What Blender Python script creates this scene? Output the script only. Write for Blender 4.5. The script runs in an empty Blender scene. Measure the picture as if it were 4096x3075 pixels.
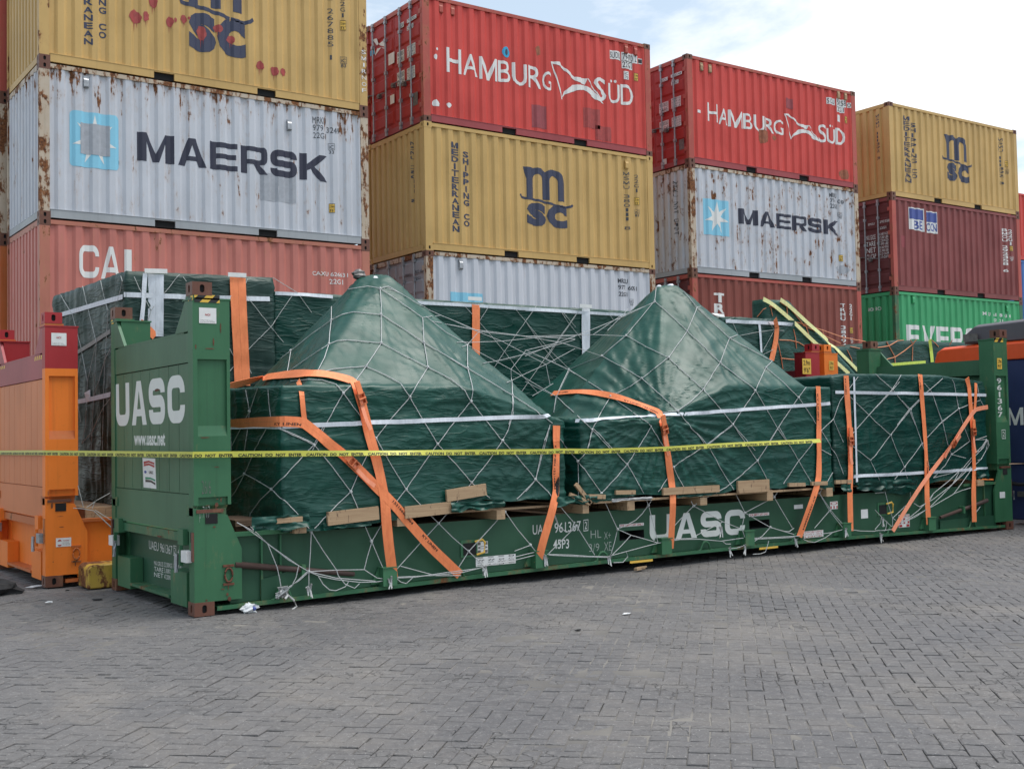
import bpy, bmesh, math, random
import numpy as np
from mathutils import Vector, Matrix
from mathutils.bvhtree import BVHTree
random.seed(7); RNG = np.random.default_rng(7)
S = bpy.context.scene
COL = S.collection

# ------------------------------------------------------------------ camera, sky, sun, exposure
F, CX, CY, CZ, YAW, PIT, ROL = 4696.07, -3.5416, -9.9117, 1.5325, 0.6086, 0.0408, -0.0186
_f = np.array([math.sin(YAW)*math.cos(PIT), math.cos(YAW)*math.cos(PIT), math.sin(PIT)])
_r0 = np.array([math.cos(YAW), -math.sin(YAW), 0.0]); _u0 = np.cross(_r0, _f)
_r = math.cos(ROL)*_r0 + math.sin(ROL)*_u0
_u = -math.sin(ROL)*_r0 + math.cos(ROL)*_u0
CAMP = np.array([CX, CY, CZ])
cd = bpy.data.cameras.new('camera'); cam = bpy.data.objects.new('camera', cd); COL.objects.link(cam)
cd.sensor_width = 36; cd.sensor_fit = 'HORIZONTAL'; cd.lens = F/4096*36; cd.clip_start = .1; cd.clip_end = 3000
m = Matrix.Identity(4)
for i in range(3):
    m[i][0] = _r[i]; m[i][1] = _u[i]; m[i][2] = -_f[i]; m[i][3] = CAMP[i]
cam.matrix_world = m
S.camera = cam
S.view_settings.view_transform = 'Standard'; S.view_settings.look = 'None'
S.view_settings.exposure = 0.46; S.view_settings.gamma = 1; S.view_settings.use_curve_mapping = False

SUN_EL, SUN_AZ = math.radians(68), math.radians(122)      # azimuth clockwise from +Y
W = bpy.data.worlds.new("World"); S.world = W; W.use_nodes = True
nt = W.node_tree; nt.nodes.clear(); N = nt.nodes.new; LK = nt.links.new
out = N('ShaderNodeOutputWorld'); bg = N('ShaderNodeBackground'); bg.inputs[1].default_value = 0.1
sky = N('ShaderNodeTexSky'); sky.sky_type = 'NISHITA'; sky.sun_disc = False
sky.sun_elevation = SUN_EL; sky.sun_rotation = SUN_AZ; sky.air_density = 1.0; sky.dust_density = 1.5
tc = N('ShaderNodeTexCoord')
mp = N('ShaderNodeMapping'); mp.inputs['Scale'].default_value = (1.0, 1.0, 2.6); mp.inputs['Location'].default_value = (3.1, 1.3, 0.2)
n1 = N('ShaderNodeTexNoise'); n1.inputs['Scale'].default_value = 1.9; n1.inputs['Detail'].default_value = 9; n1.inputs['Roughness'].default_value = .58
n1.inputs['Distortion'].default_value = .35
rp = N('ShaderNodeValToRGB'); rp.color_ramp.elements[0].position = .505; rp.color_ramp.elements[1].position = .61
rp.color_ramp.elements[0].color = (.08, .08, .08, 1)
mx = N('ShaderNodeMix'); mx.data_type = 'RGBA'; mx.inputs['B'].default_value = (9.6, 9.6, 9.7, 1)
LK(tc.outputs['Generated'], mp.inputs[0]); LK(mp.outputs[0], n1.inputs[0]); LK(n1.outputs[0], rp.inputs[0])
lift = N('ShaderNodeMix'); lift.data_type = 'RGBA'; lift.blend_type = 'ADD'; lift.inputs['Factor'].default_value = 1
lift.inputs['B'].default_value = (2.2, 2.5, 2.3, 1)
LK(sky.outputs[0], lift.inputs['A'])
LK(rp.outputs[0], mx.inputs['Factor']); LK(lift.outputs['Result'], mx.inputs['A'])
LK(mx.outputs['Result'], bg.inputs[0]); LK(bg.outputs[0], out.inputs[0])

sd = bpy.data.lights.new('sun', 'SUN'); sd.energy = 2.3; sd.angle = math.radians(40); sd.color = (1, .96, .9)
so = bpy.data.objects.new('sun', sd); COL.objects.link(so)
_d = Vector((math.sin(SUN_AZ)*math.cos(SUN_EL), math.cos(SUN_AZ)*math.cos(SUN_EL), math.sin(SUN_EL)))
so.rotation_euler = _d.to_track_quat('Z', 'Y').to_euler(); so.location = (0, -20, 30)

# ------------------------------------------------------------------ helpers
def ray(px, py):
    d = _f + _r*(px-2048)/F - _u*(py-1537.5)/F
    return d
def at(px, py, ax, v):
    """point of the plane ax=v that the photograph shows at px,py"""
    d = ray(px, py); i = 'xyz'.index(ax); t = (v-CAMP[i])/d[i]
    return CAMP + t*d
def frame(ox, oy, s): return lambda x, y: (ox+x*s, oy+y*s)
c1 = frame(800, 1000, .6781); c2 = frame(900, 1700, .6329); c3 = frame(2100, 1000, .6329); c4 = frame(2100, 1700, .6329)
c5 = frame(3000, 1100, .6622); c6 = frame(0, 1000, .6021); c7 = frame(3500, 1100, .3612); c8 = frame(3500, 1600, .3612)
c9 = frame(700, 1850, .3913); c10 = frame(2900, 1150, .4069); c11 = frame(2300, 1900, .5425); c12 = frame(1800, 1000, .4216)
c13 = frame(0, 1600, .5425); c14 = frame(0, 1200, .3613); c15 = frame(0, 1950, .301)
g1 = frame(0, 0, .6781); g2 = frame(1400, 0, .6773); g3 = frame(2600, 150, .7224)

def tag(o, label=None, cat=None, group=None, kind=None):
    if label: o['label'] = label
    if cat: o['category'] = cat
    if group: o['group'] = group
    if kind: o['kind'] = kind
    return o
def thing(name, label, cat, loc=(0, 0, 0), group=None):
    o = bpy.data.objects.new(name, None); COL.objects.link(o); o.location = loc; o.empty_display_size = .2
    return tag(o, label, cat, group)
def wloc(o):
    v = Vector((0, 0, 0))
    while o is not None: v += Vector(o.location); o = o.parent
    return v

class MB:
    def __init__(s): s.v = []; s.f = []
    def add(s, vs, fs):
        n = len(s.v); s.v += [tuple(map(float, p)) for p in vs]; s.f += [tuple(n+i for i in f) for f in fs]; return s
    def box(s, x0, x1, y0, y1, z0, z1):
        return s.add([(x0,y0,z0),(x1,y0,z0),(x1,y1,z0),(x0,y1,z0),(x0,y0,z1),(x1,y0,z1),(x1,y1,z1),(x0,y1,z1)],
                     [(3,2,1,0),(4,5,6,7),(0,1,5,4),(1,2,6,5),(2,3,7,6),(3,0,4,7)])
    def obox(s, c, ux, uy, uz):
        c, ux, uy, uz = map(np.array, (c, ux, uy, uz)); vs = []
        for k in (-1, 1):
            for (i, j) in ((-1,-1),(1,-1),(1,1),(-1,1)): vs.append(c+i*ux+j*uy+k*uz)
        fs = [(3,2,1,0),(4,5,6,7),(0,1,5,4),(1,2,6,5),(2,3,7,6),(3,0,4,7)]
        if np.dot(np.cross(ux, uy), uz) < 0: fs = [f[::-1] for f in fs]
        return s.add(vs, fs)
    def prism(s, pts, ax, a, b):
        """polygon pts (2D) extruded along axis from a to b"""
        def mk(p, t):
            if ax == 'y': return (p[0], t, p[1])
            if ax == 'x': return (t, p[0], p[1])
            return (p[0], p[1], t)
        n = len(pts); vs = [mk(p, a) for p in pts]+[mk(p, b) for p in pts]
        fs = [tuple(range(n)), tuple(range(2*n-1, n-1, -1))]+[(i, i+n, (i+1) % n+n, (i+1) % n) for i in range(n)]
        return s.add(vs, fs)
    def tube(s, pts, r, n=6, cap=True):
        pts = [Vector(p) for p in pts]; rings = []
        up = Vector((0, 0, 1))
        base = len(s.v)
        for i, p in enumerate(pts):
            t = (pts[min(i+1, len(pts)-1)]-pts[max(i-1, 0)])
            if t.length < 1e-9: t = Vector((1, 0, 0))
            t.normalize(); a = t.cross(up)
            if a.length < .05: a = t.cross(Vector((1, 0, 0)))
            a.normalize(); b = t.cross(a)
            rr = r[i] if isinstance(r, (list, tuple)) else r
            for k in range(n):
                an = 2*math.pi*k/n; s.v.append(tuple(p+a*math.cos(an)*rr+b*math.sin(an)*rr))
        for i in range(len(pts)-1):
            for k in range(n):
                s.f.append((base+i*n+k, base+i*n+(k+1) % n, base+(i+1)*n+(k+1) % n, base+(i+1)*n+k))
        if cap: s.f.append(tuple(base+k for k in range(n))); s.f.append(tuple(base+(len(pts)-1)*n+k for k in range(n-1, -1, -1)))
        return s
    def lump(s, c, rx, ry, rz, seed=0, n=10, mm=7, rough=.25):
        rg = random.Random(seed); vs = [(c[0], c[1], c[2]-rz)]; 
        for j in range(1, mm):
            th = math.pi*j/mm
            for k in range(n):
                ph = 2*math.pi*k/n; q = 1+rg.uniform(-rough, rough)
                vs.append((c[0]+rx*q*math.sin(th)*math.cos(ph), c[1]+ry*q*math.sin(th)*math.sin(ph), c[2]-rz*q*math.cos(th)))
        vs.append((c[0], c[1], c[2]+rz)); fs = []
        for k in range(n): fs.append((0, 1+(k+1) % n, 1+k))
        for j in range(mm-2):
            for k in range(n):
                a = 1+j*n+k; b = 1+j*n+(k+1) % n; fs.append((a, b, b+n, a+n))
        L = len(vs)-1
        for k in range(n): fs.append((L, 1+(mm-2)*n+k, 1+(mm-2)*n+(k+1) % n))
        return s.add(vs, fs)
    def mesh(s, name, mat, off=(0, 0, 0), smooth=False):
        me = bpy.data.meshes.new(name); V = np.array(s.v, dtype=float)-np.array(off) if s.v else np.zeros((0, 3))
        me.from_pydata(V.tolist(), [], s.f)
        if mat: me.materials.append(mat)
        if smooth: me.polygons.foreach_set('use_smooth', [True]*len(me.polygons))
        me.update(); return me
    def build(s, name, mat, parent=None, smooth=False, local=False, bevel=0):
        off = (0, 0, 0) if (local or parent is None) else wloc(parent)
        o = bpy.data.objects.new(name, s.mesh(name, mat, off, smooth)); COL.objects.link(o); o.parent = parent
        if bevel:
            b = o.modifiers.new('bevel', 'BEVEL'); b.width = bevel; b.segments = 1; b.limit_method = 'ANGLE'
        return o

# ------------------------------------------------------------------ materials
def newmat(name):
    m = bpy.data.materials.new(name); m.use_nodes = True; t = m.node_tree
    b = t.nodes['Principled BSDF']; return m, t, b
def nz(t, scale, vec=None, detail=6, rough=.55, dist=0):
    n = t.nodes.new('ShaderNodeTexNoise'); n.inputs['Scale'].default_value = scale; n.inputs['Detail'].default_value = detail
    n.inputs['Roughness'].default_value = rough; n.inputs['Distortion'].default_value = dist
    if vec is not None: t.links.new(vec, n.inputs['Vector'])
    return n.outputs['Fac']
def mapr(t, v, a, b, c=0, d=1):
    n = t.nodes.new('ShaderNodeMapRange'); n.inputs[1].default_value = a; n.inputs[2].default_value = b
    n.inputs[3].default_value = c; n.inputs[4].default_value = d; t.links.new(v, n.inputs[0]); return n.outputs[0]
def scl(t, vec, s, loc=(0, 0, 0)):
    n = t.nodes.new('ShaderNodeMapping'); n.inputs['Scale'].default_value = s; n.inputs['Location'].default_value = loc
    t.links.new(vec, n.inputs[0]); return n.outputs[0]
def mth(t, op, a, b=None):
    n = t.nodes.new('ShaderNodeMath'); n.operation = op
    for i, q in enumerate((a, b)):
        if q is None: continue
        if isinstance(q, (int, float)): n.inputs[i].default_value = q
        else: t.links.new(q, n.inputs[i])
    return n.outputs[0]
def mixc(t, f, a, b, mode='MIX'):
    n = t.nodes.new('ShaderNodeMix'); n.data_type = 'RGBA'; n.blend_type = mode
    for k, q in (('Factor', f), ('A', a), ('B', b)):
        if isinstance(q, (int, float)): n.inputs[k].default_value = q
        elif isinstance(q, tuple): n.inputs[k].default_value = (*q, 1)
        else: t.links.new(q, n.inputs[k])
    return n.outputs['Result']
def bump(t, b, h, strength, dist=.01):
    n = t.nodes.new('ShaderNodeBump'); n.inputs['Strength'].default_value = strength; n.inputs['Distance'].default_value = dist
    t.links.new(h, n.inputs['Height']); t.links.new(n.outputs[0], b.inputs['Normal'])

def coords(t):
    """object coordinates shifted per object so that copies differ"""
    tcn = t.nodes.new('ShaderNodeTexCoord'); oi = t.nodes.new('ShaderNodeObjectInfo')
    vm = t.nodes.new('ShaderNodeVectorMath'); vm.operation = 'ADD'
    gp = t.nodes.new('ShaderNodeNewGeometry')
    return tcn.outputs['Object'], gp.outputs['Position']

def paint(name, col, rust=0.0, fade=.12, rough=.5, streak=.5, chips=0.0, topdrip=0.0, grime=.25):
    m, t, b = newmat(name); ob, pos = coords(t)
    big = nz(t, .9, pos, 4); fine = nz(t, 7, scl(t, pos, (1.3, 1.3, .28)), 8, .62)
    pale = tuple(min(1, c*(1+fade)+fade*.10) for c in col); dark = tuple(c*(1-fade*1.3) for c in col)
    c = mixc(t, mapr(t, big, .3, .7), dark, pale)
    c = mixc(t, mapr(t, fine, .35, .75, 0, .35), c, tuple(min(1, q*1.12+.015) for q in col))
    # thin vertical grime runs
    gr = nz(t, 1, scl(t, pos, (16, 16, .55)), 5, .6)
    c = mixc(t, mapr(t, gr, .58, .8, 0, grime), c, tuple(q*.35+.012 for q in col))
    gr2 = nz(t, 22, pos, 3, .7)
    c = mixc(t, mapr(t, gr2, .62, .72, 0, grime*.7), c, tuple(q*.5+.02 for q in col))
    rr = rough
    if rust > 0:
        blot = nz(t, 3.4, scl(t, pos, (1, 1, .75)), 10, .68, .3)
        strk = nz(t, 1.0, scl(t, pos, (9, 9, .9)), 8, .66, .15)
        mid = nz(t, 12, scl(t, pos, (1.2, 1.2, .5)), 6, .6)
        f = mth(t, 'ADD', mth(t, 'MULTIPLY', blot, 1-streak), mth(t, 'MULTIPLY', strk, streak))
        f = mth(t, 'ADD', mth(t, 'MULTIPLY', f, .72), mth(t, 'MULTIPLY', mid, .28))
        if topdrip:
            sp = t.nodes.new('ShaderNodeSeparateXYZ'); t.links.new(ob, sp.inputs[0])
            f = mth(t, 'ADD', f, mapr(t, sp.outputs['Z'], 1.7, 2.5, 0, topdrip))
        th = .74-rust*.3
        mask = mapr(t, f, th-.012, th+.02); halo = mapr(t, f, th-.075, th+.02, 0, .55)
        rcol = mixc(t, mapr(t, nz(t, 30, pos, 4), .35, .65), (.075, .030, .016), (.26, .105, .04))
        c = mixc(t, halo, c, tuple(.5*q+.5*w for q, w in zip(col, (.42, .24, .11))))
        c = mixc(t, mask, c, rcol)
        rn = t.nodes.new('ShaderNodeMix'); rn.data_type = 'FLOAT'; t.links.new(mask, rn.inputs['Factor'])
        rn.inputs['A'].default_value = rough; rn.inputs['B'].default_value = .88; t.links.new(rn.outputs['Result'], b.inputs['Roughness'])
    else: b.inputs['Roughness'].default_value = rough
    t.links.new(c, b.inputs['Base Color'])
    bump(t, b, nz(t, 3.0, scl(t, pos, (2, 2, .8)), 5), .25, .006)
    b.inputs['Specular IOR Level'].default_value = .35
    return m
def plain(name, col, rough=.6, metal=0, var=.12, sc=12, bmp=0):
    m, t, b = newmat(name); ob, pos = coords(t)
    c = mixc(t, mapr(t, nz(t, sc, pos, 5), .3, .7), tuple(q*(1-var) for q in col), tuple(min(1, q*(1+var)) for q in col))
    t.links.new(c, b.inputs['Base Color']); b.inputs['Roughness'].default_value = rough; b.inputs['Metallic'].default_value = metal
    if bmp: bump(t, b, nz(t, sc*3, pos, 4), bmp, .004)
    return m
def worn(name, col, hole=.55, rough=.55, under=(.3, .2, .15)):
    """painted lettering, worn through in places by alpha-free colour wear"""
    m, t, b = newmat(name); ob, pos = coords(t)
    w = nz(t, 9, scl(t, pos, (1.2, 1.2, .6)), 8, .68)
    c = mixc(t, mapr(t, w, .3, .7, 0, .22), col, tuple(q*.72+.02 for q in col))
    c = mixc(t, mapr(t, w, hole+.1, hole+.14), c, under)
    t.links.new(c, b.inputs['Base Color']); b.inputs['Roughness'].default_value = rough; return m

M = {}
MUST = (.55, .355, .125); GREY = (.53, .55, .60); RED = (.58, .058, .045); SALM = (.53, .18, .145)
MAR = (.215, .045, .042); BRN = (.235, .055, .038); EVG = (.045, .34, .135); GRN_SHADE = (.015, .075, .037); ORG = (.86, .21, .022)
M['must'] = paint('mustard_paint', MUST, rust=.0, fade=.08, grime=.3)
M['must_old'] = paint('mustard_paint_scuffed', MUST, rust=.22, fade=.10, grime=.4)
M['must_post'] = paint('mustard_rusty_post', MUST, rust=.72, streak=.4, fade=.1)
M['must_edge'] = paint('mustard_worn_edge', MUST, rust=.33, streak=.4)
M['grey_a'] = paint('pale_grey_rusty', GREY, rust=.47, streak=.68, fade=.06, topdrip=.075)
M['grey_b'] = paint('pale_grey_spotted', GREY, rust=.60, streak=.35, fade=.07)
M['grey_c'] = paint('pale_grey_clean', (.56, .58, .63), rust=.30, streak=.6, fade=.05)
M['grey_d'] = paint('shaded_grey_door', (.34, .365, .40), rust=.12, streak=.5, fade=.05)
M['grey_post'] = paint('grey_rusty_post', (.50, .42, .33), rust=.78, streak=.4)
M['grey_sill'] = paint('grey_sill', (.36, .38, .40), rust=.22, streak=.3)
M['red'] = paint('container_red', RED, rust=.25, fade=.10, grime=.3)
M['red_post'] = paint('red_worn_post', (.42, .08, .06), rust=.55, streak=.4)
M['red_dark'] = paint('red_door_shaded', (.38, .022, .018), rust=.1, fade=.08)  # darker red on the doors, shade of the end face put into the colour
M['red_sill'] = paint('red_sill', (.33, .055, .06), rust=.2, fade=.1)
M['salm'] = paint('faded_salmon', SALM, rust=.44, streak=.4, fade=.10)
M['salm_post'] = paint('salmon_post', (.45, .16, .11), rust=.62, streak=.4)
M['mar'] = paint('maroon', MAR, rust=.1, fade=.16)
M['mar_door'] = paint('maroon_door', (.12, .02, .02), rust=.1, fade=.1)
M['brn'] = paint('brown_red', BRN, rust=.14, fade=.12)
M['evg'] = paint('bright_green', EVG, rust=.05, fade=.1)
M['blue_c'] = paint('container_blue', (.06, .16, .42), rust=.1)
M['cast'] = paint('rusty_casting', (.14, .055, .035), rust=.5, streak=.2)
M['grn'] = paint('rack_green_shaded', GRN_SHADE, rust=.20, streak=.45, fade=.16, grime=.4)  # beam green darkened, shade of the tarpaulins put into the colour
M['grn_l'] = paint('rack_green_post', (.034, .138, .062), rust=.38, streak=.5, fade=.14, grime=.4)
M['grn_wall'] = paint('rack_green_wall', (.046, .138, .070), rust=.27, streak=.6, fade=.15, grime=.4)
M['grn_edge'] = paint('rack_green_edge', (.03, .13, .06), rust=.55, streak=.3)
M['org'] = paint('rack_orange', ORG, rust=.17, streak=.45, fade=.08, grime=.35)
M['org_wall'] = paint('rack_orange_faded', (.62, .19, .065), rust=.14, streak=.4, fade=.1, grime=.3)
M['org_edge'] = paint('rack_orange_edge', (.5, .13, .03), rust=.5, streak=.3)
M['rred'] = paint('rack_red', (.36, .02, .025), rust=.10, fade=.1)
M['rred_l'] = paint('rack_red_faded', (.34, .055, .065), rust=.12, fade=.1)
M['dark'] = plain('dark_inside', (.010, .010, .011), .9)
M['steel'] = plain('galvanised_steel', (.36, .37, .39), .45, .6, .2, 20)
M['steel_d'] = plain('dark_steel', (.16, .15, .145), .5, .4, .3, 20)
M['rust'] = plain('rust_brown', (.13, .05, .028), .85, 0, .4, 30)
M['pipe'] = paint('brown_rod', (.075, .045, .038), rust=.3)
M['navy'] = worn('navy_print', (.035, .042, .085), .62, .5, (.4, .3, .15))
M['navy_m'] = worn('dark_navy_print', (.022, .024, .05), .60, .5, (.42, .42, .44))
M['ink'] = worn('dark_print', (.05, .055, .07), .6)
M['ink_b'] = plain('black_print', (.012, .012, .012), .5)
M['white'] = worn('white_print', (.78, .78, .76), .68, .5, (.45, .25, .2))
M['white_g'] = worn('white_print_green', (.70, .72, .69), .62, .5, (.2, .14, .08))
M['white_c'] = plain('white_sticker', (.74, .74, .73), .5, 0, .06)
M['sky_b'] = worn('sky_blue_square', (.24, .58, .76), .66, .5, (.5, .5, .5))
M['patch'] = plain('grey_patch', (.36, .38, .42), .6, 0, .1)
M['patch_m'] = plain('maroon_patch', (.30, .06, .07), .6, 0, .1)
M['blot'] = plain('red_blot', (.36, .055, .05), .6, 0, .18)
M['brownp'] = plain('brown_patch', (.30, .10, .05), .7, 0, .3)
M['yel_s'] = plain('yellow_sticker', (.80, .50, .08), .5, 0, .05)
M['red_p'] = plain('red_print', (.42, .03, .03), .5, 0, .05)
M['grn_p'] = plain('green_print', (.02, .25, .13), .5, 0, .05)
M['blue_p'] = plain('blue_print', (.06, .09, .32), .5, 0, .05)
M['cyan_p'] = plain('cyan_sticker', (.02, .35, .6), .5, 0, .05)
M['yelp'] = paint('yellow_concrete_paint', (.55, .36, .05), rust=.85, streak=.1, fade=.2, grime=.6)
M['chalk'] = plain('chalk', (.32, .36, .33), .8)

def stripe_mat():
    m, t, b = newmat('hazard_stripes'); ob, pos = coords(t)
    w = t.nodes.new('ShaderNodeTexWave'); w.wave_type = 'BANDS'; w.bands_direction = 'DIAGONAL'
    t.links.new(scl(t, pos, (1, 1, -1)), w.inputs['Vector']); w.inputs['Scale'].default_value = 4.2
    t.links.new(mixc(t, mapr(t, w.outputs['Fac'], .48, .52), (.015, .015, .015), (.70, .45, .06)), b.inputs['Base Color'])
    b.inputs['Roughness'].default_value = .5; return m
M['haz'] = stripe_mat()
def nrmz(t):
    g_ = t.nodes.new('ShaderNodeNewGeometry'); sx = t.nodes.new('ShaderNodeSeparateXYZ'); t.links.new(g_.outputs['True Normal'], sx.inputs[0]); return mth(t, 'ABSOLUTE', sx.outputs['Z'])
def tarp_mat(name, col, dots=.0, rough=.42, spec=.44):
    m, t, b = newmat(name); ob, pos = coords(t)
    n = nz(t, 1.6, pos, 5)
    c = mixc(t, mapr(t, n, .3, .7), tuple(q*.84 for q in col), tuple(q*1.15 for q in col))
    c = mixc(t, mapr(t, nz(t, 11, pos, 5, .65), .55, .8, 0, .25), c, tuple(q*1.7+.010 for q in col))
    t.links.new(c, b.inputs['Base Color'])
    t.links.new(mapr(t, nz(t, 2.2, pos, 4), .3, .7, rough*.8, rough*1.35), b.inputs['Roughness'])
    b.inputs['Specular IOR Level'].default_value = spec
    def ridge(sc, v, det, dist):
        f = nz(t, sc, v, det, .5, dist); return mth(t, 'POWER', mth(t, 'SUBTRACT', 1, mth(t, 'ABSOLUTE', mth(t, 'SUBTRACT', mth(t, 'MULTIPLY', f, 2), 1))), 9)
    rt = t.nodes.new('ShaderNodeMapping'); rt.inputs['Rotation'].default_value = (0, math.radians(32), 0); rt.inputs['Scale'].default_value = (.6, .6, 2.6); t.links.new(pos, rt.inputs[0])
    r2 = t.nodes.new('ShaderNodeMapping'); r2.inputs['Rotation'].default_value = (0, math.radians(-48), 0); r2.inputs['Scale'].default_value = (.7, .7, 3.4); t.links.new(pos, r2.inputs[0])
    msk = mapr(t, nz(t, .9, pos, 2), .40, .62)
    h = mth(t, 'MULTIPLY', ridge(2.6, rt.outputs[0], 2, .7), msk)
    h = mth(t, 'ADD', h, mth(t, 'MULTIPLY', ridge(3.6, r2.outputs[0], 2, .5), mth(t, 'SUBTRACT', 1, msk)))
    h = mth(t, 'ADD', h, mth(t, 'MULTIPLY', ridge(9, scl(t, pos, (1, 1, 1.7)), 1, 1.2), .06))
    h = mth(t, 'ADD', h, mth(t, 'MULTIPLY', mapr(t, nz(t, 48, pos, 1), .5, .75), dots))
    bump(t, b, mth(t, 'MULTIPLY', h, mapr(t, nrmz(t), .15, .6, 1, .12)), .46, .016)
    return m
M['tarp'] = tarp_mat('green_tarpaulin', (.003, .060, .043), .0)
M['tarp_b'] = tarp_mat('green_tarpaulin_dark', (.0025, .045, .033), .02, .40, .36)
M['tarp_w'] = tarp_mat('green_tarpaulin_weathered', (.013, .042, .034), .03, .5, .4)
def strap_mat(name, col):
    m, t, b = newmat(name); ob, pos = coords(t)
    c = mixc(t, mapr(t, nz(t, 30, scl(t, pos, (1, 1, .3)), 4), .35, .7), tuple(q*.88 for q in col), tuple(min(1, q*1.1) for q in col))
    c = mixc(t, mapr(t, nz(t, 3, pos, 5), .62, .8, 0, .35), c, tuple(q*.45 for q in col))
    t.links.new(c, b.inputs['Base Color']); b.inputs['Roughness'].default_value = .6
    bump(t, b, nz(t, 90, pos, 2), .25, .002); return m
M['strap'] = strap_mat('orange_webbing', (1.0, .27, .10)); M['strap_p'] = strap_mat('pale_orange_webbing', (1.0, .34, .19))
M['wstrap'] = strap_mat('white_webbing', (.66, .70, .76)); M['ystrap'] = strap_mat('pale_yellow_webbing', (.80, .82, .38))
M['lime'] = strap_mat('lime_webbing', (.62, .80, .12))
M['ratch'] = plain('orange_ratchet_steel', (.55, .15, .06), .45, .3, .35, 30)
M['rope'] = plain('white_rope', (.48, .49, .49), .8, 0, .2, 60, .3); M['rope_d'] = plain('grey_rope', (.40, .42, .41), .8, 0, .2, 60, .3)
M['rope_o'] = plain('orange_rope', (.72, .30, .16), .8, 0, .15, 60)
def wood_mat():
    m, t, b = newmat('pine_wood'); ob, pos = coords(t); gi = t.nodes.new('ShaderNodeNewGeometry')
    g = nz(t, 1, scl(t, pos, (2, 2, 60)), 6, .6, 1.2); k = nz(t, 11, scl(t, pos, (2.4, 1, .6)), 5, .7)
    c = mixc(t, mapr(t, g, .3, .7), (.34, .215, .12), (.52, .37, .22))
    c = mixc(t, mapr(t, k, .585, .66), c, (.09, .05, .03))
    c = mixc(t, mapr(t, gi.outputs['Random Per Island'], 0, 1, 0, .3), c, (.30, .2, .13))
    t.links.new(c, b.inputs['Base Color']); b.inputs['Roughness'].default_value = .75; bump(t, b, g, .2, .004); return m
M['wood'] = wood_mat()
M['woodd'] = plain('dark_plywood', (.13, .08, .05), .8, 0, .3, 8)
def paver_mat():
    m, t, b = newmat('paving'); ob, pos = coords(t); gi = t.nodes.new('ShaderNodeNewGeometry')
    r = gi.outputs['Random Per Island']
    c = mixc(t, r, (.108, .103, .101), (.130, .124, .122))
    st = nz(t, .34, scl(t, pos, (1, 1.5, 1)), 7, .62, .8)
    c = mixc(t, mapr(t, st, .40, .62, 0, .62), c, (.072, .072, .079))
    du = nz(t, .8, scl(t, pos, (1.3, .8, 1), (4, 2, 0)), 8, .66, .4)
    c = mixc(t, mapr(t, du, .50, .72, 0, .62), c, (.215, .193, .167))
    md = nz(t, 7, pos, 8, .7)
    c = mixc(t, mapr(t, md, .40, .62, .35, 0), c, (.13, .128, .13))
    c = mixc(t, mapr(t, nz(t, 19, pos, 7, .72), .52, .66, 0, .35), c, (.26, .25, .24))
    sp = nz(t, 75, pos, 3, .7)
    c = mixc(t, mapr(t, sp, .62, .70, 0, .7), c, (.42, .41, .40))
    c = mixc(t, mapr(t, nz(t, 42, pos, 4, .7), .34, .41, .7, 0), c, (.055, .055, .055))
    vo = t.nodes.new('ShaderNodeTexVoronoi'); vo.inputs['Scale'].default_value = 1.5; t.links.new(pos, vo.inputs['Vector'])
    edge = mth(t, 'ADD', vo.outputs['Distance'], mth(t, 'MULTIPLY', mth(t, 'SUBTRACT', md, .5), .12))
    spot = mth(t, 'MULTIPLY', mapr(t, edge, .035, .05, 1, 0), mapr(t, nz(t, .5, pos, 2), .50, .56))
    c = mixc(t, mth(t, 'MULTIPLY', spot, .9), c, (.018, .018, .02))
    cr = t.nodes.new('ShaderNodeTexVoronoi'); cr.feature = 'DISTANCE_TO_EDGE'; cr.inputs['Scale'].default_value = 5.5
    dv = t.nodes.new('ShaderNodeVectorMath'); dv.operation = 'MULTIPLY_ADD'; nn = t.nodes.new('ShaderNodeTexNoise'); nn.inputs['Scale'].default_value = 9; t.links.new(pos, nn.inputs['Vector'])
    t.links.new(nn.outputs['Color'], dv.inputs[0]); dv.inputs[1].default_value = (.14, .14, .14); t.links.new(pos, dv.inputs[2]); t.links.new(dv.outputs[0], cr.inputs['Vector'])
    ck = mth(t, 'MULTIPLY', mapr(t, cr.outputs['Distance'], .008, .03, 1, 0), mapr(t, nz(t, 1.1, pos, 3), .53, .60))
    c = mixc(t, mth(t, 'MULTIPLY', ck, .75), c, (.05, .048, .046))
    t.links.new(c, b.inputs['Base Color']); t.links.new(mapr(t, st, .4, .62, .82, .60), b.inputs['Roughness'])
    h = mth(t, 'ADD', mth(t, 'ADD', md, mth(t, 'MULTIPLY', sp, .35)), mth(t, 'MULTIPLY', ck, -.8))
    bump(t, b, h, .7, .012); return m
M['pav'] = paver_mat()
def ground_mat():
    m, t, b = newmat('ground_joint_dirt'); ob, pos = coords(t)
    rot = t.nodes.new('ShaderNodeMapping'); rot.inputs['Rotation'].default_value = (0, 0, math.radians(45)); t.links.new(pos, rot.inputs[0])
    br = t.nodes.new('ShaderNodeTexBrick'); t.links.new(rot.outputs[0], br.inputs['Vector']); br.inputs['Scale'].default_value = 5
    br.inputs['Color1'].default_value = (.13, .125, .12, 1); br.inputs['Color2'].default_value = (.16, .154, .148, 1)
    br.inputs['Mortar'].default_value = (.035, .034, .032, 1); br.inputs['Mortar Size'].default_value = .012
    c = mixc(t, mapr(t, nz(t, .7, pos, 6), .4, .62), (.095, .09, .086), (.19, .178, .16))
    t.links.new(c, b.inputs['Base Color']); b.inputs['Roughness'].default_value = .9
    bump(t, b, nz(t, 60, pos, 5, .7), .5, .006); return m
M['gnd'] = ground_mat()
M['rub'] = plain('black_rubber', (.02, .02, .022), .85, 0, .4, 9, .8)
M['paper'] = plain('crumpled_paper', (.72, .74, .76), .7, 0, .08, 30)

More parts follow.
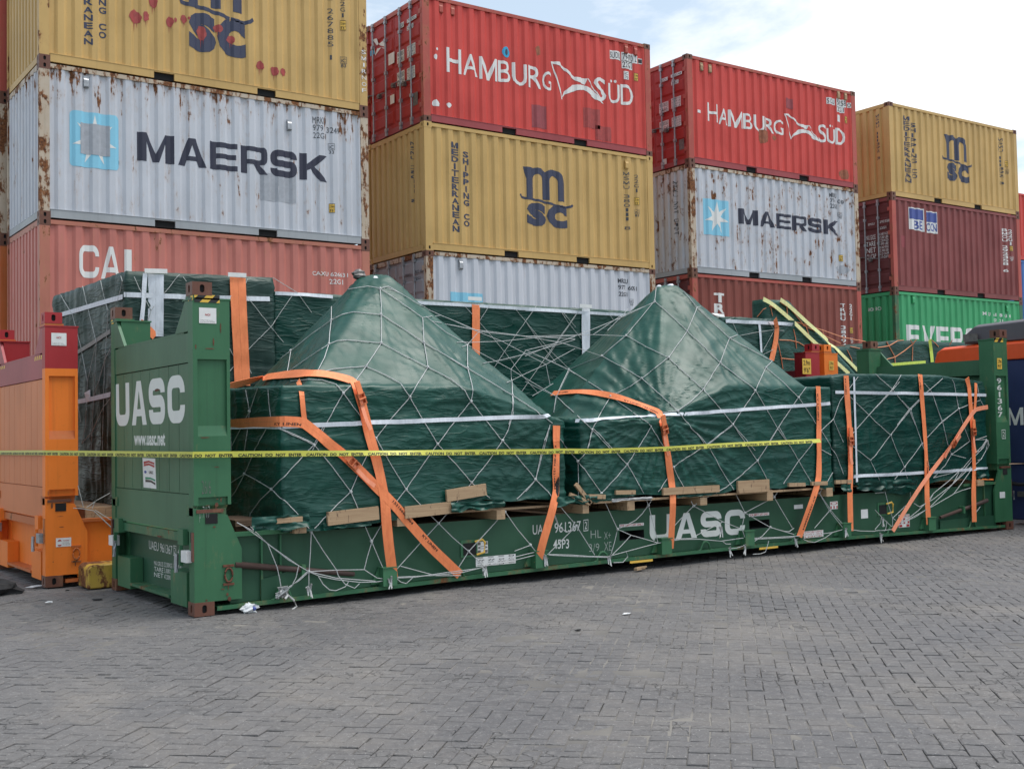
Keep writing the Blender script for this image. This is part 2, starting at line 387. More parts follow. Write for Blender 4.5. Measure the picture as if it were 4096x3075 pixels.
# ------------------------------------------------------------------ lettering
_tc = {}
def text_mesh(body, bold=0.0):
    """filled glyphs, normalised to the unit box -> (verts2d, faces)"""
    k = (body, bold)
    if k in _tc: return _tc[k]
    cu = bpy.data.curves.new('t', 'FONT'); cu.body = body; cu.offset = bold; cu.resolution_u = 3; cu.fill_mode = 'FRONT'
    o = bpy.data.objects.new('t', cu); COL.objects.link(o)
    bpy.context.view_layer.update(); dg = bpy.context.evaluated_depsgraph_get()
    me = bpy.data.meshes.new_from_object(o.evaluated_get(dg)); 
    v = np.array([(p.co.x, p.co.y) for p in me.vertices]).reshape(-1, 2); f = [tuple(p.vertices) for p in me.polygons]
    bpy.data.objects.remove(o); bpy.data.curves.remove(cu); bpy.data.meshes.remove(me)
    if len(v):
        lo, hi = v.min(0), v.max(0); v = (v-lo)/np.maximum(hi-lo, 1e-6)
    _tc[k] = (v, f); return _tc[k]
def thick(path, w, closed=False):
    """mitred ribbon polygons along a 2D path"""
    P = [np.array(p, float) for p in path]; P = [P[0]]+[P[i] for i in range(1, len(P)) if np.linalg.norm(P[i]-P[i-1]) > 1e-4]; n = len(P); L = []; R = []
    for i in range(n):
        a = P[i]-P[i-1] if i > 0 else P[1]-P[0]; b = P[i+1]-P[i] if i < n-1 else P[i]-P[i-1]
        a = a/np.linalg.norm(a); b = b/np.linalg.norm(b); na = np.array([-a[1], a[0]]); nb = np.array([-b[1], b[0]])
        mm = na+nb; mm = mm/np.linalg.norm(mm); k = w/2/max(.35, mm@na)
        L.append(P[i]+mm*k); R.append(P[i]-mm*k)
    return [[tuple(L[i]), tuple(R[i]), tuple(R[i+1]), tuple(L[i+1])] for i in range(n-1)]
def arc(cx, cy, rx, ry, a0, a1, n=5):
    return [(cx+rx*math.cos(math.radians(a0+(a1-a0)*i/n)), cy+ry*math.sin(math.radians(a0+(a1-a0)*i/n))) for i in range(n+1)]
def letter(ch, st=.2):
    h = st/2; r = .22
    a, b = h, 1-h
    if ch == 'U': return thick([(a, 1)]+arc(a+r, a+r, r, r, 180, 270)+arc(b-r, a+r, r, r, 270, 360)+[(b, 1)], st)
    if ch == 'C': return thick([(b, b-r-.02), (b, b-r)]+arc(b-r, b-r, r, r, 0, 90)[1:]+arc(a+r, b-r, r, r, 90, 180)+arc(a+r, a+r, r, r, 180, 270)+arc(b-r, a+r, r, r, 270, 360)+[(b, a+r+.02)], st)
    if ch == 'S':
        q = .16
        return thick([(b, b-q-.03), (b, b-q)]+arc(b-q, b-q, q, q, 0, 90)[1:]+arc(a+q, b-q, q, q, 90, 180)+arc(a+q, .5+q, q, q, 180, 270)+arc(b-q, .5-q, q, q, 90, 0)+arc(b-q, a+q, q, q, 0, -90)+arc(a+q, a+q, q, q, 270, 180)+[(a, a+q+.03)], st)
    if ch == 'A': return [[(0, 0), (.5-h*1.1, 1), (.5, 1), (.5, .78), (st*1.05, 0)], [(1, 0), (1-st*1.05, 0), (.5, .78), (.5, 1), (.5+h*1.1, 1)], [(.25, .2), (.75, .2), (.69, .36), (.31, .36)]]
    if ch == 'M': return [[(0, 0), (st, 0), (st, .68), (st, 1), (0, 1)], [(1-st, 0), (1, 0), (1, 1), (1-st, 1)], [(st, 1), (st, .68), (.42, 0), (.5, 0), (.5, .3)], [(1-st, 1), (.5, .3), (.5, 0), (.58, 0), (1-st, .68)]]
    if ch == 'E': return [[(0, 0), (st, 0), (st, 1), (0, 1)], [(st, 0), (1, 0), (1, .19), (st, .19)], [(st, .41), (.95, .41), (.95, .59), (st, .59)], [(st, .81), (1, .81), (1, 1), (st, 1)]]
    if ch == 'R': return [[(0, 0), (st, 0), (st, 1), (0, 1)]]+[[(st, .83), (.72, .83), (.76, 1), (st, 1)], [(st, .35), (.76, .35), (.72, .52), (st, .52)], [(.72, .52), (.76, .35), (.88, .36), (.97, .46), (.99, .60), (.99, .78), (.96, .93), (.88, 1), (.76, 1), (.72, .83), (.78, .80), (.78, .56)], [(.46, .35), (.72, .35), (1, 0), (.73, 0)]]
    if ch == 'K': return [[(0, 0), (st, 0), (st, 1), (0, 1)], [(st, .36), (st, .6), (.7, 1), (1, 1), (.5, .5)], [(.36, .47), (.53, .57), (1, 0), (.72, 0)]]
    if ch == 'V': return [[(0, 1), (.26, 1), (.5, .28), (.5, 0), (.38, 0)], [(1, 1), (.62, 0), (.5, 0), (.5, .28), (.74, 1)]]
    if ch == 'G': return letter('C', st)+[[(.55, .34), (1, .34), (1, .5), (.55, .5)]]
    if ch == 'I': return [[(0, 0), (1, 0), (1, 1), (0, 1)]]
    if ch == 'T': return [[(0, .84), (1, .84), (1, 1), (0, 1)], [(.5-h, 0), (.5+h, 0), (.5+h, .84), (.5-h, .84)]]
    return []
def word(s, st=.2, gap=.14, widths={}):
    out = []; x = 0; tot = sum(widths.get(c, 1) for c in s)+gap*(len(s)-1)
    for k, c in enumerate(s):
        w = widths.get(c, 1)
        for p in letter(c, st/w if w < 1 else st): out.append([((x+q[0]*w)/tot, q[1]) for q in p])
        x += w+gap
    return out
def msc_logo():
    P = []
    for x in (.12, .42, .72): P.append([(x, .47), (x+.13, .47), (x+.13, .80), (x, .80)])
    P.append([(.07, 1.0), (.12, .80), (.19, .80), (.25, .93), (.25, 1.0)])
    for cx in (.335, .635):
        o = arc(cx, .80, .215, .21, 180, 0, 12); i = arc(cx, .80, .085, .10, 180, 0, 12)
        for k in range(12): P.append([o[k], o[k+1], i[k+1], i[k]])
    P += thick([(.0, .52), (.03, .475), (.10, .46), (.25, .455), (.50, .425), (.75, .385), (.88, .38), (.96, .40), (1.0, .43)], .04)
    for ch, x0, x1 in (('s', .12, .49), ('c', .50, .90)):
        v, f = text_mesh(ch, .045)
        for q in f: P.append([(x0+v[i][0]*(x1-x0), v[i][1]*.40) for i in q])
    return P
def text_polys(s, bold=.0, box=(0, 0, 1, 1)):
    x0, y0, x1, y1 = box
    if s == 'M': return [[(x0+q[0]*(x1-x0), y0+q[1]*(y1-y0)) for q in p] for p in letter('M', .26 if bold > .01 else .14)]
    v, f = text_mesh(s, bold)
    return [[(x0+v[i][0]*(x1-x0), y0+v[i][1]*(y1-y0)) for i in q] for q in f]
def column(s, bold=.02, wfrac=.8):
    """letters one below the other"""
    P = []; n = len(s)
    for k, c in enumerate(s):
        if c == ' ': continue
        y1 = 1-k/n; y0 = y1-wfrac/n; w = .34 if c in 'I1' else 1
        P += text_polys(c, bold, (.5-w/2, y0, .5+w/2, y1))
    return P

def prof_side(x): # depth of the corrugated side behind the outer flats
    a = (x-.30) % .278
    if a < .098: return 0.0
    if a < .150: return .036*(a-.098)/.052
    if a < .226: return .036
    return .036*(1-(a-.226)/.052)
SB = [.30+.278*k+d for k in range(-1, 22) for d in (0, .098, .150, .226)]
EPITCH = .2295
def prof_end(y):
    a = (y-.1) % EPITCH
    if a < .10: return 0.0
    if a < .13: return .046*(a-.10)/.03
    if a < .20: return .046
    return .046*(1-(a-.20)/.03)
EB = [.1+EPITCH*k+d for k in range(-1, 12) for d in (0, .10, .13, .20)]
def decal(parent, name, polys, plane, box, mat, mode='flat', lift=.004):
    """flat print laid on a wall. plane: ('y', y) or ('x', x) world; box (u0,z0,u1,z1) world; mode 'side'/'end' follows the corrugation"""
    bm = bmesh.new(); u0, z0, u1, z1 = box; L = wloc(parent)
    for k, p in enumerate(polys):
        vs = [bm.verts.new((u0+q[0]*(u1-u0), (k % 7)*1e-5, z0+q[1]*(z1-z0))) for q in p]
        try: bm.faces.new(vs)
        except Exception: pass
    if mode != 'flat':
        off = L[0] if mode == 'side' else L[1]; br = SB if mode == 'side' else EB
        lo = min(v.co.x for v in bm.verts); hi = max(v.co.x for v in bm.verts)
        for b in br:
            if lo < b+off < hi:
                bmesh.ops.bisect_plane(bm, geom=bm.verts[:]+bm.edges[:]+bm.faces[:], plane_co=(b+off, 0, 0), plane_no=(1, 0, 0))
        fn = prof_side if mode == 'side' else prof_end
        for v in bm.verts: v.co.y += fn(v.co.x-off)
    for v in bm.verts:
        d = v.co.y-lift+plane[1]
        if plane[0] == 'y': v.co = Vector((v.co.x, d, v.co.z))-L
        elif plane[0] == 'x': v.co = Vector((d, v.co.x, v.co.z))-L
        elif plane[0] == 'z': v.co = Vector((v.co.x, v.co.z, plane[1]+lift))-L
    me = bpy.data.meshes.new(name); bm.to_mesh(me); bm.free(); me.materials.append(mat)
    o = bpy.data.objects.new(name, me); COL.objects.link(o); o.parent = parent; return o
SQ = [[(0, 0), (1, 0), (1, 1), (0, 1)]]
def pbox(plane, lb, rt):
    a = at(*lb, *plane); b = at(*rt, *plane); i = 0 if plane[0] == 'y' else 1
    return (a[i], a[2], b[i], b[2])

def _h(i, j, k, s):
    n = (i*374761393+j*668265263+k*2147483647+s*974634777) & 0xffffffff
    n = ((n ^ (n >> 13))*1274126177) & 0xffffffff; n = n ^ (n >> 16); return (n & 0xffff)/65535.0
def vnoise(p, s=0):
    p = np.asarray(p); f = np.floor(p); i = f.astype(np.int64); t = p-f; t = t*t*(3-2*t); r = 0
    for a in (0, 1):
        for b in (0, 1):
            for c in (0, 1):
                w = (t[:, 0] if a else 1-t[:, 0])*(t[:, 1] if b else 1-t[:, 1])*(t[:, 2] if c else 1-t[:, 2])
                r = r+w*_h(i[:, 0]+a, i[:, 1]+b, i[:, 2]+c, s)
    return r
# ------------------------------------------------------------------ ground and paving
g = MB(); g.add([(-400, -400, -.030), (500, -400, -.030), (500, 600, -.030), (-400, 600, -.030)], [(0, 1, 2, 3)])
ground = tag(g.build('ground', M['gnd']), kind='structure')
pave = bpy.data.objects.new('pavement', None); COL.objects.link(pave); pave['kind'] = 'structure'
def paver_mesh(L=.2, Wd=.1, seed=0):
    rg = random.Random(seed); b = .005; h = .03; gx = .0022
    o = [(-L/2+gx, -Wd/2+gx), (L/2-gx, -Wd/2+gx), (L/2-gx, Wd/2-gx), (-L/2+gx, Wd/2-gx)]
    o = [(x+rg.uniform(-.0026, .0016), y+rg.uniform(-.0026, .0016)) for x, y in o]
    i = [(x-math.copysign(b*rg.choice((.3, .5, .8, 1.2, 2.4)), x), y-math.copysign(b*rg.choice((.3, .5, .8, 1.2, 2.4)), y)) for x, y in o]
    vs = [(x, y, -h) for x, y in o]+[(x, y, -b*.8) for x, y in o]+[(x, y, 0) for x, y in i]
    fs = [(k, (k+1) % 4, 4+(k+1) % 4, 4+k) for k in range(4)]+[(4+k, 4+(k+1) % 4, 8+(k+1) % 4, 8+k) for k in range(4)]+[(8, 9, 10, 11)]
    return vs, fs
variants = [paver_mesh(seed=s) for s in range(24)]
cells = []
a = math.radians(45); ca, sa = math.cos(a), math.sin(a)
fwd2 = _f[:2]/np.linalg.norm(_f[:2]); right2 = _r0[:2]
for i in range(-170, 240):
    for j in range(-170, 240):
        # herringbone: the cell (i, j) starts a brick when (i-j)%4 is 0 (along u) or 3 (along v)
        k = (i-j) % 4
        if k == 0: u, v, th = (i+1)*.1, (j+.5)*.1, 0
        elif k == 3: u, v, th = (i+.5)*.1, (j+1)*.1, math.pi/2
        else: continue
        x = u*ca-v*sa; y = u*sa+v*ca
        dx, dy = x-CX, y-CY; dep = dx*fwd2[0]+dy*fwd2[1]; lat = dx*right2[0]+dy*right2[1]
        if dep < 4.6 or abs(lat) > dep*.5+1.0: continue
        if y > .6 and x > .5 and x < 12.6: continue
        if y > 5.2 or x > 19 or x < -5.5: continue
        cells.append((dep, x, y, th+a))
cells.sort()
meshes = []
for vs, fs in variants:
    mb = MB(); mb.add(vs, fs); meshes.append(mb.mesh('paver', M['pav']))
field = MB(); fv = []; ff = []; nb = 0; nobj = 0
def hgt(x, y): return -.004+ .006*math.sin(x*1.7+.6*y)*math.sin(y*1.3-.4*x)+.004*math.sin(3.1*x-2.2*y)-.006
for (dep, x, y, th) in cells:
    q = random.randrange(24); z = hgt(x, y)+random.gauss(0, .0016); tx, ty = random.gauss(0, .010), random.gauss(0, .010); dth = random.gauss(0, .010)
    inview = abs((x-CX)*right2[0]+(y-CY)*right2[1]) < dep*.437 and dep > 5.0
    if nobj < 300 and inview:
        o = bpy.data.objects.new('paver', meshes[q]); COL.objects.link(o); o.parent = pave
        o.location = (x, y, z); o.rotation_euler = (tx, ty, th+dth); nobj += 1; continue
    V = np.array(variants[q][0]); c, s = math.cos(th+dth), math.sin(th+dth)
    X = V[:, 0]*c-V[:, 1]*s+x; Y = V[:, 0]*s+V[:, 1]*c+y; Z = V[:, 2]+z+V[:, 0]*tx+V[:, 1]*ty
    fv += list(zip(X, Y, Z)); ff += [tuple(nb+i for i in f) for f in variants[q][1]]; nb += 12
field.v = fv; field.f = ff
jg = MB(); gx_ = np.arange(-6, 19.5, .085); gy_ = np.arange(-8.5, 5.6, .085); X_, Y_ = np.meshgrid(gx_, gy_, indexing='ij')
def vn2(p, s): return vnoise(np.stack([p[0].ravel(), p[1].ravel(), np.zeros(p[0].size)], -1), s).reshape(p[0].shape)
Zj = np.vectorize(hgt)(X_, Y_)-.0058+.009*(vn2((X_*1.5, Y_*1.5), 3)-.5)+.005*(vn2((X_*7, Y_*7), 4)-.5)
nj = len(gy_); jg.v = np.stack([X_.ravel(), Y_.ravel(), Zj.ravel()], -1).tolist(); ij = np.arange(X_.size).reshape(X_.shape)
jg.f = [tuple(r_) for r_ in np.stack([ij[:-1, :-1], ij[1:, :-1], ij[1:, 1:], ij[:-1, 1:]], -1).reshape(-1, 4).tolist()]
jo = jg.build('joint_sand', M['gnd'], pave, smooth=True); jo['kind'] = 'stuff'
fo = field.build('paving_stones', M['pav'], pave); fo['kind'] = 'stuff'

# ------------------------------------------------------------------ containers
def casting_mesh(mat, lx=.178, ly=.162, h=.118):
    V = []; Fc = []; mi = []
    def quad(o, du, dv, nrm, hw, hh):
        """face from origin o spanned by du, dv with an oval hole, inward -nrm"""
        o, du, dv, nrm = map(np.array, (o, du, dv, nrm)); b = len(V); U = np.linalg.norm(du); H = np.linalg.norm(dv)
        eu, ev = du/U, dv/H
        for s, t in ((0, 0), (U, 0), (U, H), (0, H)): V.append(o+eu*s+ev*t)
        n = 12; r = hw
        ring = []
        for k in range(n):
            an = 2*math.pi*(k+.5)/n-math.pi; x = math.cos(an)*hw; y = math.sin(an)*hw; y += (hh-hw)*(1 if y > 0 else -1)
            ring.append(o+eu*(U/2+x)+ev*(H/2+y))
        for p in ring: V.append(p)
        for p in ring: V.append(p-nrm*.02)
        R = [b+4+k for k in range(n)]; I = [b+4+n+k for k in range(n)]
        # sectors: ring starts at angle -pi (left) and runs counter-clockwise through the bottom
        bot = R[0:6]; top = R[6:12]
        Fc.append((b, b+1, *bot[::-1])); Fc.append((b+1, b+2, top[0], bot[-1])); Fc.append((b+2, b+3, *top[::-1])); Fc.append((b+3, b, bot[0], top[-1]))
        mi.extend([0]*4)
        for k in range(n): Fc.append((R[k], R[(k+1) % n], I[(k+1) % n], I[k])); mi.append(0)
        Fc.append(tuple(I)); mi.append(1)
    quad((0, 0, 0), (lx, 0, 0), (0, 0, h), (0, -1, 0), .022, .036)
    quad((lx, 0, 0), (0, ly, 0), (0, 0, h), (1, 0, 0), .02, .036)
    quad((lx, ly, 0), (-lx, 0, 0), (0, 0, h), (0, 1, 0), .022, .036)
    quad((0, ly, 0), (0, -ly, 0), (0, 0, h), (-1, 0, 0), .02, .036)
    b = len(V); V.extend([np.array(p) for p in ((0,0,0),(lx,0,0),(lx,ly,0),(0,ly,0),(0,0,h),(lx,0,h),(lx,ly,h),(0,ly,h))])
    Fc.append((b+3, b+2, b+1, b)); Fc.append((b+4, b+5, b+6, b+7)); mi.extend([0, 0])
    me = bpy.data.meshes.new('corner_casting'); me.from_pydata([tuple(map(float, v)) for v in V], [], Fc)
    me.materials.append(mat); me.materials.append(M['dark']); me.polygons.foreach_set('material_index', mi); me.update(); return me
_cast = {}
def castings(root, L, Wd, H, mat, x_in=0):
    if mat.name not in _cast: _cast[mat.name] = casting_mesh(mat)
    for z in (0, H-.118):
        for x in (0, L-.178):
            for y in (0, Wd-.162):
                o = bpy.data.objects.new('corner_casting', _cast[mat.name]); COL.objects.link(o); o.parent = root; o.location = (x, y, z)
CL, CW, CH = 6.058, 2.438, 2.591
_panel = {}
def side_panel_mesh(mat, y_sign, seed):
    mb = MB(); xs = [.16]+[b for b in SB if .18 < b < CL-.18]+[CL-.16]; z0, z1 = .155, CH-.085; nz_ = 6; rg = random.Random(seed)
    rows = [z0+(z1-z0)*k/nz_ for k in range(nz_+1)]
    for z in rows:
        for x in xs: mb.v.append((x, .012+prof_side(x)+rg.gauss(0, .0018)*(0 if z in (rows[0], rows[-1]) else 1), z))
    n = len(xs)
    for k in range(nz_):
        for i in range(n-1): mb.f.append((k*n+i, k*n+i+1, (k+1)*n+i+1, (k+1)*n+i))
    return mb
def end_panel_mesh():
    mb = MB(); ys = [.1]+[b for b in EB if .12 < b < CW-.12]+[CW-.1]; rows = [.13, CH-.1]
    for z in rows:
        for y in ys: mb.v.append((.012+prof_end(y), y, z))
    n = len(ys)
    for i in range(n-1): mb.f.append((i, n+i, n+i+1, i+1))
    return mb
def container(name, label, loc, col, post, sill, end='wall', rail=None, door=None, group='shipping containers stacked in the yard', cast=None, detail=True, pocket=True, seed=1, fade=None):
    r = thing('shipping_container', label, 'container', loc, group); rail = rail or post; sill = sill or col
    P = lambda mb, nm, mt, smooth=False: mb.build(nm, mt, r, smooth, local=True)
    castings(r, CL, CW, CH, cast or M['cast'])
    P(side_panel_mesh(col, 1, seed), 'side_panel', col)
    bk = MB(); bk.add([(.16, CW-.03, .15), (CL-.16, CW-.03, .15), (CL-.16, CW-.03, CH-.08), (.16, CW-.03, CH-.08)], [(3, 2, 1, 0)]); P(bk, 'side_panel', col)
    for x in (0, CL):
        for y in (0, CW):
            sx = 1 if x == 0 else -1; sy = 1 if y == 0 else -1
            q = MB(); xa, xb = sorted((x+sx*.003, x+sx*.165)); ya, yb = sorted((y+sy*.003, y+sy*.10))
            q.box(xa, xb, ya, yb, .118, CH-.118); P(q, 'corner_post', post)
    for y0, y1 in ((.004, .064), (CW-.064, CW-.004)):
        q = MB(); q.box(.178, CL-.178, y0, y1, CH-.092, CH-.020); P(q, 'top_rail', rail)
    # bottom rail with two forklift pocket openings
    px = [(1.90, 2.26), (CL-2.26, CL-1.90)] if pocket else []
    q = MB(); x = .178
    for a, b in px+[(CL-.178, None)]: q.box(x, a, .008, .05, .015, .148); x = b if b else x
    for a, b in px: q.box(a, b, .008, .05, .128, .148)
    q.box(.178, CL-.178, .002, .05, .149, .158); P(q, 'bottom_rail', sill)
    for a, b in px:
        q = MB(); q.box(a-.002, b+.002, .052, .30, .012, .128); P(q, 'forklift_pocket', M['dark'])
    q = MB(); q.box(.178, CL-.178, CW-.05, CW-.008, .015, .155); P(q, 'bottom_rail', sill)
    q = MB(); q.box(.17, CL-.17, .065, CW-.065, CH-.045, CH-.035); P(q, 'roof', rail)
    q = MB(); q.box(.1, CL-.1, .32, CW-.1, .06, .12); P(q, 'floor', M['dark'])
    # near end
    q = MB(); q.box(.012, .09, .162, CW-.162, CH-.112, CH-.015); P(q, 'end_header', rail)
    q = MB(); q.box(.012, .09, .162, CW-.162, .015, .125); P(q, 'end_sill', sill)
    if end == 'wall': P(end_panel_mesh(), 'end_panel', door or col)
    else:
        dm = door or col; mid = CW/2
        for k, (ya, yb) in enumerate(((.11, mid-.006), (mid+.006, CW-.11))):
            q = MB(); q.box(.045, .07, ya, yb, .13, CH-.115)
            for j in range(6):   # pressed door corrugations
                z = .22+j*.385
                q.prism([(.046, z), (.022, z+.035), (.022, z+.24), (.046, z+.275)][::-1], 'y', ya+.05, yb-.05) if False else q.add(
                    [(.044, ya+.05, z), (.044, yb-.05, z), (.020, yb-.08, z+.04), (.020, ya+.08, z+.04), (.020, ya+.08, z+.25), (.020, yb-.08, z+.25), (.044, yb-.05, z+.29), (.044, ya+.05, z+.29)],
                    [(0, 1, 2, 3)[::-1], (3, 2, 5, 4)[::-1], (4, 5, 6, 7)[::-1], (0, 3, 4, 7)[::-1], (1, 6, 5, 2)[::-1]])
            d = P(q, 'door', dm)
            for y in (ya+.30, yb-.30):
                y = y+(.06 if (y < (ya+yb)/2) == (k == 0) else 0)
                q = MB(); q.tube([(-.012, y, .06), (-.012, y, CH-.07)], .017, 8)
                for z in (.14, .62, 1.35, 2.05, CH-.16): q.box(-.034, .02, y-.035, y+.035, z-.035, z+.035)
                q.box(-.03, .03, y-.03, y+.03, .02, .09); q.box(-.03, .03, y-.03, y+.03, CH-.1, CH-.03)
                rod = q.build('lock_rod', M['steel'], d, local=True)
                q = MB(); hz = .93+(.08 if y > (ya+yb)/2 else 0); q.tube([(-.03, y, hz), (-.055, y+.1, hz+.01), (-.045, y+.34, hz)], .012, 6); q.box(-.05, .02, y+.24, y+.32, hz-.05, hz+.04)
                q.build('handle', M['steel_d'], d, local=True)
            for z in (.35, .95, 1.6, 2.25):
                q = MB(); yy = .10 if k == 0 else CW-.10; q.box(-.004, .05, yy-.045, yy+.06, z-.05, z+.05); q.build('hinge', post, d, local=True)
    q = MB(); q.add([(CL-.03, .1, .12), (CL-.03, CW-.1, .12), (CL-.03, CW-.1, CH-.1), (CL-.03, .1, CH-.1)], [(0, 1, 2, 3)]); P(q, 'end_panel', col)
    return r
def vent(root, x, z, n=1, mat=None):
    L = wloc(root)
    for k in range(n):
        q = MB(); xx = x-L[0]+k*.278; d = prof_side(xx)+.012; zz = z-L[2]
        q.box(xx-.045, xx+.045, d-.03, d, zz-.11, zz+.09); q.prism([(d-.03, zz-.11), (d-.045, zz-.09), (d-.045, zz+.02), (d-.03, zz+.05)], 'x', xx-.04, xx+.04)
        q.build('vent', mat or M['steel'], root, local=True)

YS = {1: 10.080, 2: 10.046, 3: 10.048, 4: 10.145}; XS = {1: 1.051, 2: 8.345, 3: 15.556, 4: 23.137}
YP = {k: ('y', v+.012) for k, v in YS.items()}
def sideL(k): return ('y', YS[k]+.012)
def tdec(root, k, s, lb, rt, mat, bold=.015, name='lettering', mode='side', plane=None):
    if isinstance(s, str) and len(s) >= 2 and mat in (M['ink'], M['white']): rt = (rt[0], rt[1]+.125*(rt[0]-lb[0]))
    pl = plane or sideL(k); b = pbox(pl, lb, rt); return decal(root, name, text_polys(s, bold) if isinstance(s, str) else s, pl, b, mat, mode)
Z = [0, 2.591, 5.182, 7.773]
STK = 'stacked shipping containers'
# first stack
A0 = container('', 'faded salmon container at the bottom of the stack beside the orange flat rack', (XS[1], YS[1], Z[0]), M['salm'], M['salm_post'], M['salm'], group=STK)
A1 = container('', 'faded salmon pink container with white CAI letters', (XS[1], YS[1], Z[1]), M['salm'], M['salm_post'], M['salm'], group=STK, seed=2)
A2 = container('', 'large rusty pale grey container with a grey patch over its sky blue square', (XS[1], YS[1], Z[2]), M['grey_a'], M['grey_post'], M['grey_sill'], group=STK, seed=3)
A3 = container('', 'mustard container with dark red paint blots, top of the leftmost stack', (XS[1], YS[1], Z[3]), M['must_old'], M['must_post'], M['must_edge'], group=STK, seed=4, rail=M['must_edge'])
B0 = container('', 'pale grey container at the ground behind the tarpaulin loads', (XS[2], YS[2], Z[0]), M['grey_c'], M['grey_post'], M['grey_sill'], group=STK, seed=5)
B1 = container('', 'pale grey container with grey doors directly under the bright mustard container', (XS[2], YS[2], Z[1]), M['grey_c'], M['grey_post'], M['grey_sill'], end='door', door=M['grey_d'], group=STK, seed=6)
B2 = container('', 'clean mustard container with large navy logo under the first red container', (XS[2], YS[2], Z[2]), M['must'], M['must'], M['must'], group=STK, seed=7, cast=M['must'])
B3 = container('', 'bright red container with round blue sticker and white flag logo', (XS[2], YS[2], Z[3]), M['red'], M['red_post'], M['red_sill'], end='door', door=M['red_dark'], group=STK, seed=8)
C0 = container('', 'brown red container on the ground in the third stack', (XS[3], YS[3], Z[0]), M['brn'], M['brn'], M['brn'], group=STK, seed=9)
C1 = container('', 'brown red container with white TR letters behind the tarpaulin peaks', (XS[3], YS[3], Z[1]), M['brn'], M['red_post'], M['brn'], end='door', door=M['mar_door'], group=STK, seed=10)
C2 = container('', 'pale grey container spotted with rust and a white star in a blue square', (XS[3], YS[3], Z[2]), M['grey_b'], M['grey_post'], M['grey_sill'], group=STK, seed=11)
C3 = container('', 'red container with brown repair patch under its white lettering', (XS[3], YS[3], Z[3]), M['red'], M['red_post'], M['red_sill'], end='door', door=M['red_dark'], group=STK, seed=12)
D0 = container('', 'green container on the ground in the stack furthest right', (XS[4], YS[4], Z[0]), M['evg'], M['evg'], M['evg'], group=STK, seed=13)
D1 = container('', 'bright green container with bold white letters', (XS[4], YS[4], Z[1]), M['evg'], M['grn_edge'], M['evg'], group=STK, seed=14, rail=M['evg'])
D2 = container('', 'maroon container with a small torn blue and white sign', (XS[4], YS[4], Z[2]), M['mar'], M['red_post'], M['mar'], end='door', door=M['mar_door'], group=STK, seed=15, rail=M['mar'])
D3 = container('', 'mustard container on top of the stack furthest right', (XS[4], YS[4], Z[3]), M['must_old'], M['must_edge'], M['must_edge'], group=STK, seed=16, rail=M['must'])
R2 = 'containers in the row behind'
for i, (mt, lb) in enumerate(((M['red'], 'red container seen as a sliver, lowest at the left edge'), (M['org_edge'], 'orange red container seen as a sliver beside the salmon container'),
                              (M['grey_post'], 'brown grey weathered container seen as a sliver at the left edge'), (M['red_post'], 'red container seen as a sliver beside the top mustard container'))):
    container('', lb, (.95, 12.60, Z[i]), mt, mt, mt, group=R2, seed=20+i)
for i, (mt, lb) in enumerate(((M['blue_c'], 'blue container low at the right edge behind the machine'), (M['blue_c'], 'blue container at the right edge beyond the green one'),
                              (M['blue_c'], 'blue container under the pink red one at the right edge'), (M['red'], 'pink red container at the right edge behind the mustard one'))):
    container('', lb, (37.9, 15.6, Z[i]), mt, mt, mt, group=R2, seed=30+i)

# lettering: first stack
pl = sideL(1)
tdec(A1, 1, word('CA', .19, .12)+[], g1(468, 1635), g1(712, 1460), M['white'])
tdec(A1, 1, [[(0, 0), (1, 0), (1, 1), (0, 1)]], g1(736, 1650), g1(776, 1474), M['white'])
tdec(A1, 1, 'CAXU 626631', g1(1845, 1622), g1(2052, 1586), M['white'], .01); tdec(A1, 1, '22G1', g1(1948, 1674), g1(2028, 1640), M['white'], .01)
tdec(A2, 1, word('MAERSK', .24, .13, {'M': 1.25, 'K': 1.1}), g1(812, 945), g1(1932, 922), M['navy_m'])
tdec(A2, 1, [[(x, y) for x, y in arc(.92, .92, .08, .08, 0, 90)+arc(.08, .92, .08, .08, 90, 180)+arc(.08, .08, .08, .08, 180, 270)+arc(.92, .08, .08, .08, 270, 360)]], g1(414, 976), g1(702, 686), M['sky_b'])
def star(n=7, cx=.5, cy=.5, R=.46, r=.17, rot=90):
    P = []
    for k in range(n):
        a0 = math.radians(rot+360*k/n); a1 = math.radians(rot+360*(k+.5)/n); a2 = math.radians(rot+360*(k-.5)/n)
        P.append([(cx, cy), (cx+r*math.cos(a2), cy+r*math.sin(a2)), (cx+R*math.cos(a0), cy+R*math.sin(a0)), (cx+r*math.cos(a1), cy+r*math.sin(a1))])
    return P
b = pbox(pl, g1(414, 976), g1(702, 686)); decal(A2, 'star', star(), pl, b, M['white'], 'side', .006)
b = pbox(pl, g1(475, 905), g1(648, 745)); decal(A2, 'repair_patch', SQ, pl, b, M['patch'], 'side', .009)
b = pbox(pl, g1(1540, 1180), g1(1745, 1040)); decal(A2, 'repair_patch', SQ, pl, b, M['patch'], 'side', .003)
for s, l, t in (('MRKU', (1848, 725), (1926, 688)), ('979', (1850, 768), (1906, 734)), ('3249', (1930, 782), (2005, 750)), ('22G1', (1852, 812), (1926, 780))): tdec(A2, 1, s, g1(*l), g1(*t), M['ink'], .0)
def icmark(root, k, fr, x, y, s, n='33', mat=None, und=None):
    mat = mat or M['ink']; tdec(root, k, thick([(0, 0), (1, 0), (1, 1), (0, 1), (0, 0)], .06), fr(x, y+s), fr(x+s, y), mat)
    tdec(root, k, 'iC', fr(x+s*.15, y+s*.85), fr(x+s*.85, y+s*.2), mat); tdec(root, k, n, fr(x+s*.1, y+s*1.75), fr(x+s*.9, y+s*1.15), mat)
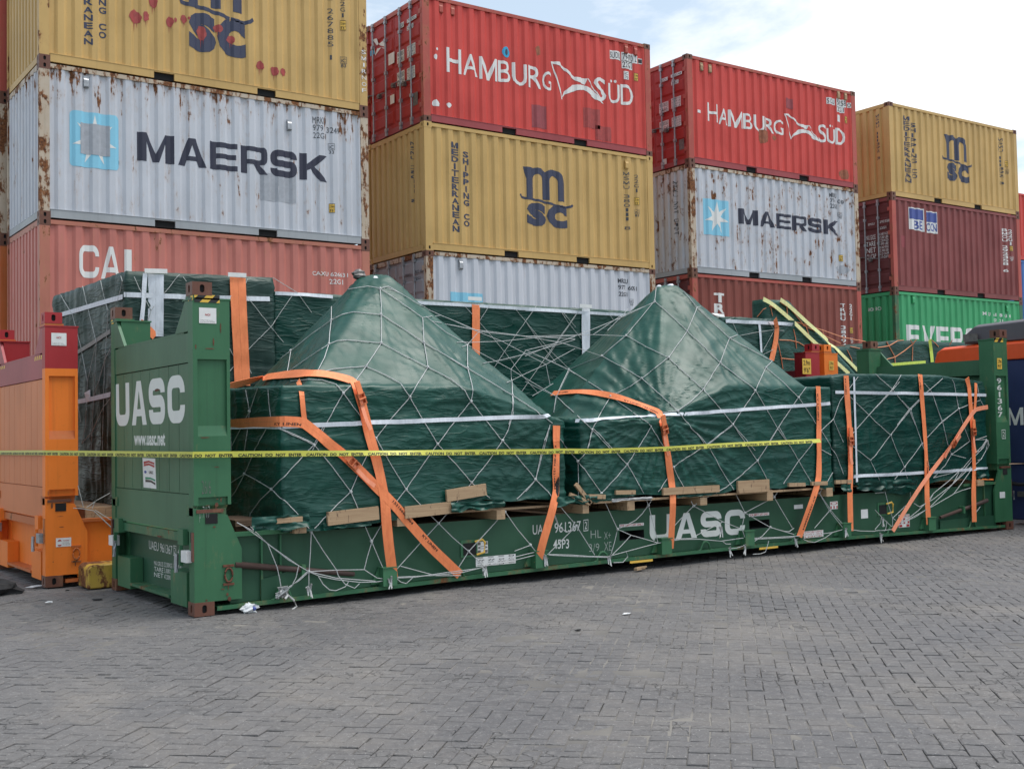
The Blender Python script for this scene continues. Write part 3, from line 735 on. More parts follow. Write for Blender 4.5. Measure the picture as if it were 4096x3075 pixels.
def tall(root, k, fr, x, y, w, h):
    pl = sideL(k); b = pbox(pl, fr(x, y+h), fr(x+w, y)); decal(root, 'height_sticker', SQ, pl, b, M['yel_s'], 'side', .006)
    fw, fh = b[2]-b[0], b[3]-b[1]
    decal(root, 'lettering', text_polys('2.6m', .01, (.12, .55, .88, .85))+text_polys("8'6\"", .01, (.15, .12, .85, .42))+thick([(.04, .03), (.96, .03), (.96, .97), (.04, .97), (.04, .03)], .05), pl, b, M['ink_b'], 'side', .009)
icmark(A2, 1, g1, 1941, 850, 32); tall(A2, 1, g1, 1945, 1203, 30, 50)
vent(A2, at(*g1(509, 470), *pl)[0], at(*g1(509, 480), *pl)[2], 1, M['steel']); vent(A2, at(*g1(1708, 730), *pl)[0], at(*g1(1708, 735), *pl)[2])
# blots and letters on the top mustard container
tdec(A3, 1, column('MEDITERRANEAN', .03), g1(498, 268), (g1(498, 0)[0]+48*.678, g1(0, -330)[1]), M['navy'])
tdec(A3, 1, column('SHIPPING CO', .03), g1(585, 230), (g1(585, 0)[0]+42*.678, g1(0, -290)[1]), M['navy'])
tdec(A3, 1, msc_logo(), g1(1062, 285), (g1(1490, 0)[0], g1(0, -205)[1]), M['navy'])
tdec(A3, 1, column('MSDU 267885 1', .0, .72), g1(1938, 362), (g1(1962, 0)[0], g1(0, -140)[1]), M['ink'])
tdec(A3, 1, column('22G1', .0, .72), g1(2012, 110), (g1(2034, 0)[0], g1(0, -20)[1]), M['ink'])
tall(A3, 1, g1, 2010, 124, 30, 52); icmark(A3, 1, g1, 2012, 340, 32, '83')
def blot(n=15, seed=0):
    rg = random.Random(seed); return [[(.5+.5*(1-rg.uniform(0, .35))*math.cos(2*math.pi*k/n), .5+.5*(1-rg.uniform(0, .35))*math.sin(2*math.pi*k/n)) for k in range(n)]]
for i, (x, y, w, h) in enumerate(((905, 15, 64, 60), (798, 98, 85, 75), (862, 98, 46, 60), (1003, 128, 52, 62), (1035, 120, 18, 30), (1087, 110, 42, 48), (1115, 108, 18, 20), (1190, 195, 62, 84), (1288, 170, 58, 46), (1362, 235, 54, 46), (1535, 386, 50, 56), (1622, 418, 56, 50), (1672, 425, 40, 50))):
    b = pbox(pl, g1(x-w/2, y+h/2), g1(x+w/2, y-h/2)); decal(A3, 'paint_blot', blot(15, i)+([[(.4, .1), (.44, -.5), (.48, .1)], [(.6, .12), (.63, -.25), (.66, .12)]] if w > 40 else []), pl, b, M['blot'], 'side', .007)
# corner scrawl on the right post of the top container
tdec(A3, 1, column('SMIRNOF', .0, .6), g1(2135, 560), g1(2158, 300), M['white_c'], 0, mode='flat', plane=('y', YS[1]-.002))
# second stack
k = 2; pl = sideL(2)
HB = 'AMBURG'
tdec(B3, 2, 'H', g2(572, 425), g2(655, 296), M['white'], .006)
xs = [672, 768, 880, 962, 1055, 1142, 1203]; ys0 = [440, 465, 480, 498, 515, 530]; ys1 = [330, 352, 368, 384, 400, 428]
for i, ch in enumerate(HB): tdec(B3, 2, letter('M', .13) if ch == 'M' else ch, g2(xs[i], ys0[i]-0), g2(xs[i+1]-12, ys1[i]+0), M['white'], .006)
for ch, x0, x1, y0, y1 in (('S', 1447, 1512, 590, 465), ('Ü', 1527, 1590, 603, 478), ('D', 1605, 1675, 616, 510)): tdec(B3, 2, ch, g2(x0, y0), g2(x1, y1), M['white'], .008)
def pxpoly(root, k, polys, fr, mat, name='emblem', lift=.005, mode='side'):
    pl = sideL(k); out = []
    for p in polys:
        q = [at(*fr(x, y), *pl) for x, y in p]; out.append([(a[0], a[2]) for a in q])
    return decal(root, name, out, pl, (0, 0, 1, 1), mat, mode, lift)
def flag(root, k, fr, s, ox, oy):
    T = lambda P: [(ox+x*s, oy+y*s) for x, y in P]
    pxpoly(root, k, [T([(0, 0), (48, 4), (62, 22), (55, 30), (8, 12)]), T([(48, 4), (62, 22), (140, 92), (148, 118), (112, 88), (55, 30)]), T([(140, 92), (212, 104), (200, 138), (148, 118)]),
                     T([(62, 222), (78, 178), (100, 160), (112, 186), (82, 196)]), T([(100, 160), (130, 138), (192, 140), (196, 168), (150, 172), (112, 186)]),
                     T([(192, 140), (250, 172), (310, 250), (262, 226), (196, 168)]), T([(0, 0), (8, 6), (70, 224), (62, 224)]), T([(212, 104), (218, 104), (312, 250), (304, 248)])], fr, M['white'])
flag(B3, 2, g2, 1.0, 1190, 362)
b = pbox(pl, g2(900, 337), g2(946, 282)); decal(B3, 'sticker', [[(.5+.5*math.cos(a), .5+.5*math.sin(a)) for a in np.linspace(0, 2*math.pi, 18)[:-1]]], pl, b, M['cyan_p'], 'side', .006)
decal(B3, 'sticker_drop', [[(.5+.16*math.cos(a), .5+.3*math.sin(a)) for a in np.linspace(0, 2*math.pi, 10)[:-1]]], pl, b, M['navy'], 'side', .009)
for l, t, s in (((1538, 345), (1600, 308), 'SUDU'), ((1608, 360), (1695, 325), '79470 2'), ((1705, 375), (1727, 348), '1'), ((1610, 402), (1670, 368), '22G1')):
    b = pbox(pl, g2(*l), g2(*t)); decal(B3, 'sticker', SQ, pl, b, M['white_c'], 'side', .005); decal(B3, 'lettering', text_polys(s, 0, (.06, .15, .94, .85)), pl, b, M['ink_b'], 'side', .008)
b = pbox(pl, g2(1620, 468), g2(1645, 425)); decal(B3, 'sticker', SQ, pl, b, M['white_c'], 'side', .005); decal(B3, 'lettering', text_polys('iC', 0, (.15, .55, .85, .9))+text_polys('70', 0, (.15, .1, .85, .42)), pl, b, M['ink_b'], 'side', .008)
tall(B3, 2, g2, 1678, 436, 22, 42)
for (x, y, w, h, mt) in ((1120, 690, 80, 120, 'patch_m'), (1112, 300, 38, 70, 'brownp'), (1430, 700, 90, 100, 'blot'), (507, 610, 50, 45, 'white_c'), (585, 622, 30, 36, 'white_c'), (506, 336, 24, 34, 'white_c'), (514, 290, 12, 18, 'white_c'), (1500, 790, 90, 70, 'blot')):
    b = pbox(pl, g2(x-w/2, y+h/2), g2(x+w/2, y-h/2)); decal(B3, 'patch', blot(9, x) if mt in ('brownp', 'white_c') else SQ, pl, b, M[mt], 'side', .003)
for x, y in ((538, 45), (1627, 290)): vent(B3, at(*g2(x, y), *pl)[0], at(*g2(x, y), *pl)[2], 2, M['red_post'])
tdec(B2, 2, column('MEDITERRANEAN', .03, .86), g2(606, 1372), g2(642, 843), M['navy']); tdec(B2, 2, column('SHIPPING CO', .03, .86), g2(673, 1342), g2(704, 898), M['navy'])
tdec(B2, 2, msc_logo(), g2(1010, 1325), g2(1312, 1022), M['navy'])
tdec(B2, 2, column('MSMU 380111 8', .0, .74), g2(1627, 1362), g2(1648, 1018), M['ink']); tdec(B2, 2, column('22G1', .0, .74), g2(1685, 1142), g2(1702, 1035), M['ink'])
tall(B2, 2, g2, 1685, 1168, 22, 42); icmark(B2, 2, g2, 1686, 1240, 22, '83'); vent(B2, at(*g2(1633, 970), *pl)[0], at(*g2(1633, 970), *pl)[2], 1, M['must'])
for l, t, s in (((1587, 1660), (1645, 1636), 'MRKU'), ((1590, 1700), (1630, 1676), '977'), ((1640, 1710), (1692, 1686), '6051'), ((1590, 1745), (1645, 1722), '22G1')):
    a = c3; tdec(B1, 2, s, {'MRKU': a(592, 208), '977': a(594, 248), '6051': a(655, 254), '22G1': a(596, 290)}[s], {'MRKU': a(654, 176), '977': a(640, 218), '6051': a(712, 224), '22G1': a(652, 260)}[s], M['ink'])
b = pbox(pl, c1(1480, 420), c1(1672, 258)); decal(B1, 'blue_square', SQ, pl, b, M['sky_b'], 'side', .005); icmark(B1, 2, c3, 663, 312, 22)
vent(B1, at(*c1(1540, 85), *pl)[0], at(*c1(1540, 82), *pl)[2], 1, M['steel'])
# third stack
pl = sideL(3)
tdec(C3, 3, 'H', g3(320, 462), g3(378, 372), M['white'], .006)
xs = [386, 438, 522, 578, 640, 690, 750]; ys0 = [478, 492, 504, 515, 526, 534]; ys1 = [400, 414, 428, 438, 452, 462]
for i, ch in enumerate(HB): tdec(C3, 3, letter('M', .13) if ch == 'M' else ch, g3(xs[i], ys0[i]), g3(xs[i+1]-7, ys1[i]), M['white'], .006)
for ch, x0, x1, y0, y1 in (('S', 938, 975, 578, 486), ('Ü', 985, 1028, 585, 490), ('D', 1032, 1078, 592, 510)): tdec(C3, 3, ch, g3(x0, y0), g3(x1, y1), M['white'], .008)
flag(C3, 3, g3, .63, 745, 422)
for l, t, s in (((982, 366), (1026, 340), 'S DU'), ((1032, 378), (1086, 350), '5258'), ((1096, 388), (1112, 364), '0'), ((1034, 412), (1074, 386), '2G1')):
    b = pbox(pl, g3(*l), g3(*t)); decal(C3, 'sticker', SQ, pl, b, M['white_c'], 'side', .005); decal(C3, 'lettering', text_polys(s, 0, (.06, .15, .94, .85)), pl, b, M['ink_b'], 'side', .008)
b = pbox(pl, g3(1038, 466), g3(1056, 432)); decal(C3, 'sticker', SQ, pl, b, M['white_c'], 'side', .005); tall(C3, 3, g3, 1078, 440, 18, 34)
for (x, y, w, h, mt) in ((632, 550, 62, 92, 'brownp'), (633, 543, 48, 50, 'red_post'), (772, 366, 36, 48, 'patch_m'), (1080, 760, 76, 50, 'brownp'), (690, 556, 34, 30, 'brownp'), (273, 410, 20, 12, 'white_c'), (640, 478, 40, 26, 'brownp')):
    b = pbox(pl, g3(x-w/2, y+h/2), g3(x+w/2, y-h/2)); decal(C3, 'patch', blot(9, x) if mt == 'brownp' else SQ, pl, b, M[mt] if mt != 'red_post' else M['brownp'], 'side', .003 if mt == 'brownp' else .0045)
for x, y in ((287, 160), (1040, 318)): vent(C3, at(*g3(x, y), *pl)[0], at(*g3(x, y), *pl)[2], 2, M['wood'])
tdec(C2, 3, word('MAERSK', .24, .13, {'M': 1.25, 'K': 1.1}), g3(495, 1030), g3(1046, 1018), M['navy_m'])
b = pbox(pl, g3(302, 1088), g3(440, 908)); decal(C2, 'blue_square', SQ, pl, b, M['sky_b'], 'side', .004); decal(C2, 'star', star(), pl, b, M['white'], 'side', .007)
for l, t, s in (((998, 884), (1036, 860), 'MRKU'), ((1002, 914), (1028, 892), '774'), ((1042, 920), (1078, 898), '019'), ((1002, 944), (1040, 920), '22G1')): tdec(C2, 3, s, g3(*l), g3(*t), M['ink'])
icmark(C2, 3, g3, 1044, 972, 18, '70'); tall(C2, 3, g3, 1050, 1205, 17, 34); b = pbox(pl, g3(1022, 1310), g3(1112, 1262)); decal(C2, 'patch', blot(9, 3), pl, b, M['patch'], 'side', .003)
tdec(C1, 3, column('TR', .05, .9), c3(1202, 404), c3(1264, 274), M['white']); tdec(C1, 3, column('TRHU 380943', .02, .82), c3(2006, 645), c3(2022, 340), M['white']); tdec(C1, 3, column('22G1', .02, .82), c3(2052, 448), c3(2066, 343), M['white'])
tall(C1, 3, c3, 2054, 490, 18, 36); icmark(C1, 3, c3, 2058, 556, 18, '37', M['white'])
# fourth stack
pl = sideL(4)
tdec(D3, 4, column('MEDITERRANEAN', .02, .82), g3(1414, 806), g3(1436, 440), M['navy']); tdec(D3, 4, column('SHIPPING CO', .02, .82), g3(1452, 782), g3(1470, 476), M['navy'])
tdec(D3, 4, msc_logo(), g3(1628, 786), g3(1778, 566), M['navy']); tdec(D3, 4, column('MSMU 111392 3', .0, .74), g3(1936, 816), g3(1952, 560), M['ink'])
tall(D3, 4, g3, 1968, 684, 14, 30); icmark(D3, 4, g3, 1973, 732, 13, '83')
b = pbox(pl, g3(1440, 1066), g3(1516, 950)); decal(D2, 'sign', [[(0, .05), (1, 0), (1, 1), (0, 1)]], pl, b, M['white_c'], 'side', .004)
decal(D2, 'sign_print', [[(.04, .5), (.96, .5), (.96, .95), (.04, .95)]], pl, b, M['blue_p'], 'side', .007)
decal(D2, 'lettering', text_polys('BE', .02, (.3, .08, .92, .45)), pl, b, M['blue_p'], 'side', .007)
b = pbox(pl, g3(1534, 1080), g3(1588, 968)); decal(D2, 'sign', SQ, pl, b, M['white_c'], 'side', .004); decal(D2, 'sign_print', [[(.04, .5), (.96, .5), (.96, .95), (.04, .95)]], pl, b, M['blue_p'], 'side', .007)
decal(D2, 'lettering', text_polys('CON', .02, (.05, .08, .95, .45)), pl, b, M['blue_p'], 'side', .007)
tdec(D2, 4, column('BMOU 292358 6', .02, .82), g3(1962, 1300), g3(1977, 1060), M['white']); tdec(D2, 4, column('22G1', .02, .82), g3(1991, 1154), g3(2003, 1065), M['white'])
tall(D2, 4, g3, 1996, 1156, 12, 26); icmark(D2, 4, g3, 1998, 1214, 13, '37', M['white']); b = pbox(pl, g3(1392, 1160), g3(1414, 1098)); decal(D2, 'patch', SQ, pl, b, M['patch_m'], 'side', .003)
tdec(D1, 4, word('EVERG', .26, .16), g3(1428, 1722), g3(1810, 1612), M['white'])
for l, t, s in (((1842, 1536), (1862, 1516), 'EM'), ((1872, 1540), (1888, 1520), 'CU'), ((1902, 1543), (1920, 1523), '61'), ((1934, 1546), (1952, 1526), '18'), ((1964, 1550), (1980, 1530), '03'), ((1990, 1553), (2002, 1533), '0'), ((1906, 1572), (1922, 1554), '22'), ((1938, 1576), (1954, 1558), 'G1')): tdec(D1, 4, s, g3(*l), g3(*t), M['white'], .02)
for x, y in ((1459, 1450), (1978, 1500)): vent(D1, at(*g3(x, y), *pl)[0], at(*g3(x, y), *pl)[2], 1, M['evg'])
# end faces
def edec(root, X, polys, lb, rt, mat, mode='flat', lift=.0, name='lettering'):
    pl = ('x', X); b = pbox(pl, lb, rt); decal(root, name, polys, pl, b, mat, mode, lift+.003)
edec(B2, XS[2]+.012, column('MSMU 380111 8', .0, .74), g2(362, 1205), g2(376, 830), M['ink'], 'end')
edec(C2, XS[3]+.012, column('MRKU 774 0194', .0, .74), g3(134, 1100), g3(150, 790), M['ink'], 'end')
edec(D3, XS[4]+.012, column('MSMU 111392 3', .0, .74), g3(1252, 684), g3(1267, 424), M['ink'], 'end')
edec(D1, XS[4]+.012, text_polys('80 30', .01), g3(1203, 1518), g3(1275, 1490), M['white'], 'end')
def doortext(root, X, fr, items):
    for (l, t, s, bgc, fg) in items:
        if bgc: edec(root, X, SQ, fr(*l), fr(*t), M[bgc], name='sticker')
        if s:
            rows = s.split('|'); P = []
            for i, r_ in enumerate(rows): P += text_polys(r_, 0, (.06, 1-(i+.9)/len(rows), .94, 1-(i+.15)/len(rows)))
            edec(root, X, P, fr(*l), fr(*t), M[fg], lift=.003)
Xd = XS[2]+.018
doortext(B3, Xd, g2, [((290, 175), (318, 128), 'SUDU', 'white_c', 'ink_b'), ((337, 140), (392, 85), '794702', 'white_c', 'ink_b'), ((337, 185), (374, 136), '22G1', 'white_c', 'ink_b'), ((280, 380), (320, 290), 'MAX. GROSS|TARE', 'white_c', 'ink_b'),
  ((338, 345), (386, 250), '30.480 KG|67.200 LB|2.220 KG|4.890 LB', 'white_c', 'ink_b'), ((280, 512), (322, 412), 'MAX.PAYLOAD|CU.CAP', 'white_c', 'ink_b'), ((338, 480), (384, 384), '28.260 KG|62.310 LB|33.2 CU.M|1.170 CU.FT', 'white_c', 'ink_b'), ((372, 630), (400, 540), '', 'steel_d', 'ink_b'), ((228, 390), (262, 305), '', 'white_c', ''), ((238, 620), (262, 555), '', 'white_c', ''), ((120, 335), (146, 288), '', 'cyan_p', '')])
Xd = XS[3]+.018
doortext(C3, Xd, g3, [((60, 252), (98, 218), 'SUDU', 'white_c', 'ink_b'), ((116, 226), (176, 186), '752548', 'white_c', 'ink_b'), ((118, 268), (158, 232), '22G1', 'white_c', 'ink_b'), ((52, 424), (102, 352), 'MAX. GROSS|TARE', 'white_c', 'ink_b'), ((120, 396), (170, 322), '30.480 KG|67.200 LB|2.220 KG|4.890 LB', 'white_c', 'ink_b'),
  ((54, 528), (104, 455), 'MAX.PAYLOAD|CU.CAP', 'white_c', 'ink_b'), ((122, 504), (172, 430), '28.260 KG|62.310 LB|33.2 CU.M|1.170 CU.FT', 'white_c', 'ink_b'), ((74, 722), (92, 670), '', 'white_c', ''), ((162, 626), (188, 560), '', 'steel_d', '')])
Xd = XS[4]+.018
doortext(D2, Xd, g3, [((1207, 1046), (1246, 1022), 'BMOU', '', 'white'), ((1268, 1032), (1332, 1002), '292358', '', 'white'), ((1270, 1066), (1310, 1040), '22G1', '', 'white'), ((1198, 1235), (1252, 1085), 'MAX. GROSS|TARE|NET|CU.CAP', '', 'white'), ((1268, 1228), (1322, 1072), '30.480 KGS|67.200 LBS|2.220 KGS|4.890 LBS|28.260 KGS|62.300 LBS|33.2 CU.M|1.173 CUFT', '', 'white')])
doortext(B1, XS[2]+.018, c1, [((1210, 168), (1248, 132), 'MRKU', '', 'ink'), ((1268, 146), (1325, 105), '977 605', '', 'ink'), ((1268, 184), (1306, 150), '22G1', '', 'ink')])
# flag emblem on the red doors
b = ('x', XS[2]+.015); q = [[at(*g2(x, y), *b) for x, y in P] for P in ([(132, 236), (158, 228), (170, 262), (160, 270)], [(170, 262), (200, 240), (215, 280), (180, 270)], [(150, 330), (160, 290), (185, 282), (178, 292)], [(185, 282), (215, 285), (205, 290)], [(132, 236), (136, 236), (153, 330), (150, 330)])]
decal(B3, 'emblem', [[(a[1], a[2]) for a in p] for p in q], b, (0, 0, 1, 1), M['white'], 'flat', .004)

# ------------------------------------------------------------------ flat racks
RL, RW, RH = 12.192, 2.438, 2.896
def camber(x): return .03+.075*math.sin(math.pi*min(1, max(0, x/RL)))
def flat_rack(label, loc, mats, holes=True, far=True, zs=2.22):
    mn, wall, top, topl, edge, post = mats
    r = thing('flat_rack', label, 'flat rack', loc, 'flat rack containers')
    P = lambda mb, nm, mt, par=None, smooth=False: mb.build(nm, mt, par or r, smooth, local=True)
    for z, cm in ((0, M['cast']), (RH-.118, M['cast'] if mn is M['grn'] else top)):
        if cm.name not in _cast: _cast[cm.name] = casting_mesh(cm)
        for x in (-.003, RL-.175):
            for y in (-.003, RW-.159):
                o = bpy.data.objects.new('corner_casting', _cast[cm.name]); COL.objects.link(o); o.parent = r; o.location = (x, y, z)
    # side beams
    def web(y0, y1, hs, nm='side_beam'):
        q = MB(); xs = sorted(set([.34]+[h for a in hs for h in a[:2]]+list(np.linspace(.34, RL-.34, 25))+[RL-.34]))
        ztop = .66
        for a, b in zip(xs[:-1], xs[1:]):
            hl = [h for h in hs if a >= h[0]-1e-6 and b <= h[1]+1e-6]; za, zb = camber(a)+.04, camber(b)+.04
            def seg(l0, l1, t0, t1):
                n = len(q.v); q.v += [(a, y0, l0), (b, y0, l1), (b, y0, t1), (a, y0, t0), (a, y1, l0), (b, y1, l1), (b, y1, t1), (a, y1, t0)]
                q.f += [(n, n+1, n+2, n+3), (n+7, n+6, n+5, n+4), (n+3, n+2, n+6, n+7), (n, n+4, n+5, n+1)]
            if hl: seg(za, zb, hl[0][2], hl[0][2]); seg(hl[0][3], hl[0][3], ztop, ztop)
            else: seg(za, zb, ztop, ztop)
        w = P(q, nm, mn)
        q = MB(); xs = np.linspace(.2, RL-.2, 25); fl0, fl1 = (-.0, .12) if y0 < 1 else (RW-.12, RW)
        for a, b in zip(xs[:-1], xs[1:]):
            n = len(q.v); za, zb = camber(a), camber(b)
            q.v += [(a, fl0, za), (b, fl0, zb), (b, fl1, zb), (a, fl1, za), (a, fl0, za+.035), (b, fl0, zb+.035), (b, fl1, zb+.035), (a, fl1, za+.035)]
            q.f += [(n+3, n+2, n+1, n), (n+4, n+5, n+6, n+7), (n, n+1, n+5, n+4), (n+2, n+3, n+7, n+6)]
        P(q, 'bottom_flange', edge)
        q = MB(); q.box(.34, 1.15, fl0+.01, fl1-.01, .661, .695); q.box(RL-1.15, RL-.34, fl0+.01, fl1-.01, .661, .695); q.box(1.15, RL-1.15, fl0+.01, fl1-.01, .625, .658) if not holes else None
        P(q, 'top_flange', edge)
        return w
    web(.055, .075, holes if holes else [])
    web(RW-.075, RW-.055, [])
    q = MB(); q.box(.30, RL-.30, .08, RW-.08, .60, .655); P(q, 'deck', M['woodd'])
    q = MB(); q.box(.5, RL-.5, .5, .56, .015, .6); q.box(.3, RL-.3, RW-.56, RW-.5, .12, .6); P(q, 'keel_light_block', M['dark'])  # unseen dark beams, the near one lowered to block light under the deck
    for end in ((0, 1) if far else (0,)):
        s = 1 if end == 0 else -1; X0 = 0 if end == 0 else RL
        X = lambda v: X0+s*v
        def bx(q, a, b, *rest): lo, hi = sorted((X(a), X(b))); return q.box(lo, hi, *rest)
        for side in (0, 1):
            T = lambda v: v if side == 0 else RW-v
            def by(q, xa, xb, ya, yb, za, zb): lo, hi = sorted((T(ya), T(yb))); return bx(q, xa, xb, lo, hi, za, zb)
            # corner leg
            q = MB(); pts = [(X(.0), .118), (X(.43), .118), (X(.43), .56), (X(.30), .86), (X(.0), .93)]
            y0, y1 = sorted((T(.004), T(.03)))
            q.prism(pts if s == 1 else pts[::-1], 'y', y0, y1); by(q, .0, .03, .03, .13, .118, .93); by(q, .12, .14, .03, .2, .118, .85); by(q, .36, .43, -.0, .12, .0, .118) if False else None
            leg = P(q, 'corner_leg', post)
            q = MB(); by(q, .02, .26, -.004, .028, .885, .915); P(q, 'hinge_bar', M['cast'], leg)
            q = MB(); by(q, .10, .22, .0005, .02, .80, .875) if False else by(q, .10, .21, -.001, .012, .79, .875); P(q, 'slot', M['dark'], leg)
            q = MB(); by(q, -.012, .06, .006, .05, .47, .72); P(q, 'hinge_plate', M['cast'] if mn is M['grn'] else edge, leg)
            if end == 0:
                for zz in (.60,):
                    q = MB(); q.box(-.0045, -.0005, *sorted((T(.05), T(.085))), zz-.09, zz-.03); q.box(-.0045, -.0005, *sorted((T(.05), T(.085))), zz+.03, zz+.12); P(q, 'slot', M['dark'], leg)
                q = MB(); q.box(-.05, .02, *sorted((T(.06), T(.20))), .46, .56); P(q, 'lock_block', M['white_c'] if mn is M['grn'] else M['steel'], leg)
                q = MB(); yy = T(.24); q.box(-.05, -.02, yy-.010, yy+.010, .42, .60); q.box(-.03, .05, *sorted((T(.2), T(.34))), .60, .74); P(q, 'lock_lever', post, leg)
                q = MB(); q.tube([(-.055, T(.30), .52), (-.06, T(.30), .44), (-.06, T(.29), .36)], .018, 6); P(q, 'lock_handle', M['steel'], leg)
            # folding post: hollow box, recessed middle
            q = MB(); by(q, .036, .335, .03, .24, .95, zs); by(q, .0, .04, .002, .03, .95, zs); by(q, .0, .035, .03, .125, .95, zs); by(q, .305, .335, .002, .03, .95, min(zs, 2.22))
            by(q, .04, .305, .002, .03, 1.02, 1.55); 
            if zs > 2.23: by(q, .04, .335, .002, .03, 2.22, zs)
            lowp = P(q, 'post', post)
            q = MB(); n = len(q.v); ya, yb = T(.002), T(.03)
            q.add([(X(.04), ya, 1.55), (X(.305), ya, 1.55), (X(.305), yb, 1.64), (X(.04), yb, 1.64)], [(0, 1, 2, 3) if s*(1 if side == 0 else -1) > 0 else (3, 2, 1, 0)])
            q.add([(X(.04), ya, .95), (X(.305), ya, .95), (X(.305), yb+.02*(1 if side == 0 else -1), .90), (X(.04), yb+.02*(1 if side == 0 else -1), .90)], [(3, 2, 1, 0)])
            by(q, .0, .30, .03, .2, .86, .95); P(q, 'post_foot', edge, lowp)
            q = MB(); by(q, .036, .335, .03, .24, zs, 2.74); by(q, .04, .335, .002, .03, max(zs, 2.22), 2.74); by(q, .0, .04, .002, .03, zs, 2.74); by(q, .0, .035, .03, .125, zs, 2.74)
            by(q, -.006, .345, -.002, .25, 2.742, 2.756); P(q, 'post_head', top if top is not M['grn_l'] else post)
            q = MB(); by(q, .0, .19, .0, .18, 2.757, 2.777); P(q, 'casting_seat', edge)
            # gusset between the post and the end wall
            q = MB(); gp = [(T(.126), 2.47), (T(.46), 2.47), (T(.27), 2.66), (T(.20), 2.74), (T(.126), 2.74)]
            if side == 1: gp = gp[::-1]
            q.prism([(p[0], p[1]) for p in gp], 'x', min(X(.0), X(.03)), max(X(.0), X(.03))); P(q, 'gusset', topl)
        # end wall
        w = MB(); bx(w, .037, .06, .24, RW-.24, .74, 2.2); wallo = P(w, 'end_wall', wall)
        nb_ = 8; y0 = .128; dy = (RW-.256)/nb_
        for i in range(nb_):
            q = MB(); bx(q, .012, .036, y0+i*dy+.004, y0+(i+1)*dy-.004, 1.05, 2.19); P(q, 'wall_plank', wall, wallo)
        q = MB(); bx(q, .010, .036, .128, RW-.128, .72, 1.042); P(q, 'bottom_plate', wall, wallo)
        q = MB(); bx(q, .006, .036, .128, RW-.128, 2.2, 2.455); bx(q, .006, .14, .242, RW-.242, 2.456, 2.475); bx(q, .12, .14, .242, RW-.242, 2.25, 2.455); P(q, 'header_beam', topl)
        # base end
        q = MB(); bx(q, .13, .17, .14, RW-.14, .12, .62); P(q, 'end_beam', mn)
        q = MB(); bx(q, .02, .34, .2, RW-.2, .62, .70); P(q, 'end_deck', edge)
        for (ya, yb) in ((.20, .62), (RW-.62, RW-.20)):
            q = MB(); bx(q, -.0, .125, ya, yb-.0, .06, .36) if end == 0 else bx(q, .0, .12, ya, yb, .06, .34); P(q, 'bumper_box', post)
        q = MB(); bx(q, -.01, .13, .64, RW-.64, .10, .125); bx(q, .1, .125, .64, RW-.64, .05, .1); P(q, 'tunnel_plate', edge)
    return r
GR = (M['grn'], M['grn_wall'], M['grn_l'], M['grn_wall'], M['grn_edge'], M['grn_l'])
OR = (M['org'], M['org_wall'], M['rred'], M['rred_l'], M['org_edge'], M['org'])
O3 = (M['org'], M['org'], M['org'], M['org'], M['org_edge'], M['org'])
def hole(fr, x0, y0, x1, y1):
    a = at(*fr(x0, y0), 'y', .055); b = at(*fr(x1, y1), 'y', .055); return (a[0], b[0], a[2], b[2])
H1 = hole(c4, 597, 733, 752, 662); H2 = hole(c4, 1417, 655, 1545, 590)
zz0 = (H1[2]+H2[2])/2; zz1 = (H1[3]+H2[3])/2
HOLES = [(H1[0], H1[1], zz0, zz1), (H2[0], H2[1], zz0, zz1)]
UR = flat_rack('long green flat rack with white UASC letters carrying the peaked green tarpaulin loads', (0, 0, 0), GR, HOLES)
OK_ = flat_rack('orange flat rack with red upper ends carrying the tall green wrapped crate', (-.51, 3.05, 0), OR, [], zs=2.30)
O3K = flat_rack('orange flat rack at the back under the net-covered loads', (11.86, 3.1, 0), O3, [], far=True)
for h in HOLES:
    q = MB(); q.add([(h[0], .06, h[2]), (h[1], .06, h[2]), (h[1], .06, h[3]), (h[0], .06, h[3]), (h[0], .40, h[2]), (h[1], .40, h[2]), (h[1], .40, h[3]), (h[0], .40, h[3])],
                    [(0, 4, 5, 1), (1, 5, 6, 2), (2, 6, 7, 3), (3, 7, 4, 0), (4, 7, 6, 5)]); q.build('forklift_pocket', M['dark'], UR)
PY = ('y', .055)
def rdec(polys, lb, rt, mat, lift=.002, name='lettering', plane=PY):
    b = pbox(plane, lb, rt); return decal(UR, name, polys, plane, b, mat, 'flat', lift)
rdec(word('U', .22), c11(548, 488), c11(690, 298), M['white_g']) if False else None
def para(polys, fr, bl, br, tl):
    """map unit polygons through three picture points that lie on the beam"""
    B0_, B1_, T0_ = [at(*fr(*p), *PY) for p in (bl, br, tl)]; out = []
    for p in polys: out.append([(B0_[0]+q[0]*(B1_[0]-B0_[0])+q[1]*(T0_[0]-B0_[0]), B0_[2]+q[0]*(B1_[2]-B0_[2])+q[1]*(T0_[2]-B0_[2])) for q in p])
    return decal(UR, 'lettering', out, PY, (0, 0, 1, 1), M['white_g'], 'flat', .002)
para(word('UASC', .24, .17), c11, (550, 490), (1253, 432), (550, 295))
para(text_polys('UA U', .005), c4, (48, 692), (158, 685), (48, 630)); para(text_polys('961367', .005), c4, (186, 682), (352, 666), (186, 618))
para(text_polys('2', .005, (.25, .15, .75, .85))+thick([(0, 0), (1, 0), (1, 1), (0, 1), (0, 0)], .07), c4, (370, 668), (398, 664), (370, 600))
para(text_polys('45P3', .012), c4, (178, 782), (278, 778), (178, 722))
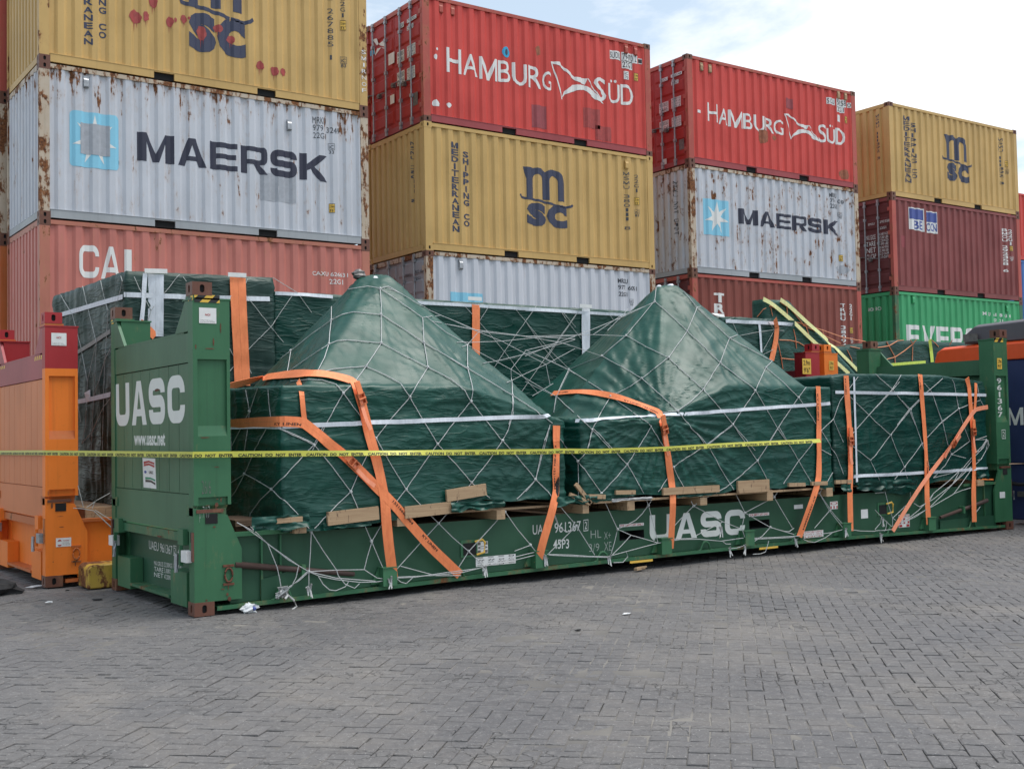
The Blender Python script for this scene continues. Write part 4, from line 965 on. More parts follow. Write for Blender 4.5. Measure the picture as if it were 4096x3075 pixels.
def rsticker(fr, bl, tr, s='', bgm='white_c', fg='red_p', rows=1):
    b = pbox(PY, fr(*bl), fr(*tr)); decal(UR, 'sticker', SQ, PY, b, M[bgm], 'flat', .002)
    if s:
        R_ = s.split('|'); P = []
        for i, r_ in enumerate(R_): P += text_polys(r_, .02 if len(R_) == 1 else 0, (.04, 1-(i+.85)/len(R_), .96, 1-(i+.15)/len(R_)))
        decal(UR, 'lettering', P, PY, b, M[fg], 'flat', .004)
rsticker(c4, (596, 645), (750, 615), 'FOR EMPTY LIFT ONLY'); rsticker(c4, (1415, 578), (1542, 550), 'FOR EMPTY LIFT ONLY')
rsticker(c4, (1700, 530), (1755, 500)); rsticker(c4, (1928, 532), (1975, 480), 'O|- - -'); rsticker(c4, (2124, 590), (2166, 530)); rsticker(c4, (1762, 715), (1884, 660), 'IMPORTANT|NOTICE  DECK|LOCK')
rsticker(c5, (898, 1525), (962, 1442), 'NOTICE|- - -|- - -|- -')
rsticker(c2, (1585, 895), (1836, 812), '= = = o|# # o o|= = # =|= # o =', 'white_c', 'ink_b'); rsticker(c2, (1595, 812), (1660, 732), '- -|o|- -', 'white_c', 'steel_d')
for s, l, t in (('HL', (415, 715), (480, 660)), ('3/9', (405, 800), (468, 745)), ('X+', (500, 720), (540, 672)), ('XE', (500, 795), (545, 735))): rdec(text_polys(s, -.01), c4(*l), c4(*t), M['chalk'])
for l, t in (((662, 866), (806, 852)), ((1480, 780), (1598, 768))):
    b = pbox(('y', 0), c4(*l), c4(*t)); q = MB(); q.box(b[0], b[2], -.004, -.001, (b[1]+b[3])/2-.012, (b[1]+b[3])/2+.012); q.build('yellow_mark', M['yel_s'], UR)
# end wall print (plane x = .012)
PX = ('x', .0135)
def wdec(polys, bl, br, tl, fr, mat, plane=PX, name='lettering', lift=.002):
    B0_, B1_, T0_ = [at(*fr(*p), *plane) for p in (bl, br, tl)]; out = []
    for p in polys: out.append([(B0_[1]+q[0]*(B1_[1]-B0_[1])+q[1]*(T0_[1]-B0_[1]), B0_[2]+q[0]*(B1_[2]-B0_[2])+q[1]*(T0_[2]-B0_[2])) for q in p])
    return decal(UR, name, out, plane, (0, 0, 1, 1), mat, 'flat', lift)
wdec(word('UASC', .26, .16), (772, 1170), (1232, 1146), (768, 893), c6, M['white_g'])
wdec(text_polys('www.uasc.net', .03), (892, 1296), (1098, 1300), (892, 1216), c6, M['white_g'])
wdec(SQ, (955, 1575), (1040, 1585), (948, 1380), c6, M['white_c'], name='sticker')
wdec([[(.1, .80), (.5, .86), (.92, .80), (.92, .86), (.5, .92), (.1, .88)], [(.1, .72), (.5, .77), (.92, .70), (.92, .77), (.5, .83), (.1, .79)]], (955, 1575), (1040, 1585), (948, 1380), c6, M['red_p'], lift=.004, name='flag_print')
wdec([[(.18, .28), (.6, .30), (.95, .24), (.95, .30), (.6, .36), (.18, .36)]], (955, 1575), (1040, 1585), (948, 1380), c6, M['grn_p'], lift=.004, name='flag_print')
wdec([[(.18, .19), (.6, .20), (.95, .12), (.95, .19), (.6, .27), (.18, .27)]]+text_polys('UASC', .02, (.48, .48, .82, .58)), (955, 1575), (1040, 1585), (948, 1380), c6, M['ink_b'], lift=.004, name='flag_print')
wdec([[(.2+.1*math.cos(a), .53+.05*math.sin(a)) for a in np.linspace(0, 6.28, 9)[:-1]]], (955, 1575), (1040, 1585), (948, 1380), c6, M['blue_p'], lift=.004, name='emblem')
PE = ('x', .129)
wdec(text_polys('UAEU 961367', .0)+[], (1100, 1095), (1272, 1140), (1100, 1032), c13, M['white_g'], PE)
wdec(text_polys('2', 0, (.2, .15, .8, .85))+thick([(0, 0), (1, 0), (1, 1), (0, 1), (0, 0)], .08), (1280, 1142), (1300, 1146), (1280, 1072), c13, M['white_g'], PE)
wdec(text_polys('45', .0), (1312, 1142), (1340, 1148), (1312, 1088), c13, M['white_g'], PE)
def rows3(R_):
    P = []
    for i, r_ in enumerate(R_): P += text_polys(r_, .0, (0, 1-(i+.85)/len(R_), 1 if i else 1, 1-(i+.08)/len(R_)))
    return P
wdec(rows3(['MAX.GROSS', 'TARE', 'NET']), (1138, 1305), (1206, 1318), (1138, 1180), c13, M['white_g'], PE)
wdec(rows3(['52.500KGS', '5.300KGS', '47.200KGS']), (1212, 1322), (1272, 1334), (1212, 1190), c13, M['white_g'], PE)
wdec(rows3(['115.740LBS', '11.680LBS', '104.060LBS']), (1282, 1330), (1340, 1345), (1282, 1202), c13, M['white_g'], PE)
# post marks
PF = ('y', .001)
b = pbox(PF, c6(1290, 345), c6(1458, 303)); decal(UR, 'hazard_band', SQ, PF, b, M['haz'], 'flat', .003)
b = pbox(('x', .0), c6(1253, 340), c6(1284, 300)); decal(UR, 'hazard_band', SQ, ('x', -.001), b, M['haz'], 'flat', .003)
b = pbox(('x', .0), c6(740, 495), c6(758, 462)); decal(UR, 'hazard_band', SQ, ('x', -.001), b, M['haz'], 'flat', .003)
b = pbox(PF, c6(1322, 485), c6(1436, 387)); decal(UR, 'sticker', SQ, PF, b, M['white_c'], 'flat', .003)
decal(UR, 'lettering', text_polys('NO!', .02, (.35, .48, .65, .62)), PF, b, M['red_p'], 'flat', .005)
decal(UR, 'lettering', text_polys('Top lifting with loaded cargo from', 0, (.05, .16, .8, .22))+text_polys('the top corner castings is PROHIBITED', 0, (.05, .05, .92, .12)), PF, b, M['ink_b'], 'flat', .005)
for s, l, t in (('26/6', (1340, 1620), (1400, 1530)),): decal(UR, 'scrawl', text_polys(s, -.02), PF, pbox(PF, c6(*l), c6(*t)), M['steel_d'], 'flat', .003)
decal(UR, 'scrawl', text_polys('p 7/17', -.02), PF, pbox(PF, c13(1470, 900), c13(1545, 780)), M['chalk'], 'flat', .003)
def rustpatch(fr, x, y, w, h, sd, plane=PF, root=None):
    b = pbox(plane, fr(x-w/2, y+h/2), fr(x+w/2, y-h/2)); decal(root or UR, 'rust_patch', blot(13, sd), plane, b, M['rust'], 'flat', .0025)
for i, (x, y, w, h) in enumerate(((425, 428, 36, 60), (418, 480, 22, 70), (335, 437, 70, 9), (432, 372, 26, 16), (402, 655, 34, 22), (556, 1390, 44, 60), (535, 1345, 26, 50), (488, 1292, 40, 18), (322, 1405, 26, 24), (545, 1260, 12, 90), (470, 380, 12, 60))): rustpatch(c9, x, y, w, h, i+60)
for i, (x, y, w, h) in enumerate(((1300, 640, 10, 40), (1395, 655, 70, 8), (1418, 610, 10, 60), (1340, 305, 14, 14), (1465, 520, 8, 90), (1360, 1245, 70, 10), (1440, 1440, 40, 8))): rustpatch(c6, x, y, w, h, i+80)
for i, (x, y, w, h) in enumerate(((760, 640, 8, 50), (1000, 752, 90, 5), (860, 762, 60, 5), (1045, 930, 40, 26), (1060, 1900, 40, 8), (1205, 1900, 20, 90), (1265, 1520, 8, 120))): rustpatch(c6, x, y, w, h, i+95, PX)
for i, (x, y, w, h) in enumerate(((690, 240, 36, 90), (850, 200, 10, 40), (800, 380, 110, 12), (1000, 1010, 14, 90), (705, 985, 14, 16), (640, 70, 12, 90), (820, 520, 80, 16))): rustpatch(c15, x, y, w, h, i+110, ('y', 3.0505), OK_)
for rt, y0 in ((UR, .004), (OK_, 3.054)):
    p = at(*(c9(545, 1145) if rt is UR else c15(1012, 875)), 'y', y0); q = MB(); q.tube([(p[0]+.035*math.sin(t), y0-.012, p[2]+.06*math.cos(t)) for t in np.linspace(0, 2*math.pi, 13)], .009, 6, False); q.box(p[0]-.05, p[0]+.05, y0-.012, y0, p[2]+.07, p[2]+.09); q.box(p[0]-.05, p[0]+.05, y0-.012, y0, p[2]-.09, p[2]-.07)
    q.build('keeper_ring', M['rust'] if rt is UR else M['org_edge'], rt)
# far post of the green rack
PG = ('y', .001)
b = pbox(PG, c7(1316, 740), c7(1416, 700)); decal(UR, 'hazard_band', SQ, PG, b, M['haz'], 'flat', .003)
b = pbox(PG, c7(1353, 1040), c7(1400, 922)); decal(UR, 'height_sticker', SQ, PG, b, M['yel_s'], 'flat', .003)
decal(UR, 'lettering', text_polys('2.9m', .01, (.12, .55, .88, .9))+text_polys("9'6\"", .01, (.15, .1, .85, .45)), PG, b, M['ink_b'], 'flat', .005)
pr = ('y', .029); decal(UR, 'lettering', column('961367', .02, .8), pr, pbox(pr, c7(1362, 1590), c7(1396, 1142)), M['white_g'], 'flat', .003)
decal(UR, 'lettering', text_polys('2', .0, (.2, .2, .8, .8))+thick([(0, 0), (1, 0), (1, 1), (0, 1), (0, 0)], .08), pr, pbox(('y', .0), c8(1405, 425), c8(1440, 330)), M['white_g'], 'flat', .033)
decal(UR, 'sticker', SQ, ('y', .003), pbox(PG, c8(1382, 1085), c8(1438, 1012)), M['white_c'], 'flat', .003)
# orange rack marks
PO = ('y', 3.05+.001)
def odec(polys, l, t, fr, mat, lift=.003, name='lettering', root=OK_, pl=PO): b = pbox(pl, fr(*l), fr(*t)); return decal(root, name, polys, pl, b, mat, 'flat', lift)
odec(SQ, (568, 502), (735, 368), c14, M['white_c'], name='sticker'); odec(text_polys('NO!', .02, (.35, .55, .65, .72)), (568, 502), (735, 368), c14, M['red_p'], .005)
odec(text_polys('Top lifting with loaded cargo from', 0, (.06, .15, .8, .21))+text_polys('the top corner castings is PROHIBITED', 0, (.06, .05, .94, .11)), (568, 502), (735, 368), c14, M['ink_b'], .005)
odec(SQ, (742, 788), (945, 658), c15, M['white_c'], name='sticker', pl=('y', 3.054)); odec(text_polys('WARNING', .02, (.46, .62, .86, .75))+[[(.1, .64), (.38, .64), (.30, .82), (.18, .82)], [(.1, .24), (.38, .24), (.32, .10), (.16, .10)]], (742, 788), (945, 658), c15, M['red_p'], .005, pl=('y', 3.054))
odec(text_polys('USE ON FLAT', 0, (.44, .42, .85, .48))+text_polys('RACK CONTAINERS', 0, (.44, .30, .9, .36))+text_polys('ONLY WHEN FOLDED', 0, (.44, .18, .94, .24)), (742, 788), (945, 658), c15, M['ink_b'], .005, pl=('y', 3.054))
POx = ('x', -.51+.008)
for (x0, y0, x1, y1) in ((385, 675, 472, 608), (-30, 780, 62, 725)):
    q = []
    for k in range(4): q.append([(k*.26, 0), (k*.26+.13, 0), (k*.26+.2, 1), (k*.26+.07, 1)])
    b = pbox(POx, c14(x0, y0), c14(x1, y1)); decal(OK_, 'hazard_band', q, POx, b, M['yel_s'], 'flat', .004)
pr = ('y', 3.051)
for root, x0, y0, x1, y1 in ((OK_, 762, 850, 842, 700),):
    b = pbox(pr, c10(x0, y0), c10(x1, y1)); decal(root, 'height_sticker', SQ, pr, b, M['yel_s'], 'flat', .004); decal(root, 'lettering', text_polys('2.9m', .01, (.12, .58, .88, .9))+text_polys("9'6\"", .01, (.15, .1, .85, .42)), pr, b, M['ink_b'], 'flat', .006)
pr = ('y', 3.101); b = pbox(pr, c10(1022, 812), c10(1066, 722)); decal(O3K, 'height_sticker', SQ, pr, b, M['yel_s'], 'flat', .004); decal(O3K, 'lettering', text_polys('2.9m', .01, (.12, .58, .88, .9))+text_polys("9'6\"", .01, (.15, .1, .85, .42)), pr, b, M['ink_b'], 'flat', .006)
# fittings on the green beam
def ring(root, x, y, z, w=.12, h=.09, mat=None):
    q = MB(); q.tube([(x-w, y, z-.01), (x-w*.75, y-.01, z), (x-w*.55, y-.015, z+h*.7), (x-w*.3, y-.015, z+h), (x, y-.015, z+h), (x+w*.3, y-.015, z+h*.7), (x+w*.5, y-.01, z), (x+w*.8, y, z-.01)], .013, 6); q.build('lashing_ring', mat or M['grn_l'], root, smooth=True)
def bracket(root, x, z):
    q = MB(); q.box(x-.075, x+.075, -.05, .055, z, z+.17); q.prism([(x-.16, z+.02), (x-.076, z+.02), (x-.076, z+.17)], 'y', .03, .052); q.box(x-.085, x+.085, -.06, .05, z+.171, z+.18); q.build('strap_bracket', M['grn_l'], root)
BZ = {}
for fr, x, y, kind in ((c2, 380, 1095, 'r'), (c2, 1030, 1045, 'b'), (c2, 1480, 960, 'r'), (c2, 1985, 930, 'b'), (c4, 500, 860, 'r'), (c4, 880, 840, 'b'), (c4, 1150, 800, 'r'), (c4, 1405, 780, 'b'), (c4, 1725, 740, 'r'), (c4, 2020, 720, 'b'), (c5, 862, 1560, 'r'), (c5, 1085, 1555, 'b'), (c5, 1352, 1515, 'r')):
    p = at(*fr(x, y), 'y', .0); z = camber(p[0])+.037
    (ring(UR, p[0], .02, z) if kind == 'r' else bracket(UR, p[0], z))
def rod(p0, p1): q = MB(); q.tube([p0, p1], [.030, .022], 8); o = q.build('support_rod', M['pipe'], UR, smooth=True); t = (np.array(p0)*.45+np.array(p1)*.55); q = MB(); q.obox(t, (.02, 0, 0), (0, .045, 0), (0, 0, .05)); q.build('rod_clip', M['grn_l'], o)
a = at(*c2(60, 880), 'y', .02); b = at(*c2(815, 940), 'y', .02); rod(tuple(a), tuple(b)); a = at(*c8(1240, 1110), 'y', .02); b = at(*c8(720, 1300), 'y', .02); rod(tuple(a), tuple(b))
q = MB(); a = at(*c2(228, 975), 'y', .03); b = at(*c2(800, 935), 'y', .03); e = camber(a[0])+.036
q.prism([(a[0], e), (b[0], camber(b[0])+.036), (b[0], b[2]), ((a[0]+b[0])/2+.1, b[2]+.03), (a[0]+.25, a[2]+.05), (a[0], a[2])], 'y', .028, .04); q.build('stiffener_plate', M['grn'], UR)
q = MB(); a = at(*c8(720, 1330), 'y', .03); b = at(*c8(1330, 1300), 'y', .03); q.prism([(a[0], camber(a[0])+.036), (b[0], camber(b[0])+.036), (b[0], a[2]), (a[0], a[2])], 'y', .028, .04); q.build('stiffener_plate', M['grn'], UR)
for x in (.62, .80): q = MB(); q.box(x, x+.018, .03, .056, .08, .655); q.build('stiffener', M['grn_edge'], UR)
for x in (11.25, 11.55): q = MB(); q.box(x, x+.018, .03, .056, .08, .655); q.build('stiffener', M['grn_edge'], UR)
for fr, x, y in ((c2, 1545, 775), (c5, 800, 1410)):   # recessed lashing points with yellow handles
    p = at(*fr(x, y), 'y', .055); q = MB(); q.box(p[0]-.11, p[0]+.09, .045, .056, p[2]-.09, p[2]+.08); rb = q.build('handle_recess', M['grn_edge'], UR)
    q = MB(); q.box(p[0]-.08, p[0]+.07, .040, .0455, p[2]-.07, p[2]+.05); q.build('opening', M['dark'], rb)
    q = MB(); q.tube([(p[0]+.05, .03, p[2]+.06), (p[0]+.12, .0, p[2]+.08), (p[0]+.15, .0, p[2]+.05), (p[0]+.14, .0, p[2]-.05), (p[0]+.07, .03, p[2]-.07)], .012, 6); q.build('handle', M['yel_s'], rb)

# ------------------------------------------------------------------ tarpaulins
def upper_hull(pts):
    pts = np.array(pts, float); pl = []; n = len(pts)
    for i in range(n):
        for j in range(i+1, n):
            for k in range(j+1, n):
                nn = np.cross(pts[j]-pts[i], pts[k]-pts[i])
                if abs(nn[2]) < 1e-6: continue
                nn = nn/nn[2]; d = nn@pts[i]
                if np.all(pts@nn <= d+1e-6): pl.append((nn[0], nn[1], d))
    pl = np.array(pl); return lambda x, y: (pl[:, 2][:, None]-pl[:, 0][:, None]*x.ravel()-pl[:, 1][:, None]*y.ravel()).min(0).reshape(x.shape)
BV = {}
def tarp(root, key, hfun, x0, x1, y0, y1, zb, mat, g=.03, anchors=(), amp=.010, lean=0.0, smooth=1, seed=1, hem=.03, back=True, gen=1.0, vert=1.0):
    """cloth laid over a height field, hanging down at the four sides"""
    nx = int((x1-x0)/g)+1; ny = int((y1-y0)/g)+1; nzr = int(1.5/g) if x1-x0 < 5 else int(2.2/g)
    xs = np.linspace(x0, x1, nx); ys = np.linspace(y0, y1, ny); V = []; Fs = []; cnt = 0
    def grid(P):
        nonlocal cnt
        a, b = P.shape[:2]; V.append(P.reshape(-1, 3)); idx = np.arange(a*b).reshape(a, b)+cnt; cnt += a*b
        Fs.append(np.stack([idx[:-1, :-1], idx[:-1, 1:], idx[1:, 1:], idx[1:, :-1]], -1).reshape(-1, 4))
    X, Y = np.meshgrid(xs, ys, indexing='ij'); Zt = hfun(X, Y); grid(np.stack([X, Y, Zt], -1)[:, :, :])
    t = np.linspace(0, 1, nzr)
    def skirt(xa, ya, za, flip):
        zbv = np.minimum(zb(xa, ya), za-.02); P = np.stack([np.repeat(xa[:, None], nzr, 1), np.repeat(ya[:, None], nzr, 1), za[:, None]*(1-t)+zbv[:, None]*t], -1)
        if flip: P = P[::-1]
        grid(P)
    skirt(xs, np.full(nx, y0), Zt[:, 0], True); skirt(xs, np.full(nx, y1), Zt[:, -1], False)
    skirt(np.full(ny, x0), ys, Zt[0], False); skirt(np.full(ny, x1), ys, Zt[-1], True)
    V = np.concatenate(V); Fc = np.concatenate(Fs)
    key_ = np.round(V*2e4).astype(np.int64); _, inv, idx = np.unique(key_, axis=0, return_inverse=True, return_index=True)[0:1]+tuple(np.unique(key_, axis=0, return_inverse=True, return_index=True)[2:0:-1])
    inv = np.asarray(inv).ravel(); V = V[np.unique(key_, axis=0, return_index=True)[1]]; Fc = inv[Fc]
    n = len(V); E_ = np.concatenate([Fc[:, [0, 1]], Fc[:, [1, 2]], Fc[:, [2, 3]], Fc[:, [3, 0]]]); E_ = np.concatenate([E_, E_[:, ::-1]])
    deg = np.bincount(E_[:, 0], minlength=n)[:, None].clip(1)
    zlow = np.minimum(zb(V[:, 0], V[:, 1]), 9)
    edge = V[:, 2] < zlow+.01
    for _ in range(smooth):
        A = np.stack([np.bincount(E_[:, 0], weights=V[E_[:, 1], c], minlength=n) for c in range(3)], -1)/deg
        V = np.where(edge[:, None], V, V*.65+A*.35)
    def normals(V):
        a = V[Fc[:, 0]]; N_ = np.cross(V[Fc[:, 1]]-V[Fc[:, 3]], V[Fc[:, 2]]-a); R = np.zeros_like(V)
        for c in range(4): np.add.at(R, Fc[:, c], N_)
        return R/np.linalg.norm(R, axis=1)[:, None].clip(1e-9)
    Nn = normals(V)
    cen = np.array([(x0+x1)/2, (y0+y1)/2, V[:, 2].mean()]); 
    if ((V-cen)*Nn).sum(1).mean() < 0: Nn = -Nn; Fc = Fc[:, ::-1]
    d = np.zeros(n); sd_ = .14+.86*(1-np.abs(Nn[:, 2]))
    d += sd_*gen*(.018*(vnoise(V*1.3, seed)-.5)+.012*(vnoise(V*np.array([3.5, 3.5, 1.6]), seed+1)-.5))
    q = vnoise(V*np.array([2.2, 2.2, 7.0])+.8*vnoise(V*1.5, seed+9)[:, None], seed+2); d += sd_*gen*.020*(1-np.abs(2*q-1))**3
    vx = vnoise(V*np.array([9, 9, .5])+.4*vnoise(V*2, seed+4)[:, None], seed+5); side = 1-np.abs(Nn[:, 2])
    d += vert*.012*side*(1-np.abs(2*vx-1))
    for i, (a, A_, R_, Fq) in enumerate(anchors):
        v = V-np.array(a); r = np.linalg.norm(v, axis=1); wz = np.clip((np.abs(Nn[:, 2])-.3)/.3, 0, 1); rid = 0
        for (k0, k1, w_) in ((0, 1, wz), (0, 2, 1-wz)):
            an = np.arctan2(v[:, k1], v[:, k0]); nn = vnoise(np.stack([np.cos(an)*Fq, np.sin(an)*Fq, r*.25+7*i], -1), seed+20+i); rid = rid+w_*(1-np.abs(2*nn-1))
        d += A_*1.1*(rid**4-.18)*np.exp(-r/R_)*(r/(r+.3))
    hz = V[:, 2]-zlow; low = np.exp(-np.clip(hz, 0, 9)/.12)*side
    d += hem*low*(vnoise(V*np.array([6, 6, 2]), seed+7)-.3)
    V = V+Nn*(d-.01)[:, None]
    ragged = edge; V[:, 2] += np.where(ragged, .05*(vnoise(V*np.array([4, 4, 0]), seed+8)-.5)*(hem > 0), 0)
    mb = MB(); mb.v = V.tolist(); mb.f = [tuple(f) for f in Fc.tolist()]
    o = mb.build('tarpaulin', mat, root, smooth=True)
    BV[key] = BVHTree.FromPolygons([tuple(v) for v in V.tolist()], mb.f)
    return o
def px3(x, y, Y): p = at(x, y, 'y', Y); return p
GRP = 'tarpaulin wrapped loads on the flat racks'
# load A : left peaked load
WA = thing('wrapped_load', 'left peaked load under green tarpaulin next to the end wall with UASC letters', 'wrapped load', (2.3, 1.2, .66), GRP)
boxA = upper_hull([(.80, -.05, 2.0), (.80, 2.42, 2.04), (2.72, -.05, 2.01), (2.8, 2.42, 2.01), (3.95, -.05, 1.66), (3.95, 2.42, 1.66)])
pyrA = upper_hull([(2.33, 1.35, 3.235), (2.60, 1.2, 3.265), (2.62, 1.55, 3.31), (1.50, 2.40, 2.06), (1.05, .0, 1.99), (2.72, -.05, 2.005), (3.80, -.05, 1.70), (3.9, 2.42, 1.68)])
hA = lambda x, y: np.maximum(boxA(x, y), pyrA(x, y))
def interp(P): P = sorted(P); xs_ = [p[0] for p in P]; zs_ = [p[1] for p in P]; return lambda x, y: np.interp(x, xs_, zs_)
zA = lambda x, y: np.interp(x, [.62, .75, 1.03, 1.68, 2.2, 2.6, 2.97, 3.4, 4.1], [.83, .70, .66, .69, .74, .80, .87, .83, .80])
tarp(WA, 'A', hA, .80, 3.97, -.05, 2.42, zA, M['tarp'], g=.026, seed=3, anchors=[((2.4, 1.2, 3.4), .035, 1.3, 13), ((1.2, 1.2, 2.0), .03, .8, 9), ((3.93, -.05, 1.68), .05, .9, 10), ((2.75, -.05, 2.0), .035, .6, 9), ((.82, -.05, 2.0), .02, .5, 9), ((3.4, -.05, .8), .025, .5, 9), ((.85, -.05, .75), .035, .5, 9), ((1.5, .0, 2.0), .015, .5, 8)])
# load B : middle peaked load
WB = thing('wrapped_load', 'middle peaked load under green tarpaulin with a low shoulder on its left', 'wrapped load', (6.2, 1.2, .66), GRP)
boxB = upper_hull([(4.22, -.05, 1.665), (4.22, 2.42, 1.72), (8.22, -.05, 1.665), (8.22, 2.42, 1.72)])
box2B = upper_hull([(6.42, -.05, 2.03), (6.42, 2.42, 2.03), (8.22, -.05, 2.03), (8.22, 2.42, 2.03), (5.45, -.05, 1.67), (5.45, 2.42, 1.67)])
pyrB = upper_hull([(6.50, 1.2, 3.35), (6.72, 1.1, 3.37), (6.75, 1.45, 3.40), (5.35, 2.40, 1.96), (4.75, 1.0, 1.70), (5.45, -.05, 1.67), (6.42, -.05, 2.025), (7.75, -.05, 2.03), (8.1, 2.42, 2.06)])
hB = lambda x, y: np.maximum(np.maximum(boxB(x, y), box2B(x, y)), pyrB(x, y))
zB = lambda x, y: np.interp(x, [4.1, 4.6, 5.2, 5.9, 6.9, 7.9, 8.3], [.77, .78, .82, .79, .81, .80, .70])
tarp(WB, 'B', hB, 4.22, 8.22, -.05, 2.42, zB, M['tarp'], g=.026, seed=8, anchors=[((6.55, 1.15, 3.5), .035, 1.3, 12), ((5.3, -.05, 1.7), .05, 1.2, 14), ((5.42, -.05, 1.68), .07, .9, 9), ((4.25, -.05, 1.66), .05, .6, 8), ((6.45, -.05, 2.03), .03, .6, 9), ((5.2, .55, 2.2), .05, .5, 7), ((7.6, -.05, .8), .03, .6, 9), ((5.3, -.05, .85), .04, .5, 9), ((8.2, -.05, 1.4), .02, .6, 9)])
# load C : box load at the right
WC = thing('wrapped_load', 'box shaped load under green tarpaulin at the right end of the green flat rack', 'wrapped load', (10, 1.2, .66), GRP)
boxC = upper_hull([(8.34, .03, 2.17), (8.34, 2.35, 2.17), (11.62, .0, 2.14), (11.62, 2.35, 2.14), (10.6, .0, 2.215), (8.6, .0, 2.215), (10.6, 2.35, 2.2)])
zC = lambda x, y: np.interp(x, [8.3, 8.6, 8.95, 9.67, 10.1, 10.5, 11.7], [.80, .80, .70, .62, .70, .76, .74])
tarp(WC, 'C', boxC, 8.34, 11.62, .02, 2.35, zC, M['tarp_b'], g=.03, seed=14, anchors=[((11.6, 0, 2.15), .035, .6, 9), ((9.0, 0, 2.2), .03, .6, 9), ((10.7, 0, 1.6), .03, .6, 8), ((9.1, 0, .8), .05, .5, 9), ((10.2, 0, .72), .03, .5, 9), ((9.2, 0, 1.7), .02, .8, 8)])
# big crates on the orange rack
WD = thing('wrapped_load', 'tall box load under dark green tarpaulin behind the green end wall, white bands around it', 'wrapped load', (1.2, 4.6, .66), GRP)
hD = upper_hull([(.36, 3.10, 3.40), (2.08, 3.10, 3.425), (.36, 6.3, 3.45), (2.08, 6.3, 3.46)])
tarp(WD, 'D', hD, .36, 2.08, 3.10, 6.30, lambda x, y: .80+0*x, M['tarp_w'], g=.035, seed=21, anchors=[((.36, 3.1, 3.4), .03, .7, 9), ((1.9, 3.1, 3.4), .02, .7, 9)], vert=2.2)
WE = thing('wrapped_load', 'longest load under green tarpaulin behind the two peaks with a pointed overhanging end', 'wrapped load', (6, 4.6, .66), GRP)
hE = upper_hull([(2.10, 3.12, 3.275), (11.19, 3.12, 3.275), (2.10, 6.2, 3.30), (11.19, 6.2, 3.30), (3, 4.5, 3.33), (9, 4.5, 3.33)])
tarp(WE, 'E', hE, 2.10, 11.19, 3.12, 6.2, lambda x, y: np.interp(x, [2, 10.55, 10.66, 10.75, 11.0, 11.19], [.8, .8, 2.6, 2.90, 3.08, 3.18]), M['tarp_b'], g=.045, seed=25, anchors=[((3, 3.1, 3.3), .03, .8, 9), ((9.6, 3.1, 3.2), .04, .9, 8), ((10.7, 3.1, 2.9), .05, .8, 9)], gen=.9)
a = at(*c10(380, 112), 'y', 4.4); b = at(*c10(620, 122), 'y', 4.4); c = at(*c10(1300, 860), 'y', 4.4); d_ = at(*c10(270, 122), 'x', a[0]); yb_ = d_[1]
WF = thing('wrapped_load', 'sloping load under green tarpaulin with two long pale yellow straps', 'wrapped load', (a[0]+.8, 4.9, .66), GRP)
hF = upper_hull([(a[0], 4.4, a[2]), (a[0], yb_, a[2]), (b[0], 4.4, b[2]), (b[0], yb_, b[2]), (c[0], 4.4, c[2]), (c[0], yb_, c[2])])
tarp(WF, 'F', hF, a[0], c[0], 4.4, yb_, lambda x, y: .8+0*x, M['tarp'], g=.04, seed=31, anchors=[((a[0], 4.4, a[2]), .04, .7, 9)])
a = at(*c10(1080, 590), 'y', 5.8); b = at(*c10(1700, 520), 'y', 5.8); c = at(4096, 1370, 'y', 5.8)
WG = thing('wrapped_load', 'low load under green tarpaulin and orange netting in front of the bright green container', 'wrapped load', (b[0], 6.6, .0), GRP)
hG = upper_hull([(a[0], 5.8, a[2]), (a[0], 7.6, a[2]), (b[0], 5.8, b[2]+.02), (b[0], 7.6, b[2]+.02), (b[0]+6, 5.8, b[2]+.05), (b[0]+6, 7.6, b[2]+.05)])
tarp(WG, 'G', hG, a[0], b[0]+6, 5.8, 7.6, lambda x, y: .1+0*x, M['tarp_b'], g=.07, seed=35)

# peaks: bolt heads and cloth knots sticking out of the tips
def knob(root, x, y, z, mt, s=.06, sd=0): q = MB(); q.lump((x, y, z), s, s*.8, s*.7, sd); q.build('tip_padding', mt, root, smooth=False)
a = at(*c1(935, 135), 'y', 1.4); knob(WA, a[0], 1.4, a[2]-.02, M['steel_d'], .075, 3); a = at(*c1(1043, 155), 'y', 1.25); knob(WA, a[0]-.01, 1.25, a[2]-.03, M['paper'], .045, 4)
a = at(*c3(845, 225), 'y', 1.25); knob(WB, a[0], 1.25, a[2]-.02, M['paper'], .04, 5); a = at(*c3(920, 225), 'y', 1.3); knob(WB, a[0], 1.3, a[2]-.02, M['wstrap'], .06, 6); a = at(*c3(1000, 262), 'y', 1.2)

def flap(root, fr, l, t_, r_, b_, Y, mat, amp=.035, sd=1, name='tarpaulin_flap', tail=.4):
    # a loose crumpled hem of cloth hanging at the foot of a load
    a = at(*fr(l, b_), 'y', Y); b = at(*fr(r_, t_), 'y', Y); nx_, nz_ = 34, 14; V_ = []; F_ = []
    for j in range(nz_):
        for i in range(nx_):
            u, v = i/(nx_-1), j/(nz_-1); x = a[0]+(b[0]-a[0])*u; p = np.array([[x*9, v*2.5+sd, sd*3.1]]); q = np.array([[x*22, v*5+sd, sd]])
            hem = float(vnoise(np.array([[x*11, sd, 0]]), 5)[0]); z = b[2]+(a[2]-b[2])*(v*(1-tail*hem))
            V_.append((x, Y-amp*(.4+.6*v)*float(2*abs(2*vnoise(p, 3)[0]-1)-.5)-amp*.4*float(vnoise(q, 4)[0]), z))
    for j in range(nz_-1):
        for i in range(nx_-1): k = j*nx_+i; F_.append((k, k+nx_, k+nx_+1, k+1))
    q = MB(); q.add(V_, F_); q.build(name, mat, root, smooth=True)
